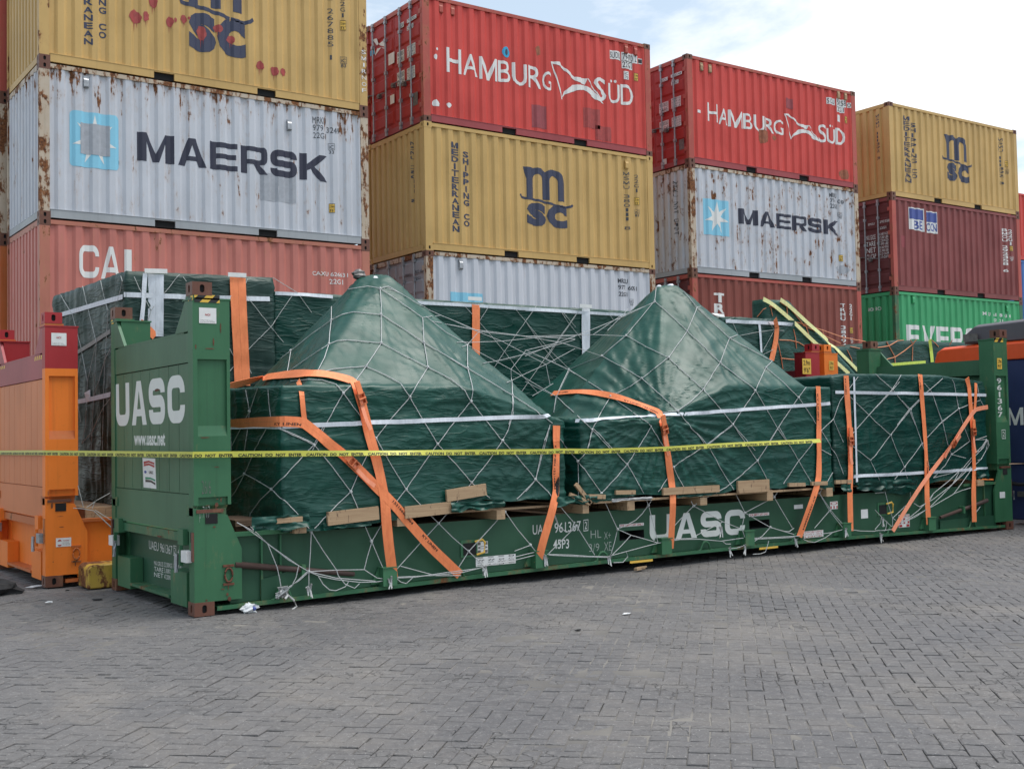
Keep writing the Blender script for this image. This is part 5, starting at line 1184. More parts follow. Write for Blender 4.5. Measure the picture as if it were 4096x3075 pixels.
flap(WA, c2, 170, 560, 530, 705, -.10, M['tarp'], .05, 1); flap(WA, c2, 1420, 470, 1760, 560, -.11, M['tarp'], .05, 2); flap(WA, c2, 620, 600, 920, 665, -.09, M['tarp'], .03, 3); flap(WA, c4, 200, 440, 400, 520, -.11, M['tarp'], .04, 4)
flap(WB, c4, 400, 430, 545, 500, -.10, M['tarp'], .04, 5); flap(WB, c4, 960, 430, 1180, 462, -.10, M['tarp'], .03, 6); flap(WB, c4, 2000, 370, 2060, 430, -.12, M['tarp'], .04, 7)
flap(WC, c5, 640, 1225, 1010, 1325, -.04, M['tarp_b'], .06, 8); flap(WC, c5, 1370, 1170, 1442, 1245, -.04, M['tarp_b'], .04, 9)
M['film'] = plain('clear_plastic_film', (.42, .42, .42), .2, 0, .2, 20)
flap(WB, c4, 545, 450, 800, 492, -.09, M['film'], .03, 10, 'plastic_film')
# timber under and on the loads
def skid(root, fr, xl, xr, yb, yt, Y=-.10, back=2.3):
    a = at(*fr(xl, yb), 'y', Y); b = at(*fr(xr, yt), 'y', Y); w = b[0]-a[0]; z0 = max(.662, min(a[2], .72))
    q = MB(); q.box(a[0], a[0]+w, Y, back, .661, max(b[2], .74)); q.build('skid_beam', M['wood'], root)
for f_, xl, xr, yb, yt, rt in ((c2, 1718, 1770, 600, 535, WA), (c2, 440, 515, 712, 690, WA), (c2, 1090, 1180, 655, 632, WA), (c4, 365, 403, 550, 502, WA), (c4, 648, 692, 528, 478, WB), (c4, 1108, 1150, 502, 455, WB), (c4, 1530, 1566, 468, 410, WB), (c4, 1906, 1944, 446, 395, WB), (c5, 1376, 1414, 1284, 1240, WC)):
    skid(rt, f_, xl, xr, yb, yt, -.09 if rt is not WC else -.06)
for rt, x0, x1, y0, z in ((WA, .95, 3.9, .0, .745), (WB, 4.35, 8.1, -.075, .755), (WC, 8.6, 11.5, .06, .745)):
    q = MB(); q.box(x0, x1, y0, 2.3, z, z+.022); q.build('base_board', M['wood'], rt)
for rt, x0, x1 in ((WD, .5, 2.0), (WE, 2.2, 10.5)):
    for x in np.arange(x0, x1, .85): q = MB(); q.box(x, x+.12, 3.2, 5.4, .661, .80); q.build('skid_beam', M['wood'], rt)
q = MB(); q.box(-.05, 1.9, 3.25, 5.3, .662, .80); q.build('plywood_stack', M['wood'], WD)
for k in range(4): q = MB(); q.box(12.1+k, 12.25+k, 4.3, 5.4, .661, .82); q.build('skid_beam', M['wood'], WF)
for rt, fr, l, r_, h in ((WA, c2, (303, 607), (487, 592), 32), (WA, c2, (646, 592), (969, 553), 84), (WA, c2, (1135, 552), (1426, 520), 74), (WA, c2, (1398, 447), (1648, 405), 74), (WA, c4, (282, 438), (410, 494), 26), (WA, c4, (320, 372), (414, 494), 26),
                        (WA, c4, (402, 450), (505, 452), 28), (WB, c4, (572, 425), (695, 423), 26), (WB, c4, (870, 420), (1225, 400), 45), (WB, c4, (1342, 392), (1540, 380), 76), (WB, c4, (1665, 377), (1768, 375), 23), (WB, c4, (1808, 369), (1908, 366), 23), (WB, c4, (1960, 360), (2060, 355), 22)):
    Y = -.105; a = at(*fr(*l), 'y', Y); b = at(*fr(*r_), 'y', Y); m_ = (a+b)/2; t_ = (b-a)/2; hh = h*.6329/F*np.linalg.norm(ray(*fr(*l)))*((Y-CAMP[1])/ray(*fr(*l))[1])/2
    up = np.cross(np.array([0, -1, 0]), t_/np.linalg.norm(t_)); up = up/np.linalg.norm(up)*hh
    q = MB(); q.obox(m_, t_, (0, .014, 0), up); q.build('batten', M['wood'], rt)
for fr, l, r_ in ((c9, (500, 515), (650, 560)),):
    a = at(*fr(*l), 'y', .3); b = at(*fr(*r_), 'y', .3); q = MB()
    for k in range(3): q.box(.42, .66+.02*k, .12, .75, .74+k*.02, .757+k*.02)
    q.box(.45, .6, .2, .35, .661, .739)
    q.build('plywood_sheet', M['woodd'], WA)

# ------------------------------------------------------------------ ropes, straps and bands
def cast_ray(px, py, keys):
    d = ray(px, py); d = Vector(d/np.linalg.norm(d)); best = None
    for k in keys:
        loc, nor, _, dist = BV[k].ray_cast(Vector(CAMP), d)
        if loc is not None and (best is None or dist < best[2]):
            if nor.dot(d) > 0: nor = -nor
            best = (loc, nor, dist)
    return best
def trace(pts, fr, keys='ABC', Y=None, lift=.010, step=14, near=False):
    """follow a line of the photograph over the surfaces named in keys; Y: depth where there is none (or the nearer of both)"""
    P = []; N_ = []
    pp = [(*fr(p[0], p[1]), p[2] if len(p) > 2 else None) for p in pts]
    for i in range(len(pp)-1):
        (xa, ya, Ya), (xb, yb, Yb) = pp[i], pp[i+1]; n = max(1, int(math.hypot(xb-xa, yb-ya)/step))
        for k in range(n+(1 if i == len(pp)-2 else 0)):
            t = k/n; x = xa+(xb-xa)*t; y = ya+(yb-ya)*t
            if Ya is not None and Yb is not None: p = at(x, y, 'y', Ya+(Yb-Ya)*t); P.append(p); N_.append(np.array([-.2, -1, 0])); continue
            h = cast_ray(x, y, keys) if keys else None
            pl = at(x, y, 'y', Y) if Y is not None else None
            if h is not None and (pl is None or not near or h[2] < np.linalg.norm(pl-CAMP)): P.append(np.array(h[0]+h[1]*lift)); N_.append(np.array(h[1]))
            elif pl is not None: P.append(pl); N_.append(np.array([-.2, -1, 0]))
    return P, N_
def ropes(mb, lines, fr, keys='ABC', Y=None, r=.0042, near=False, lift=.010, n=5):
    for ln in lines:
        P, _ = trace(ln, fr, keys, Y, lift, 16, near)
        # drop jumps to a far surface
        seg = [P[0]] if P else []
        for a, b in zip(P[:-1], P[1:]):
            if np.linalg.norm(b-a) > (1.6 if near else .6):
                if len(seg) > 1: mb.tube(seg, r, n, False)
                seg = [b]
            else: seg.append(b)
        if len(seg) > 1: mb.tube(seg, r, n, False)
def knots(mb, pts, fr, keys='ABC', Y=None, s=.016):
    for p in pts:
        P, _ = trace([p, (p[0]+.1, p[1])], fr, keys, Y, .012, 99)
        if P: mb.lump(tuple(P[0]), s, s, s, int(p[0]), 6, 4)
NETA = [[(143, 835), (180, 950), (188, 1060), (190, 1180)], [(275, 825), (298, 950), (287, 1050), (268, 1180)], [(405, 800), (412, 900), (425, 1000)], [(345, 815), (298, 950), (180, 1180)],
 [(555, 485), (660, 375), (778, 283), (880, 235), (990, 218), (1062, 230), (1110, 218)], [(1110, 218), (1185, 262)], [(1062, 232), (1180, 310), (1310, 403)], [(780, 283), (778, 418), (762, 560), (735, 640), (690, 722)],
 [(1062, 232), (1068, 385), (1068, 553), (978, 690), (905, 790), (843, 842)], [(555, 485), (540, 597), (518, 725)], [(350, 750), (440, 672), (540, 597), (660, 500), (778, 418), (840, 385), (905, 370), (1068, 385), (1200, 470), (1320, 550), (1575, 700), (1700, 775), (1840, 860), (1980, 950), (2075, 1020)],
 [(1310, 403), (1320, 550), (1343, 695), (1235, 867)], [(518, 725), (640, 640), (762, 560), (810, 540), (870, 535), (1068, 553), (1200, 625), (1343, 695), (1480, 765), (1560, 830), (1595, 892)], [(720, 722), (785, 705), (978, 690), (1100, 745), (1180, 790), (1235, 867)],
 [(1575, 560), (1575, 700), (1600, 790), (1608, 830), (1595, 892)], [(1835, 705), (1840, 860), (1845, 960), (1815, 1060), (1780, 1125)], [(325, 705), (332, 752)], [(845, 842), (800, 795), (720, 770), (640, 768), (540, 775)], [(843, 842), (745, 1020), (660, 1180)], [(843, 842), (945, 980), (1035, 1110)],
 [(1235, 867), (1120, 1000), (1035, 1110)], [(1235, 867), (1310, 1000), (1400, 1145)], [(1400, 1145), (1500, 1010), (1595, 892)], [(1595, 892), (1680, 1000), (1780, 1125)], [(430, 1035), (560, 1090), (672, 1142)], [(215, 790), (300, 770), (400, 752), (500, 745)]]
NETA2 = [[(290, -5), (420, 60), (560, 122)], [(560, 122), (440, 250), (300, 405)], [(300, 405), (230, 470), (165, 560), (160, 640)], [(560, 122), (620, 0)], [(560, 122), (680, 270), (792, 420)], [(792, 420), (660, 550), (545, 672)], [(792, 420), (862, 255), (900, 180), (951, 83)], [(951, 83), (1040, 240), (1140, 405)],
 [(1340, 118), (1240, 260), (1140, 405)], [(1340, 118), (1450, 240), (1555, 363)], [(1752, 98), (1660, 230), (1555, 363)], [(1752, 98), (1860, 220), (1960, 343)], [(1960, 343), (1860, 450), (1770, 547)], [(1960, 343), (2010, 120), (2050, 0)], [(1960, 343), (2020, 400), (2080, 470)], [(300, 405), (210, 350), (130, 308), (0, 390)],
 [(130, 308), (200, 140), (280, 0)], [(300, 405), (430, 530), (545, 672)], [(130, 308), (70, 420), (0, 510)], [(1555, 363), (1670, 460), (1770, 547)], [(792, 420), (835, 520), (870, 600)], [(1140, 405), (1060, 510), (1030, 560)], [(1140, 405), (1240, 510), (1290, 560)], [(1555, 363), (1450, 500), (1420, 540)]]
LOWA = [[(545, 672), (625, 800), (705, 915), (715, 950), (760, 1005), (820, 1030), (850, 1000)], [(545, 672), (540, 800), (532, 915)], [(870, 600), (925, 732), (1010, 930)], [(1030, 560), (930, 730), (900, 830), (880, 910)], [(1290, 560), (1350, 620), (1440, 710), (1540, 797), (1635, 890)], [(1420, 540), (1350, 620), (1220, 760), (1085, 910)],
 [(1770, 547), (1850, 660), (1930, 755), (1965, 800)], [(1770, 547), (1640, 690), (1540, 797), (1475, 900)], [(160, 640), (270, 750), (330, 900), (345, 970), (355, 1030)], [(75, 615), (200, 680), (270, 750), (465, 887), (530, 925)], [(120, 640), (240, 725), (400, 850), (465, 887)], [(530, 925), (600, 955), (700, 975), (850, 992), (950, 990), (1060, 975)],
 [(530, 925), (700, 965), (950, 985)], [(530, 925), (700, 915), (880, 912), (960, 965), (1000, 970)], [(530, 925), (470, 980), (375, 1040)], [(520, 925), (450, 990), (380, 1050)], [(530, 925), (530, 980), (530, 1035)], [(465, 887), (450, 960), (420, 1020)], [(590, 955), (620, 1005), (660, 1040), (700, 1045), (760, 1020), (780, 990)],
 [(1080, 965), (1200, 960), (1400, 930), (1600, 905), (1840, 830), (1965, 800)], [(1080, 960), (1300, 950), (1500, 930), (1620, 900)], [(1110, 890), (1220, 920), (1330, 950), (1490, 950)], [(1080, 965), (1110, 990), (1145, 1000), (1195, 955)], [(1640, 890), (1800, 860), (1960, 820)], [(1830, 795), (1930, 758)], [(2080, 570), (2100, 620), (2130, 660), (2170, 675)]]
net = MB(); ropes(net, NETA, c1, 'A'); ropes(net, NETA2, c2, 'A'); ropes(net, LOWA, c2, '', -.03)
knots(net, [(778, 418), (1062, 232), (1068, 385), (1068, 553), (762, 560), (978, 690), (1320, 550), (1343, 695), (1235, 867), (843, 842), (1595, 892), (1575, 700), (1840, 860), (1780, 1125), (540, 597), (298, 950)], c1, 'A')
knots(net, [(560, 122), (300, 405), (792, 420), (951, 83), (1140, 405), (1340, 118), (1555, 363), (1752, 98), (1960, 343), (130, 308)], c2, 'A')
knots(net, [(545, 672), (925, 732), (1350, 620), (1770, 547), (1540, 797), (1930, 755), (530, 925)], c2, '', -.03)
o = net.build('cargo_net', M['rope']); tag(o, 'white rope net over the left peaked load tied along the green beam', 'net', 'rope nets over the loads')
net = MB()
NETB = [[(835, 215), (820, 327), (700, 470), (640, 543), (560, 610), (490, 672), (380, 715), (280, 757)], [(820, 327), (925, 420), (1025, 515), (1130, 615), (1230, 715), (1340, 800), (1450, 880)], [(1000, 262), (1085, 365), (1110, 360)], [(1085, 365), (1025, 515), (905, 683), (740, 815), (640, 880), (545, 925), (480, 1030), (420, 1133), (400, 1240)],
 [(1085, 365), (1180, 455), (1290, 560), (1420, 630), (1560, 705)], [(640, 543), (770, 615), (905, 683), (1020, 790), (1125, 883), (1220, 990), (1310, 1100), (1450, 1264)], [(490, 672), (620, 745), (740, 815), (860, 920), (965, 1020), (1130, 1220)], [(280, 757), (410, 840), (545, 925), (670, 1020), (790, 1105)],
 [(1290, 560), (1230, 715), (1125, 883), (1050, 960), (965, 1020), (860, 1028), (780, 1040)], [(1340, 540), (1290, 560)], [(1560, 705), (1520, 745), (1450, 895), (1310, 1100), (1150, 1225)], [(1520, 745), (1620, 830), (1725, 930), (1800, 1040), (1870, 1150)], [(1725, 930), (1630, 1070), (1540, 1210)], [(1450, 880), (1520, 1000), (1600, 1140), (1680, 1250)],
 [(1725, 930), (1840, 785)], [(280, 757), (240, 840), (200, 925), (185, 1030)], [(200, 925), (310, 1030), (420, 1133), (530, 1250)]]
NETB2 = [[(155, 0), (65, 343), (0, 420)], [(65, 343), (0, 265)], [(65, 343), (160, 440)], [(430, 10), (385, 170), (340, 228), (410, 330), (480, 430)], [(340, 228), (342, 340), (342, 450)], [(220, 90), (340, 228)], [(430, 20), (540, 140), (645, 250), (720, 380), (760, 450)], [(645, 250), (560, 345), (480, 430)], [(800, 0), (720, 130), (645, 250)],
 [(790, 0), (900, 180)], [(935, 265), (1000, 390), (1050, 480)], [(1310, 0), (1230, 60), (1150, 125), (1040, 190), (935, 265)], [(900, 330), (840, 420), (810, 460)], [(1035, 0), (1150, 125), (1260, 320), (1330, 430)], [(1600, 10), (1545, 105), (1465, 225), (1370, 310), (1270, 390), (1180, 440)], [(1315, 0), (1465, 225), (1530, 350)],
 [(1600, 10), (1700, 180), (1810, 370)], [(1820, 110), (1715, 240), (1630, 370)], [(1860, 150), (1980, 215)], [(2030, 120), (1980, 230), (1900, 370)]]
LOWB = [[(480, 430), (535, 550), (585, 657), (565, 740), (545, 810)], [(760, 450), (780, 505), (810, 620), (840, 740)], [(1050, 480), (1065, 510), (1160, 560), (1250, 610), (1380, 660)], [(810, 460), (780, 505), (740, 560), (700, 600), (640, 632), (585, 657), (670, 695), (760, 720), (845, 745)], [(1330, 430), (1390, 553), (1470, 600), (1550, 645), (1700, 690)],
 [(1180, 440), (1065, 510), (1000, 575), (940, 640)], [(1530, 350), (1575, 455), (1630, 550), (1690, 650)], [(1630, 370), (1575, 455), (1480, 505), (1390, 553), (1370, 650), (1390, 710)], [(1900, 370), (1860, 430), (1925, 540), (2010, 650)], [(1925, 540), (1830, 650)], [(1860, 430), (1950, 560), (2025, 645)],
 [(140, 815), (220, 818), (300, 820), (400, 828), (520, 830), (650, 795), (750, 768), (840, 745), (980, 722), (1100, 720), (1240, 732), (1380, 712)], [(150, 820), (300, 828), (520, 835)], [(190, 570), (215, 640), (260, 675), (300, 665), (325, 635)], [(160, 440), (325, 635), (150, 810)], [(325, 635), (440, 820)], [(550, 820), (610, 760), (670, 695)],
 [(1390, 715), (1550, 710), (1720, 700), (1850, 690), (1940, 678), (2020, 655), (2120, 668), (2212, 670)], [(1390, 722), (1550, 716), (1700, 708)], [(1550, 645), (1500, 700), (1440, 740), (1390, 760), (1340, 775), (1300, 780)], [(1700, 650), (1670, 672), (1640, 670), (1600, 660), (1550, 645)], [(1760, 720), (1790, 735), (1830, 740), (1900, 710), (1940, 680)],
 [(1540, 730), (1530, 770), (1520, 800), (1490, 812), (1440, 815)], [(1250, 610), (1095, 690), (1050, 715), (900, 720)], [(1250, 735), (1270, 750), (1300, 750)], [(640, 800), (650, 830), (620, 865), (560, 868)]]
ropes(net, NETB, c3, 'B'); ropes(net, NETB2, c4, 'AB'); ropes(net, LOWB, c4, '', -.035)
AIR = [[(0, 655), (270, 778), (490, 865), (700, 975), (910, 1085)], [(0, 712), (200, 752), (620, 805), (1040, 875), (1186, 920)], [(60, 882), (490, 865), (830, 830), (1186, 812)], [(270, 778), (160, 905), (110, 925)], [(160, 905), (370, 1020), (578, 1132), (790, 1260), (1010, 1390)], [(160, 905), (160, 1132)], [(578, 1132), (722, 950), (1000, 885), (1186, 820)],
       [(722, 950), (930, 1045), (1133, 1140), (1186, 1175)], [(310, 1080), (520, 1035), (720, 985), (1186, 850)], [(530, 1265), (720, 1170), (910, 1085), (1186, 935)], [(910, 1085), (950, 1280)], [(780, 1385), (980, 1265)], [(270, 775), (620, 810), (900, 828), (1186, 845)], [(578, 1132), (590, 1385), (600, 1450), (580, 1550), (555, 1650)], [(1133, 1140), (1010, 1390), (985, 1540)], [(0, 1035), (160, 1135)]]
ropes(net, [[(1110, 222), (1185, 262), (1300, 330), (1420, 385), (1530, 430), (1640, 478)], [(1310, 403), (1420, 385)], [(1370, 425), (1500, 445), (1620, 470), (1700, 483)], [(1330, 395), (1450, 490), (1575, 560)]], c1, 'A', 1.0, .0034, near=True)
ropes(net, AIR, c12, 'AB', 1.0, .0034, near=True)
ropes(net, [[(820, 327), (600, 430), (430, 500), (220, 580), (0, 670)], [(820, 330), (600, 420), (430, 535)], [(640, 543), (430, 535), (220, 540), (0, 545)], [(490, 672), (250, 590), (0, 545)], [(280, 757), (140, 690), (0, 630)], [(200, 925), (100, 880), (0, 830)], [(655, 370), (600, 430), (520, 510)]], c3, 'AB', 1.0, .0034, near=True)
knots(net, [(820, 327), (640, 543), (490, 672), (280, 757), (1025, 515), (905, 683), (740, 815), (545, 925), (420, 1133), (1230, 715), (1125, 883), (965, 1020), (1310, 1100), (1450, 890), (1520, 745), (1725, 930), (200, 925), (1290, 560)], c3, 'B')
knots(net, [(340, 228), (645, 250), (480, 430), (1150, 125), (1465, 225), (935, 265)], c4, 'AB'); knots(net, [(585, 657), (780, 505), (1065, 510), (1390, 553), (1575, 455), (1860, 430), (1925, 540), (1550, 645), (325, 635)], c4, '', -.035)
o = net.build('cargo_net', M['rope']); tag(o, 'white rope net over the middle peaked load, strung across the gap to the left', 'net', 'rope nets over the loads')
net = MB()
NETC = [[(0, 1100), (95, 1185), (190, 1270), (280, 1380), (370, 1490), (440, 1661)], [(290, 1100), (265, 1180), (190, 1270), (100, 1370), (0, 1470)], [(780, 1110), (670, 1210), (550, 1310), (460, 1400), (370, 1490), (240, 1661)], [(540, 1200), (620, 1290), (680, 1460), (740, 1640)], [(825, 1110), (870, 1200), (920, 1480), (965, 1640)],
        [(920, 1480), (820, 1560), (700, 1661)], [(920, 1480), (1040, 1430), (1160, 1385), (1120, 1200)], [(1160, 1385), (1210, 1470)]]
NETC2 = [[(0, 240), (80, 310), (165, 385), (235, 560), (320, 740), (360, 900), (390, 1020)], [(490, 0), (385, 105), (280, 240), (165, 385), (80, 500), (0, 610)], [(290, 0), (385, 105), (450, 290), (515, 480), (610, 780)], [(650, 0), (740, 235), (800, 490), (840, 600)], [(740, 235), (570, 415)], [(740, 235), (830, 165), (920, 95), (1010, 60)],
         [(905, 0), (920, 95), (965, 255), (1040, 450)], [(515, 480), (420, 610), (320, 740), (210, 880), (110, 1010)], [(0, 790), (50, 900), (100, 1000)], [(840, 600), (940, 530), (1045, 450)], [(840, 600), (920, 622), (1000, 640)], [(840, 600), (770, 720), (640, 860)], [(640, 860), (800, 818), (960, 770)]]
LOWC = [[(390, 1020), (395, 1100), (360, 1150), (195, 1305)], [(110, 1010), (150, 1160), (195, 1305), (195, 1400)], [(0, 1030), (100, 1020)], [(195, 1305), (230, 1330)], [(430, 1140), (490, 1180), (550, 1150)], [(0, 1215), (70, 1290), (120, 1340), (185, 1400)], [(70, 1300), (60, 1360), (0, 1430)], [(130, 1340), (120, 1420), (105, 1450)], [(0, 1445), (100, 1440), (180, 1430)],
        [(970, 750), (810, 900), (650, 1030), (590, 1110), (480, 1220), (380, 1300), (230, 1380)], [(860, 930), (730, 1065), (600, 1190), (450, 1290), (300, 1360)], [(1060, 780), (960, 920), (870, 1040), (740, 1115), (610, 1190), (350, 1330)], [(1060, 740), (860, 930), (640, 1100), (500, 1180)], [(860, 1040), (960, 1000), (1060, 970)], [(1165, 1180), (1120, 1240)], [(930, 800), (860, 930)], [(650, 1030), (600, 1120)]]
FAN = [[(1230, 430), (1180, 510), (1100, 590), (970, 750)], [(1235, 440), (1190, 530), (1110, 610), (860, 930)], [(1245, 450), (1220, 560), (1170, 650), (1120, 700), (1060, 740)], [(1230, 400), (1105, 440)], [(1225, 435), (1100, 440)], [(1240, 440), (1262, 500), (1230, 550)], [(1228, 440), (1160, 560), (1100, 580)], [(1130, 665), (1170, 655), (1220, 560)]]
ropes(net, NETC, c7, 'C'); ropes(net, NETC2, c8, 'C'); ropes(net, LOWC, c8, '', -.03); ropes(net, FAN, c8, 'C', -.03)
ropes(net, [[(600, 735), (715, 845), (755, 886)], [(910, 605), (855, 690), (715, 845), (610, 965)], [(755, 1088), (725, 1118), (755, 1186)], [(745, 595), (760, 612)], [(725, 1118), (600, 1020)], [(540, 760), (500, 870), (425, 940)], [(665, 595), (600, 680), (540, 760)], [(428, 940), (520, 1090), (560, 1200)], [(500, 870), (560, 1010)]], c5, 'CB')
knots(net, [(165, 385), (385, 105), (515, 480), (740, 235), (920, 95), (840, 600), (320, 740)], c8, 'C')
q = at(*c8(1230, 450), 'y', -.03)
o = net.build('cargo_net', M['rope']); tag(o, 'white rope net over the right box load gathered in a fan at its right end', 'net', 'rope nets over the loads')
net = MB()
ropes(net, [[(50, 445), (130, 530), (205, 610)], [(415, 465), (340, 570), (270, 680), (390, 820), (510, 965), (600, 1080), (680, 1190), (850, 1380)], [(545, 475), (712, 678), (845, 840), (940, 950), (1133, 1140)], [(840, 495), (712, 678), (620, 805), (510, 965), (395, 1145)], [(995, 505), (1140, 680), (1186, 730)], [(1186, 615), (1000, 880), (845, 1100), (670, 1350)]], c12, 'E', lift=.014)
ropes(net, [[(425, 165), (560, 235), (655, 370)], [(575, 220), (415, 455), (270, 600), (140, 755)], [(290, 150), (245, 240), (330, 345), (415, 455), (490, 545)], [(130, 330), (195, 275)], [(130, 515), (215, 655)], [(275, 670), (300, 730)]], c1, 'DE', lift=.014)
ropes(net, [[(85, 330), (0, 450)], [(190, 335), (270, 460), (350, 560)], [(350, 365), (230, 540), (130, 690)], [(0, 450), (100, 600), (190, 710)], [(490, 350), (560, 450)], [(655, 370), (590, 440)]], c3, 'E', lift=.014)
ropes(net, [[(0, 325), (105, 285), (170, 285)], [(20, 280), (70, 350), (130, 475)], [(40, 510), (130, 475), (350, 435), (480, 415)], [(390, 305), (480, 415), (360, 640)], [(480, 415), (620, 430)], [(370, 655), (470, 610)], [(560, 520), (490, 640)]], c10, 'E', lift=.014)
ropes(net, [[(710, 0), (815, 165), (910, 530), (980, 905), (960, 1400), (920, 1590)], [(960, 0), (985, 85), (1080, 470), (1065, 800), (1050, 1080), (1030, 1465), (1020, 1660)], [(1175, 0), (1210, 115), (1175, 660), (1155, 1185), (1145, 1660)], [(800, 760), (850, 1020), (905, 1345)], [(1080, 470), (980, 905)], [(1236, 540), (1175, 660), (1050, 1080)], [(1236, 1090), (1155, 1185), (1030, 1465), (915, 1590)], [(905, 640), (850, 960)]], c14, 'D', lift=.014)
ropes(net, [[(890, 180), (940, 290), (1000, 400)], [(1190, 165), (1070, 310), (1000, 400), (975, 480)], [(1190, 150), (1235, 210)], [(800, 140), (820, 210), (790, 340)], [(670, 180), (720, 400)], [(550, 215), (590, 380)], [(410, 300), (490, 430)]], c6, 'D', lift=.014)
ropes(net, [[(540, 795), (610, 800), (690, 815), (820, 940)], [(690, 815), (740, 860), (815, 930)], [(700, 810), (780, 860), (820, 885)], [(575, 630), (615, 790)], [(700, 745), (680, 800)], [(710, 740), (810, 685)], [(640, 790), (705, 745)]], c13, '', 3.02)
o = net.build('cargo_net', M['rope_d']); tag(o, 'grey rope net over the tall and long loads on the orange flat rack', 'net', 'rope nets over the loads')
net = MB()
ropes(net, [[(320, 290), (380, 215), (440, 180), (465, 280)], [(440, 115), (440, 180), (560, 245)], [(600, 150), (610, 260)], [(500, 120), (640, 210), (780, 380)], [(530, 515), (640, 520), (720, 540), (900, 650)], [(670, 410), (690, 500), (700, 600)], [(515, 540), (550, 690), (565, 800)], [(545, 695), (700, 710)], [(780, 340), (830, 500), (880, 640), (900, 720)], [(700, 340), (960, 420), (1160, 490), (1370, 530), (1500, 560)], [(760, 370), (970, 470), (1180, 570), (1320, 600)], [(860, 540), (1000, 580), (1180, 575)], [(960, 420), (985, 500)], [(1160, 490), (1175, 570), (1240, 700), (1260, 830)]], c10, 'FG', 4.9, .008)
ropes(net, [[(0, 805), (60, 800), (150, 785), (245, 730), (320, 720)], [(125, 740), (150, 785), (215, 905), (220, 985)], [(80, 945), (215, 910), (320, 840), (415, 765), (460, 715)], [(390, 715), (415, 765), (408, 950)], [(630, 720), (700, 795)], [(855, 720), (820, 780)]], c7, 'G', 5.7, .010)
o = net.build('cargo_net', M['rope_o']); tag(o, 'orange rope net over the sloping load and the low load at the back', 'net', 'rope nets over the loads')

def knot_thing():
    q = MB(); rg = random.Random(5); c = at(*c9(1105, 1320), 'y', -.06)
    for k in range(7):
        pts = [c+np.array([rg.uniform(-.05, .05), rg.uniform(-.02, .02), rg.uniform(-.06, .05)]) for _ in range(4)]; q.tube(pts, .011, 6)
    q.tube([c+np.array([.03, 0, -.02]), c+np.array([.10, 0, -.08]), c+np.array([.13, 0, -.14]), c+np.array([.08, 0, -.17])], .010, 6)
    for k in range(3): q.tube([c, c+np.array([-.07, 0, -.01-.02*k]), c+np.array([-.05, 0, -.05]), c], .010, 6)
    o = q.build('rope_knot', M['rope'], smooth=True); tag(o, 'thick tangle of white rope tied to the first lashing ring beside the crumpled paper', 'rope knot', 'rope knots')
    for (fr, x, y, lb) in ((c2, 1640, 900, 'rope knot hanging over the printed instruction sticker'), (c2, 1040, 975, 'rope knot at the foot of the strap ending on the first bracket'), (c2, 530, 1025, 'small frayed rope tassel beside the brown rod'), (c4, 130, 840, 'rope knot beside the bracket under the scorched strap'), (c4, 530, 835, 'rope knot on the lashing ring left of the first forklift pocket'), (c4, 1300, 780, 'frayed white rope end under the big letters on the green beam'),
                          (c4, 1390, 770, 'frayed rope tassel right of the big letters on the green beam'), (c4, 1238, 660, 'frayed rope end hanging across the letters S and C'), (c4, 1715, 725, 'rope knot at the foot of the slanted strap right of the second forklift pocket'), (c4, 2030, 660, 'rope knot at the foot of the strap between the middle and right loads'), (c8, 85, 1320, 'rope knot right of the yellow handle'), (c8, 70, 1500, 'short frayed rope end low at the lashing ring of the diagonal strap')):
        q = MB(); c = at(*fr(x, y), 'y', -.06); rg = random.Random(int(x))
        for k in range(4): q.tube([c+np.array([rg.uniform(-.03, .03), rg.uniform(-.01, .01), rg.uniform(.0, .04)]), c+np.array([rg.uniform(-.02, .02), 0, -.02]), c+np.array([rg.uniform(-.035, .035), 0, -.07-.03*rg.random()])], [.009, .010, .006], 5)
        tag(q.build('rope_knot', M['rope'], smooth=True), lb, 'rope knot', 'rope knots')
knot_thing()

def ribbon_frames(P, N_, sm=3, flatten=False):
    P = np.array(P); N_ = np.array(N_)
    n_ = len(P); fix = np.zeros(n_, bool)
    for i in range(3, n_-3):
        u1 = P[i]-P[i-3]; u2 = P[i+3]-P[i]; l1 = np.linalg.norm(u1); l2 = np.linalg.norm(u2)
        if l1 > 1e-6 and l2 > 1e-6 and (u1@u2)/(l1*l2) < .90: fix[i] = True
    for _ in range(sm):
        Q = P[1:-1]*.4+.3*(P[:-2]+P[2:]); P[1:-1] = np.where(fix[1:-1, None], P[1:-1]*.8+Q*.2, Q); N_[1:-1] = N_[1:-1]*.34+.33*(N_[:-2]+N_[2:])
    N_ /= np.linalg.norm(N_, axis=1)[:, None]; T = np.gradient(P, axis=0); T /= np.linalg.norm(T, axis=1)[:, None].clip(1e-9)
    B = np.cross(T, N_); B /= np.linalg.norm(B, axis=1)[:, None].clip(1e-9); N2 = np.cross(B, T); s = np.concatenate([[0], np.cumsum(np.linalg.norm(np.diff(P, axis=0), axis=1))])
    return P, N2, B, s
def ribbon(fr_, w, off=0, th=.003, wave=0, taper=None):
    P, N2, B, s = fr_; q = MB(); n = len(P)
    for i in range(n):
        ww = w if taper is None else w*taper(s[i]/s[-1]); c = P[i]+B[i]*off*(1 if taper is None else taper(s[i]/s[-1]))
        if wave: c = c+N2[i]*wave*math.sin(s[i]*9+off*50)
        for (b, nn) in ((-1, 0), (1, 0), (1, 1), (-1, 1)): q.v.append(tuple(c+B[i]*b*ww/2+N2[i]*th*nn))
    for i in range(n-1):
        a = i*4; b = a+4
        for k in range(4): q.f.append((a+k, a+(k+1) % 4, b+(k+1) % 4, b+k))
    q.f.append((0, 3, 2, 1)); q.f.append((4*n-4, 4*n-3, 4*n-2, 4*n-1)); return q
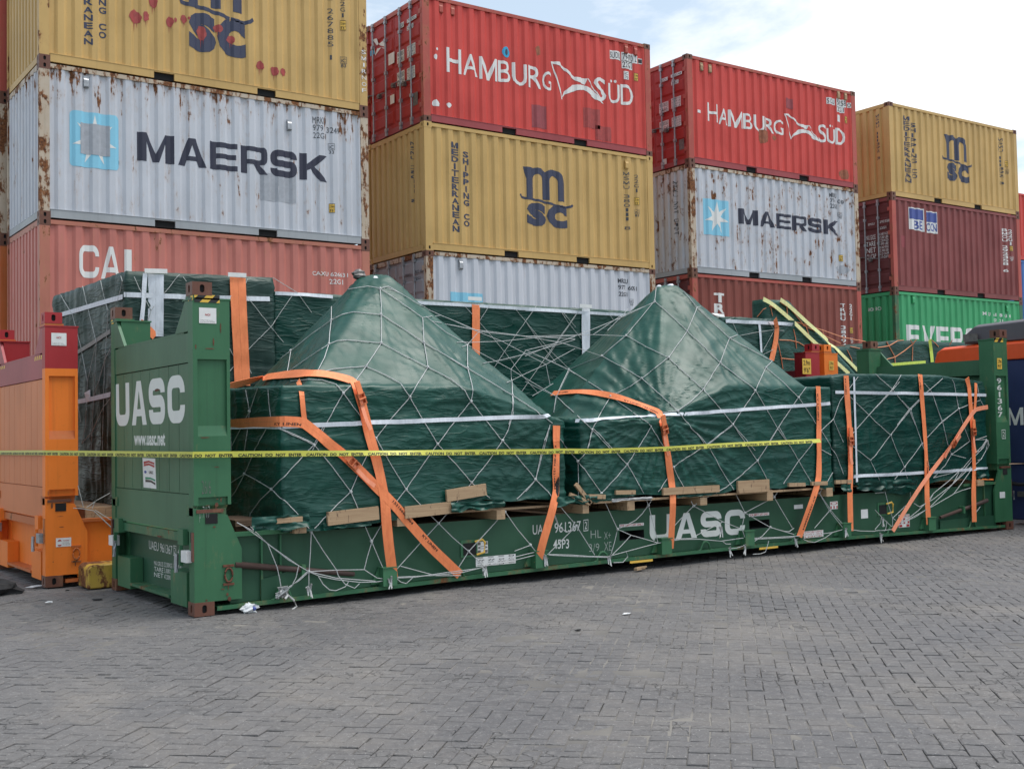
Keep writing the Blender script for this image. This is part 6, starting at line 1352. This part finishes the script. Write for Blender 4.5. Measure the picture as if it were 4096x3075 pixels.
def ribbon_text(fr_, polys, s0, s1, t0, t1, lift=.005, flip=False):
    """unit polygons written along the ribbon; x along its length"""
    P, N2, B, s = fr_; q = MB()
    for p in polys:
        n = len(q.v)
        for x, y in p:
            S_ = s0+(s1-s0)*x; Tt = t0+(t1-t0)*y
            c = np.array([np.interp(S_, s, P[:, k]) for k in range(3)]); b = np.array([np.interp(S_, s, B[:, k]) for k in range(3)]); nn = np.array([np.interp(S_, s, N2[:, k]) for k in range(3)])
            q.v.append(tuple(c+b*Tt+nn*lift))
        q.f.append(tuple(range(n, n+len(p))))
    return q
SG = 'orange lashing straps'
def strap(label, segs, w=.088, mat='strap', double=True, prints=(), buckle=None, lift=.022, keys='ABC', group=SG, sm=6, name='lashing_strap'):
    P = []; N_ = []
    for fr, pts, kk, Y in segs:
        p, n = trace(pts, fr, kk, Y, lift, 12); 
        P += p; N_ += n
    P = [P[0]]+[P[i] for i in range(1, len(P)) if np.linalg.norm(P[i]-P[i-1]) > 1e-3] if True else P; N_ = N_[:len(P)]
    f_ = ribbon_frames(P, N_, sm)
    L = f_[3][-1]; r = thing(name, label, 'strap', tuple(P[-1]), group)
    tp = None
    if double:
        for sgn in (-1, 1): ribbon(f_, w*.49, sgn*w*.25, .003, .0).build('webbing', M[mat], r, smooth=False)
    else: ribbon(f_, w, 0, .003).build('webbing', M[mat], r)
    for (s, s0, s1, t) in prints:
        q = ribbon_text(f_, text_polys(s, .02), s0*L, s1*L, t*w+w*.13, t*w-w*.13); q.build('lettering', M['ink_b'], r)
    if buckle:
        for bk in buckle:
            i = int(np.searchsorted(f_[3], bk*L)); i = min(i, len(P)-2); c, nn, b = f_[0][i], f_[1][i], f_[2][i]; t_ = np.cross(nn, b)
            q = MB(); c2_ = c+nn*.02
            q.obox(c2_-t_*.05, t_*.008, b*.032, nn*.014); q.obox(c2_+t_*.05, t_*.008, b*.032, nn*.014); q.obox(c2_+b*.034, t_*.056, b*.006, nn*.016); q.obox(c2_-b*.034, t_*.056, b*.006, nn*.016); q.tube([c2_-b*.04+nn*.012, c2_+b*.04+nn*.012], .012, 8)
            bo = q.build('ratchet', M['ratch'], r)
            q = MB(); q.obox(c2_-t_*.11+nn*.01, t_*.06, b*.03, nn*.006); q.build('ratchet_handle', M[mat], bo)
            # loose tail
            tl = [c+nn*.01+b*.01, c+nn*.035+t_*.10+b*.015, c+nn*.03+t_*.22+b*.05, c+nn*.04+t_*.30+b*.02]
            tf = ribbon_frames(tl, [nn, nn+b*.6, nn-b*.7, nn], 1); ribbon(tf, .04, 0, .003).build('loose_tail', M['strap_p'], r)
    return r, f_
Yb = -.045
strap('orange strap running level round the left load then slanting down across it', [(c1, [(135, 1025), (300, 1018), (500, 1010), (560, 1012), (612, 1018)], 'A', None), (c2, [(545, 30), (740, 185), (900, 340), (1100, 540)], 'A', None), (c2, [(1110, 555, -.10), (1300, 770, -.08), (1485, 945, -.02)], '', Yb)], .095, buckle=[.58], prints=[('KY LINEN', .35, .42, .22), ('152166668864', .72, .80, -.2), ('KY LINEN', .84, .90, -.2)], lift=.026)
strap('short orange strap hanging down from the top front edge of the left load', [(c1, [(590, 778), (598, 900), (612, 1010)], 'A', None)], .048, double=False, lift=.022)
strap('orange strap bent over the top of the left load and crossing the slanting one', [(c1, [(140, 822), (230, 802), (400, 757), (560, 737), (720, 738), (850, 765), (905, 785), (945, 900), (1002, 1130)], 'A', None), (c2, [(940, 170), (975, 330), (1005, 480)], 'A', None), (c2, [(1015, 560, -.10), (1035, 760, -.08), (1062, 965, -.03)], '', Yb)], .10, buckle=[.66], lift=.024)
strap('orange strap with black scorch marks at the right end of the left load', [(c1, [(2020, 938), (2095, 975)], 'A', None), (c4, [(192, 0), (187, 300), (186, 420)], 'A', None), (c4, [(185, 470, -.12), (180, 512, -.12), (110, 750, -.08), (82, 870, -.03)], '', Yb)], .088, prints=[('KY LINEN 152166664', .14, .46, .22)])
_sc = trace([(195, 330), (200, 390), (198, 440)], c4, 'A', -.11, .034, 10); scf = ribbon_frames(*_sc, 2); o = ribbon(scf, .05, .01, .002, taper=lambda t: .25+.75*math.sin(math.pi*t)).build('scorch_mark', M['ink_b'], [ob for ob in bpy.data.objects if ob.get('label', '').startswith('orange strap with black scorch')][0])
strap('orange strap over the low shoulder of the middle load', [(c3, [(180, 913), (300, 903), (430, 905), (560, 925), (700, 975), (850, 1030), (865, 1110), (885, 1230)], 'B', None), (c4, [(900, 200), (928, 400)], 'B', None), (c4, [(934, 450, -.12), (935, 520, -.11), (920, 780, -.03)], '', Yb)], .078, buckle=[.60], prints=[('KY LINEN', .06, .14, .0), ('KY LINEN 152166664', .40, .54, .2)])
strap('orange strap at the right end of the middle load where the yellow tape ends', [(c3, [(1845, 868), (1848, 1000), (1850, 1100)], 'B', None), (c4, [(1848, 0), (1850, 250), (1850, 330)], 'B', None), (c4, [(1850, 375, -.12), (1800, 520, -.10), (1733, 705, -.03)], '', Yb)], .085, prints=[('KY LINEN', .05, .22, .22), ('KY 15216666864', .72, .95, -.2)])
strap('orange strap in the gap between the middle and right loads', [(c5, [(572, 608), (585, 800), (597, 1000), (600, 1240)], 'C', -.0), (c5, [(602, 1280, -.03), (608, 1545, -.03)], '', Yb)], .085, buckle=[.42], prints=[('KY LINEN', .02, .12, .22)])
strap('orange strap near the middle of the right box load', [(c5, [(1020, 605), (1035, 800), (1050, 1000), (1062, 1240)], 'C', -.02), (c5, [(1066, 1300, -.04), (1080, 1505, -.03)], '', Yb)], .085, prints=[('KY LINEN', .02, .1, .22), ('15216666864', .58, .70, -.2)])
strap('orange strap close to the right end of the right box load', [(c5, [(1310, 622), (1325, 800), (1340, 1000), (1347, 1230)], 'C', -.02), (c5, [(1349, 1280, -.04), (1355, 1490, -.03)], '', Yb)], .085, buckle=[.37])
strap('long orange strap running diagonally across the right end of the right load', [(c5, [(1422, 797), (1348, 808), (1200, 1030), (1120, 1140)], 'C', -.03), (c5, [(1050, 1245, -.09), (950, 1400, -.07), (862, 1545, -.03)], '', Yb)], .06, buckle=[.36], lift=.035, mat='strap_p')
strap('short orange strap dropping to the knot at the top right corner of the right load', [(c5, [(1350, 628), (1356, 700), (1345, 808)], 'C', None)], .055, double=False, lift=.03)
strap('broad orange strap down the side of the tall load behind the green end wall', [(c1, [(218, 148), (228, 400), (240, 640), (246, 800)], 'D', None)], .19)
strap('orange double strap down the long load between the two peaks', [(c1, [(1622, 288), (1622, 640), (1622, 800)], 'E', None)], .125)
strap('thin orange strap wrapped round the pointed end of the long load', [(c10, [(490, 310), (505, 400), (490, 540), (470, 640), (450, 715)], 'E', 3.0)], .09, double=False)
strap('short orange strap seen behind the notch of the green end wall', [(c6, [(925, 478), (970, 520), (1025, 575)], 'D', 3.1)], .09, double=False)
strap('broad white strap down the tall load behind the green end wall', [(c6, [(1035, 145), (1034, 350), (1032, 575)], 'D', None)], .17, mat='wstrap', group='white lashing straps')
strap('thin white strap slack beside the broad white strap', [(c6, [(965, 140), (950, 300), (935, 470), (930, 560)], 'D', None)], .05, mat='wstrap', double=False, group='white lashing straps')
strap('white double strap down the long load left of the middle peak', [(c3, [(379, 352), (380, 500), (378, 665)], 'E', None)], .14, mat='wstrap', group='white lashing straps')
for i, (pp, lb) in enumerate((([(375, 112), (600, 290), (900, 580), (1200, 850)], 'left of the two long pale yellow straps down the sloping load'), ([(545, 120), (800, 360), (1060, 590), (1320, 850)], 'right of the two long pale yellow straps down the sloping load'))):
    strap(lb, [(c10, pp, 'FG', 4.3)], .075, mat='ystrap', double=False, group='pale yellow straps', lift=.05)
strap('lime strap down the low load beside the orange machine', [(c7, [(605, 715), (612, 840), (625, 965)], 'G', 5.7)], .10, mat='lime', double=False, group='lime straps')
strap('lime strap lying level above the green header beam', [(c7, [(115, 998, 3.4), (420, 972, 3.4), (560, 962, 3.4)], '', 3.4)], .05, mat='lime', double=False, group='lime straps')
# small white pads where straps bend over the loads
for fr, l, r_, k, rt in ((c1, (165, 145), (272, 150), 'D', WD), (c1, (1580, 285), (1660, 290), 'E', WE), (c6, (960, 138), (1110, 142), 'D', WD), (c3, (345, 352), (420, 358), 'E', WE), (c3, (1180, 415), (1248, 420), 'E', WE)):
    P, N_ = trace([l, r_], fr, k, 3.05 if k in 'DE' else None, .03, 12); f_ = ribbon_frames(P, N_, 2); ribbon(f_, .05, 0, .01).build('edge_pad', M['white_c'], rt)
def band(root, segs, w=.03, keys='A', lift=.014, mat='wstrap'):
    P = []; N_ = []
    for fr, pts, kk in segs: p, n = trace(pts, fr, kk, None, lift, 12); P += p; N_ += n
    f_ = ribbon_frames(P, N_, 3); ribbon(f_, w, 0, .003).build('binding_band', M[mat], root)
band(WA, [(c1, [(135, 1050), (300, 1046), (490, 1040), (1010, 1018), (1500, 1000), (1800, 988), (2075, 978)], 'A')], .042)
band(WB, [(c3, [(325, 1082), (800, 1052), (1200, 1022), (1500, 1000), (1940, 968)], 'B')], .04)
band(WC, [(c5, [(510, 707), (1000, 715), (1420, 725)], 'C')], .04); band(WC, [(c5, [(622, 615), (632, 950), (641, 1250)], 'C')], .035); band(WC, [(c5, [(620, 1215), (1000, 1195), (1428, 1167)], 'C')], .04)
band(WD, [(c6, [(830, 297), (1235, 312), (1475, 318), (1790, 328)], 'D')], .055); band(WD, [(c14, [(560, 200), (695, 160), (1000, 72), (1370, -35)], 'D')], .055); band(WD, [(c14, [(800, 1138), (1000, 1100), (1236, 1045)], 'D')], .055)
band(WD, [(c14, [(800, 620), (1000, 500), (1236, 345)], 'D')], .05, mat='pipe' if False else 'steel_d')
band(WE, [(c1, [(430, 255), (600, 265), (780, 278)], 'E')], .042); band(WE, [(c1, [(1220, 308), (1600, 328), (2212, 365)], 'E')], .042); band(WE, [(c3, [(0, 375), (300, 392), (640, 410)], 'E')], .042); band(WE, [(c10, [(0, 330), (340, 345), (690, 363)], 'E')], .055); band(WE, [(c10, [(325, 300), (340, 450), (350, 635)], 'E')], .05)
P, N_ = trace([(985, 1010), (1000, 1120)], c14, 'D', None, .02); f_ = ribbon_frames(P, N_, 1); o = ribbon(f_, .15, 0, .004).build('paper_sheet', M['paper']); tag(o, 'white paper sheet stuck on the shaded side of the tall load', 'paper')

# caution tape
Zt = lambda fr, x, y, Y: at(*fr(x, y), 'y', Y)
A0_ = at(780, 1818, 'y', -.035); B0_ = at(*c13(325, 388), 'y', 3.02); L0_ = at(0, 1810, 'x', -.53)
pts = [np.array([-.53, L0_[1]+.6, L0_[2]]), L0_, np.array([-.53, 3.30, B0_[2]]), np.array([-.535, 3.02, B0_[2]]), np.array([-.40, 2.3, (B0_[2]*.75+A0_[2]*.25)]), np.array([-.02, -.03, A0_[2]]), np.array([.34, -.045, at(905, 1817, 'y', -.045)[2]])]
for fr, x, y, Y in ((c2, 300, 181, -.14), (c2, 940, 176, -.15), (c2, 1500, 172, -.15), (c2, 2080, 166, -.15), (c4, 187, 163, -.15), (c4, 450, 165, -.16), (c4, 890, 150, -.16), (c4, 1300, 124, -.16), (c4, 1868, 98, -.13)): pts.append(at(*fr(x, y), 'y', Y))
dense = []; 
for a, b in zip(pts[:-1], pts[1:]):
    n = max(2, int(np.linalg.norm(b-a)/.06)); dense += [a+(b-a)*k/n for k in range(n)]
dense.append(pts[-1]); dense = np.array(dense); nn_ = []
for i in range(len(dense)):
    t_ = dense[min(i+1, len(dense)-1)]-dense[max(i-1, 0)]; v = np.cross(t_, [0, 0, 1.]); v = v/np.linalg.norm(v)
    if v@(dense[i]-CAMP) > 0: v = -v
    x = dense[i][0]; tw = .55*math.exp(-((x-1.9)/.5)**2)+.5*max(0, (x-5.2)/3)*1.0
    nn_.append(v*math.cos(tw)+np.array([0, 0, 1.])*math.sin(tw))
f_ = ribbon_frames(dense, nn_, 1)
m_, t_, b_ = newmat('caution_tape_plastic'); b_.inputs['Base Color'].default_value = (.56, .55, .085, 1); b_.inputs['Roughness'].default_value = .3; b_.inputs['Transmission Weight'].default_value = .0
tp = thing('caution_tape', 'yellow tape printed CAUTION DO NOT ENTER stretched in front of the racks', 'caution tape', tuple(pts[5]))
ribbon(f_, .052, 0, .0006).build('tape', m_, tp)
L = f_[3][-1]; rep_ = .62; k = 0; s0 = .05; allq = MB()
bsign = 1 if f_[2][len(dense)//2][2] > 0 else -1
while s0+rep_*.93 < L:
    for xa, xb, wd in ((.0, .36, 'CAUTION'), (.41, .52, 'DO'), (.57, .73, 'NOT'), (.78, 1.0, 'ENTER')):
        q = ribbon_text(f_, text_polys(wd, .035), s0+rep_*.93*xa, s0+rep_*.93*xb, -.023*bsign, .004*bsign, .0022); n0 = len(allq.v); allq.v += q.v; allq.f += [tuple(n0+i for i in f) for f in q.f]
    s0 += rep_
o = allq.build('lettering', M['ink_b'], tp); o['kind'] = 'stuff'

# ------------------------------------------------------------------ small things on the ground
a = at(*c15(1090, 1320), 'z', 0); b = at(*c15(1075, 1010), 'y', a[1]); q = MB(); x0 = a[0]; y0 = 2.62
r = thing('concrete_block', 'yellow painted concrete block with chipped paint between the two flat racks', 'concrete block', (x0+.8, 2.8, 0))
hb = b[2]; q.prism([(x0, 0), (x0+1.7, 0), (x0+1.7, hb*.8), (x0+1.66, hb), (x0+.04, hb), (x0, hb*.85)], 'y', 2.60, 2.98)
o = q.build('block', M['yelp'], r, bevel=.012)
a = at(*c15(-60, 1390), 'z', 0); b = at(*c15(345, 1390), 'z', 0)
q = MB(); q.lump((b[0]-.50, b[1]+.16, .03), .50, .22, .13, 4, 26, 9, .14); tag(q.build('rubber_mat', M['rub'], smooth=False), 'black lump of rubber lying on the paving at the left edge', 'rubber')
a = at(*c9(770, 1530), 'z', .0); q = MB(); q.lump((a[0], a[1]+.02, .035), .075, .05, .042, 8, 12, 8, .35); r = thing('crumpled_paper', 'crumpled white and blue paper ball on the paving by the green beam', 'paper', (a[0], a[1], 0)); q.build('paper', M['paper'], r); q = MB(); q.lump((a[0]+.03, a[1]-.02, .035), .02, .012, .018, 9, 8, 5, .3); q.build('blue_print', M['blue_p'], r)
a = at(*c4(725, 915), 'z', .0); q = MB(); q.obox((a[0], a[1], .018), (.085, .03, 0), (-.006, .02, 0), (0, 0, .013)); q.obox((a[0]+.02, a[1]-.012, .03), (.06, -.012, .004), (.003, .010, 0), (0, 0, .008)); tag(q.build('wood_scrap', M['wood']), 'splintered wood scrap on the paving below the yellow mark', 'wood scrap')
for (fr, x, y, s_, mt, lb) in ((c15, 1290, 1490, .05, 'rub', 'thin black scrap on the paving in front of the yellow block'), (c15, 660, 1525, .04, 'paper', 'small white scrap on the paving left of the black one'), (c15, 480, 1315, .09, 'paper', 'flat white paper strip beside the orange corner leg'), (c15, 895, 1368, .02, 'rub', 'tiny dark pebble in front of the orange corner leg'), (frame(1000, 2300, .9042), 1665, 172, .04, 'paper', 'pale dry leaf scrap on the open paving'), (frame(1000, 2300, .9042), 1450, 245, .03, 'rub', 'small dark shard on the open paving')):
    a = at(*fr(x, y), 'z', .0); q = MB(); q.lump((a[0], a[1], .006), s_, s_*.45, .007, int(x), 9, 4, .4); tag(q.build('scrap', M[mt]), lb, 'litter', 'litter on the paving')

# ------------------------------------------------------------------ machine at the right edge
MX = 13.0; pm = ('x', MX)
r = thing('mobile_machine', 'dark blue machine with white M, orange hood and grey roof cover at the right edge', 'machine', (MX+1.2, -1.5, 0))
mblue = paint('machine_navy', (.022, .035, .115), rust=.08, fade=.15, rough=.35, grime=.3); mor = paint('machine_orange', (.80, .10, .025), rust=0, fade=.06, rough=.3, grime=.2); mgr = paint('machine_grey', (.105, .10, .115), rust=0, fade=.08, rough=.5, grime=.1)
q = MB(); q.box(MX, MX+2.4, -4.6, .62, .92, 2.50); q.build('body', mblue, r, bevel=.02)
q = MB(); q.box(MX+.03, MX+2.3, -4.6, .60, .06, .90); q.build('lower_panel', mblue, r, bevel=.02)
def bevhood(nm, mt, P, x0, x1, ch):
    """side outline P in (y, z) with a chamfered top edge"""
    q = MB(); n = len(P); cx = sum(p[0] for p in P)/n; cz = min(p[1] for p in P)
    ins = [((p[0]-cx)*.97+cx, cz+(p[1]-cz)*.82) for p in P]; ins = [(p[0], p[1]) for p in P]
    rings = [(x0, .86), (x0+ch, 1.0), (x1-ch, 1.0), (x1, .86)]
    for x, k in rings: q.v += [(x, p[0], cz+(p[1]-cz)*k) for p in P]
    for j in range(3):
        for i in range(n): q.f.append((j*n+i, (j+1)*n+i, (j+1)*n+(i+1) % n, j*n+(i+1) % n))
    q.f.append(tuple(range(n))); q.f.append(tuple(range(4*n-1, 3*n-1, -1))); return q.build(nm, mt, r, bevel=.012)
bevhood('hood', mor, [(1.80, 2.505), (1.74, 2.72), (1.66, 2.775), (.9, 2.79), (-4.6, 2.82), (-4.6, 2.505)], MX-.02, MX+2.3, .10)
bevhood('roof_cover', mgr, [(1.28, 2.80), (1.26, 2.965), (1.10, 3.10), (.2, 3.125), (-4.4, 3.14), (-4.4, 2.80)], MX+.05, MX+2.2, .12)
decal(r, 'lettering', letter('M', .2), pm, (at(4030, 1690, *pm)[1], at(4060, 1700, *pm)[2], at(4094, 1660, *pm)[1], at(4060, 1630, *pm)[2]), M['white'], 'flat', .004)
q = MB(); q.box(MX-.015, MX, 1.0, 1.25, 2.83, 2.95); q.build('vent_grille', M['steel_d'], r)
a = at(*c8(1550, 1050), *pm); q = MB(); q.tube([(MX-.03, a[1], a[2]+.06), (MX-.06, a[1]-.02, a[2]+.06), (MX-.06, a[1]-.02, a[2]-.06), (MX-.03, a[1], a[2]-.06)], .012, 6); q.build('handle', M['steel'], r)
a = at(*c8(1620, 1038), *pm); q = MB(); q.box(MX-.04, MX, a[1]-.15, a[1]+.04, a[2]-.04, a[2]+.04); q.build('latch_plate', M['steel_d'], r)
a = at(*c8(1560, 930), *pm); q = MB(); q.tube([(MX-.04, a[1]+.1, a[2]+.02), (MX-.05, a[1]-.1, a[2]), (MX-.03, a[1]-.4, a[2]+.03)], .03, 6); q.build('hose', M['rub'], r)
for y in (-3.6, -1.2): 
    q = MB(); q.box(MX+.3, MX+2.0, y-.2, y+.2, 0, .08); q.build('foot', M['dark'], r)
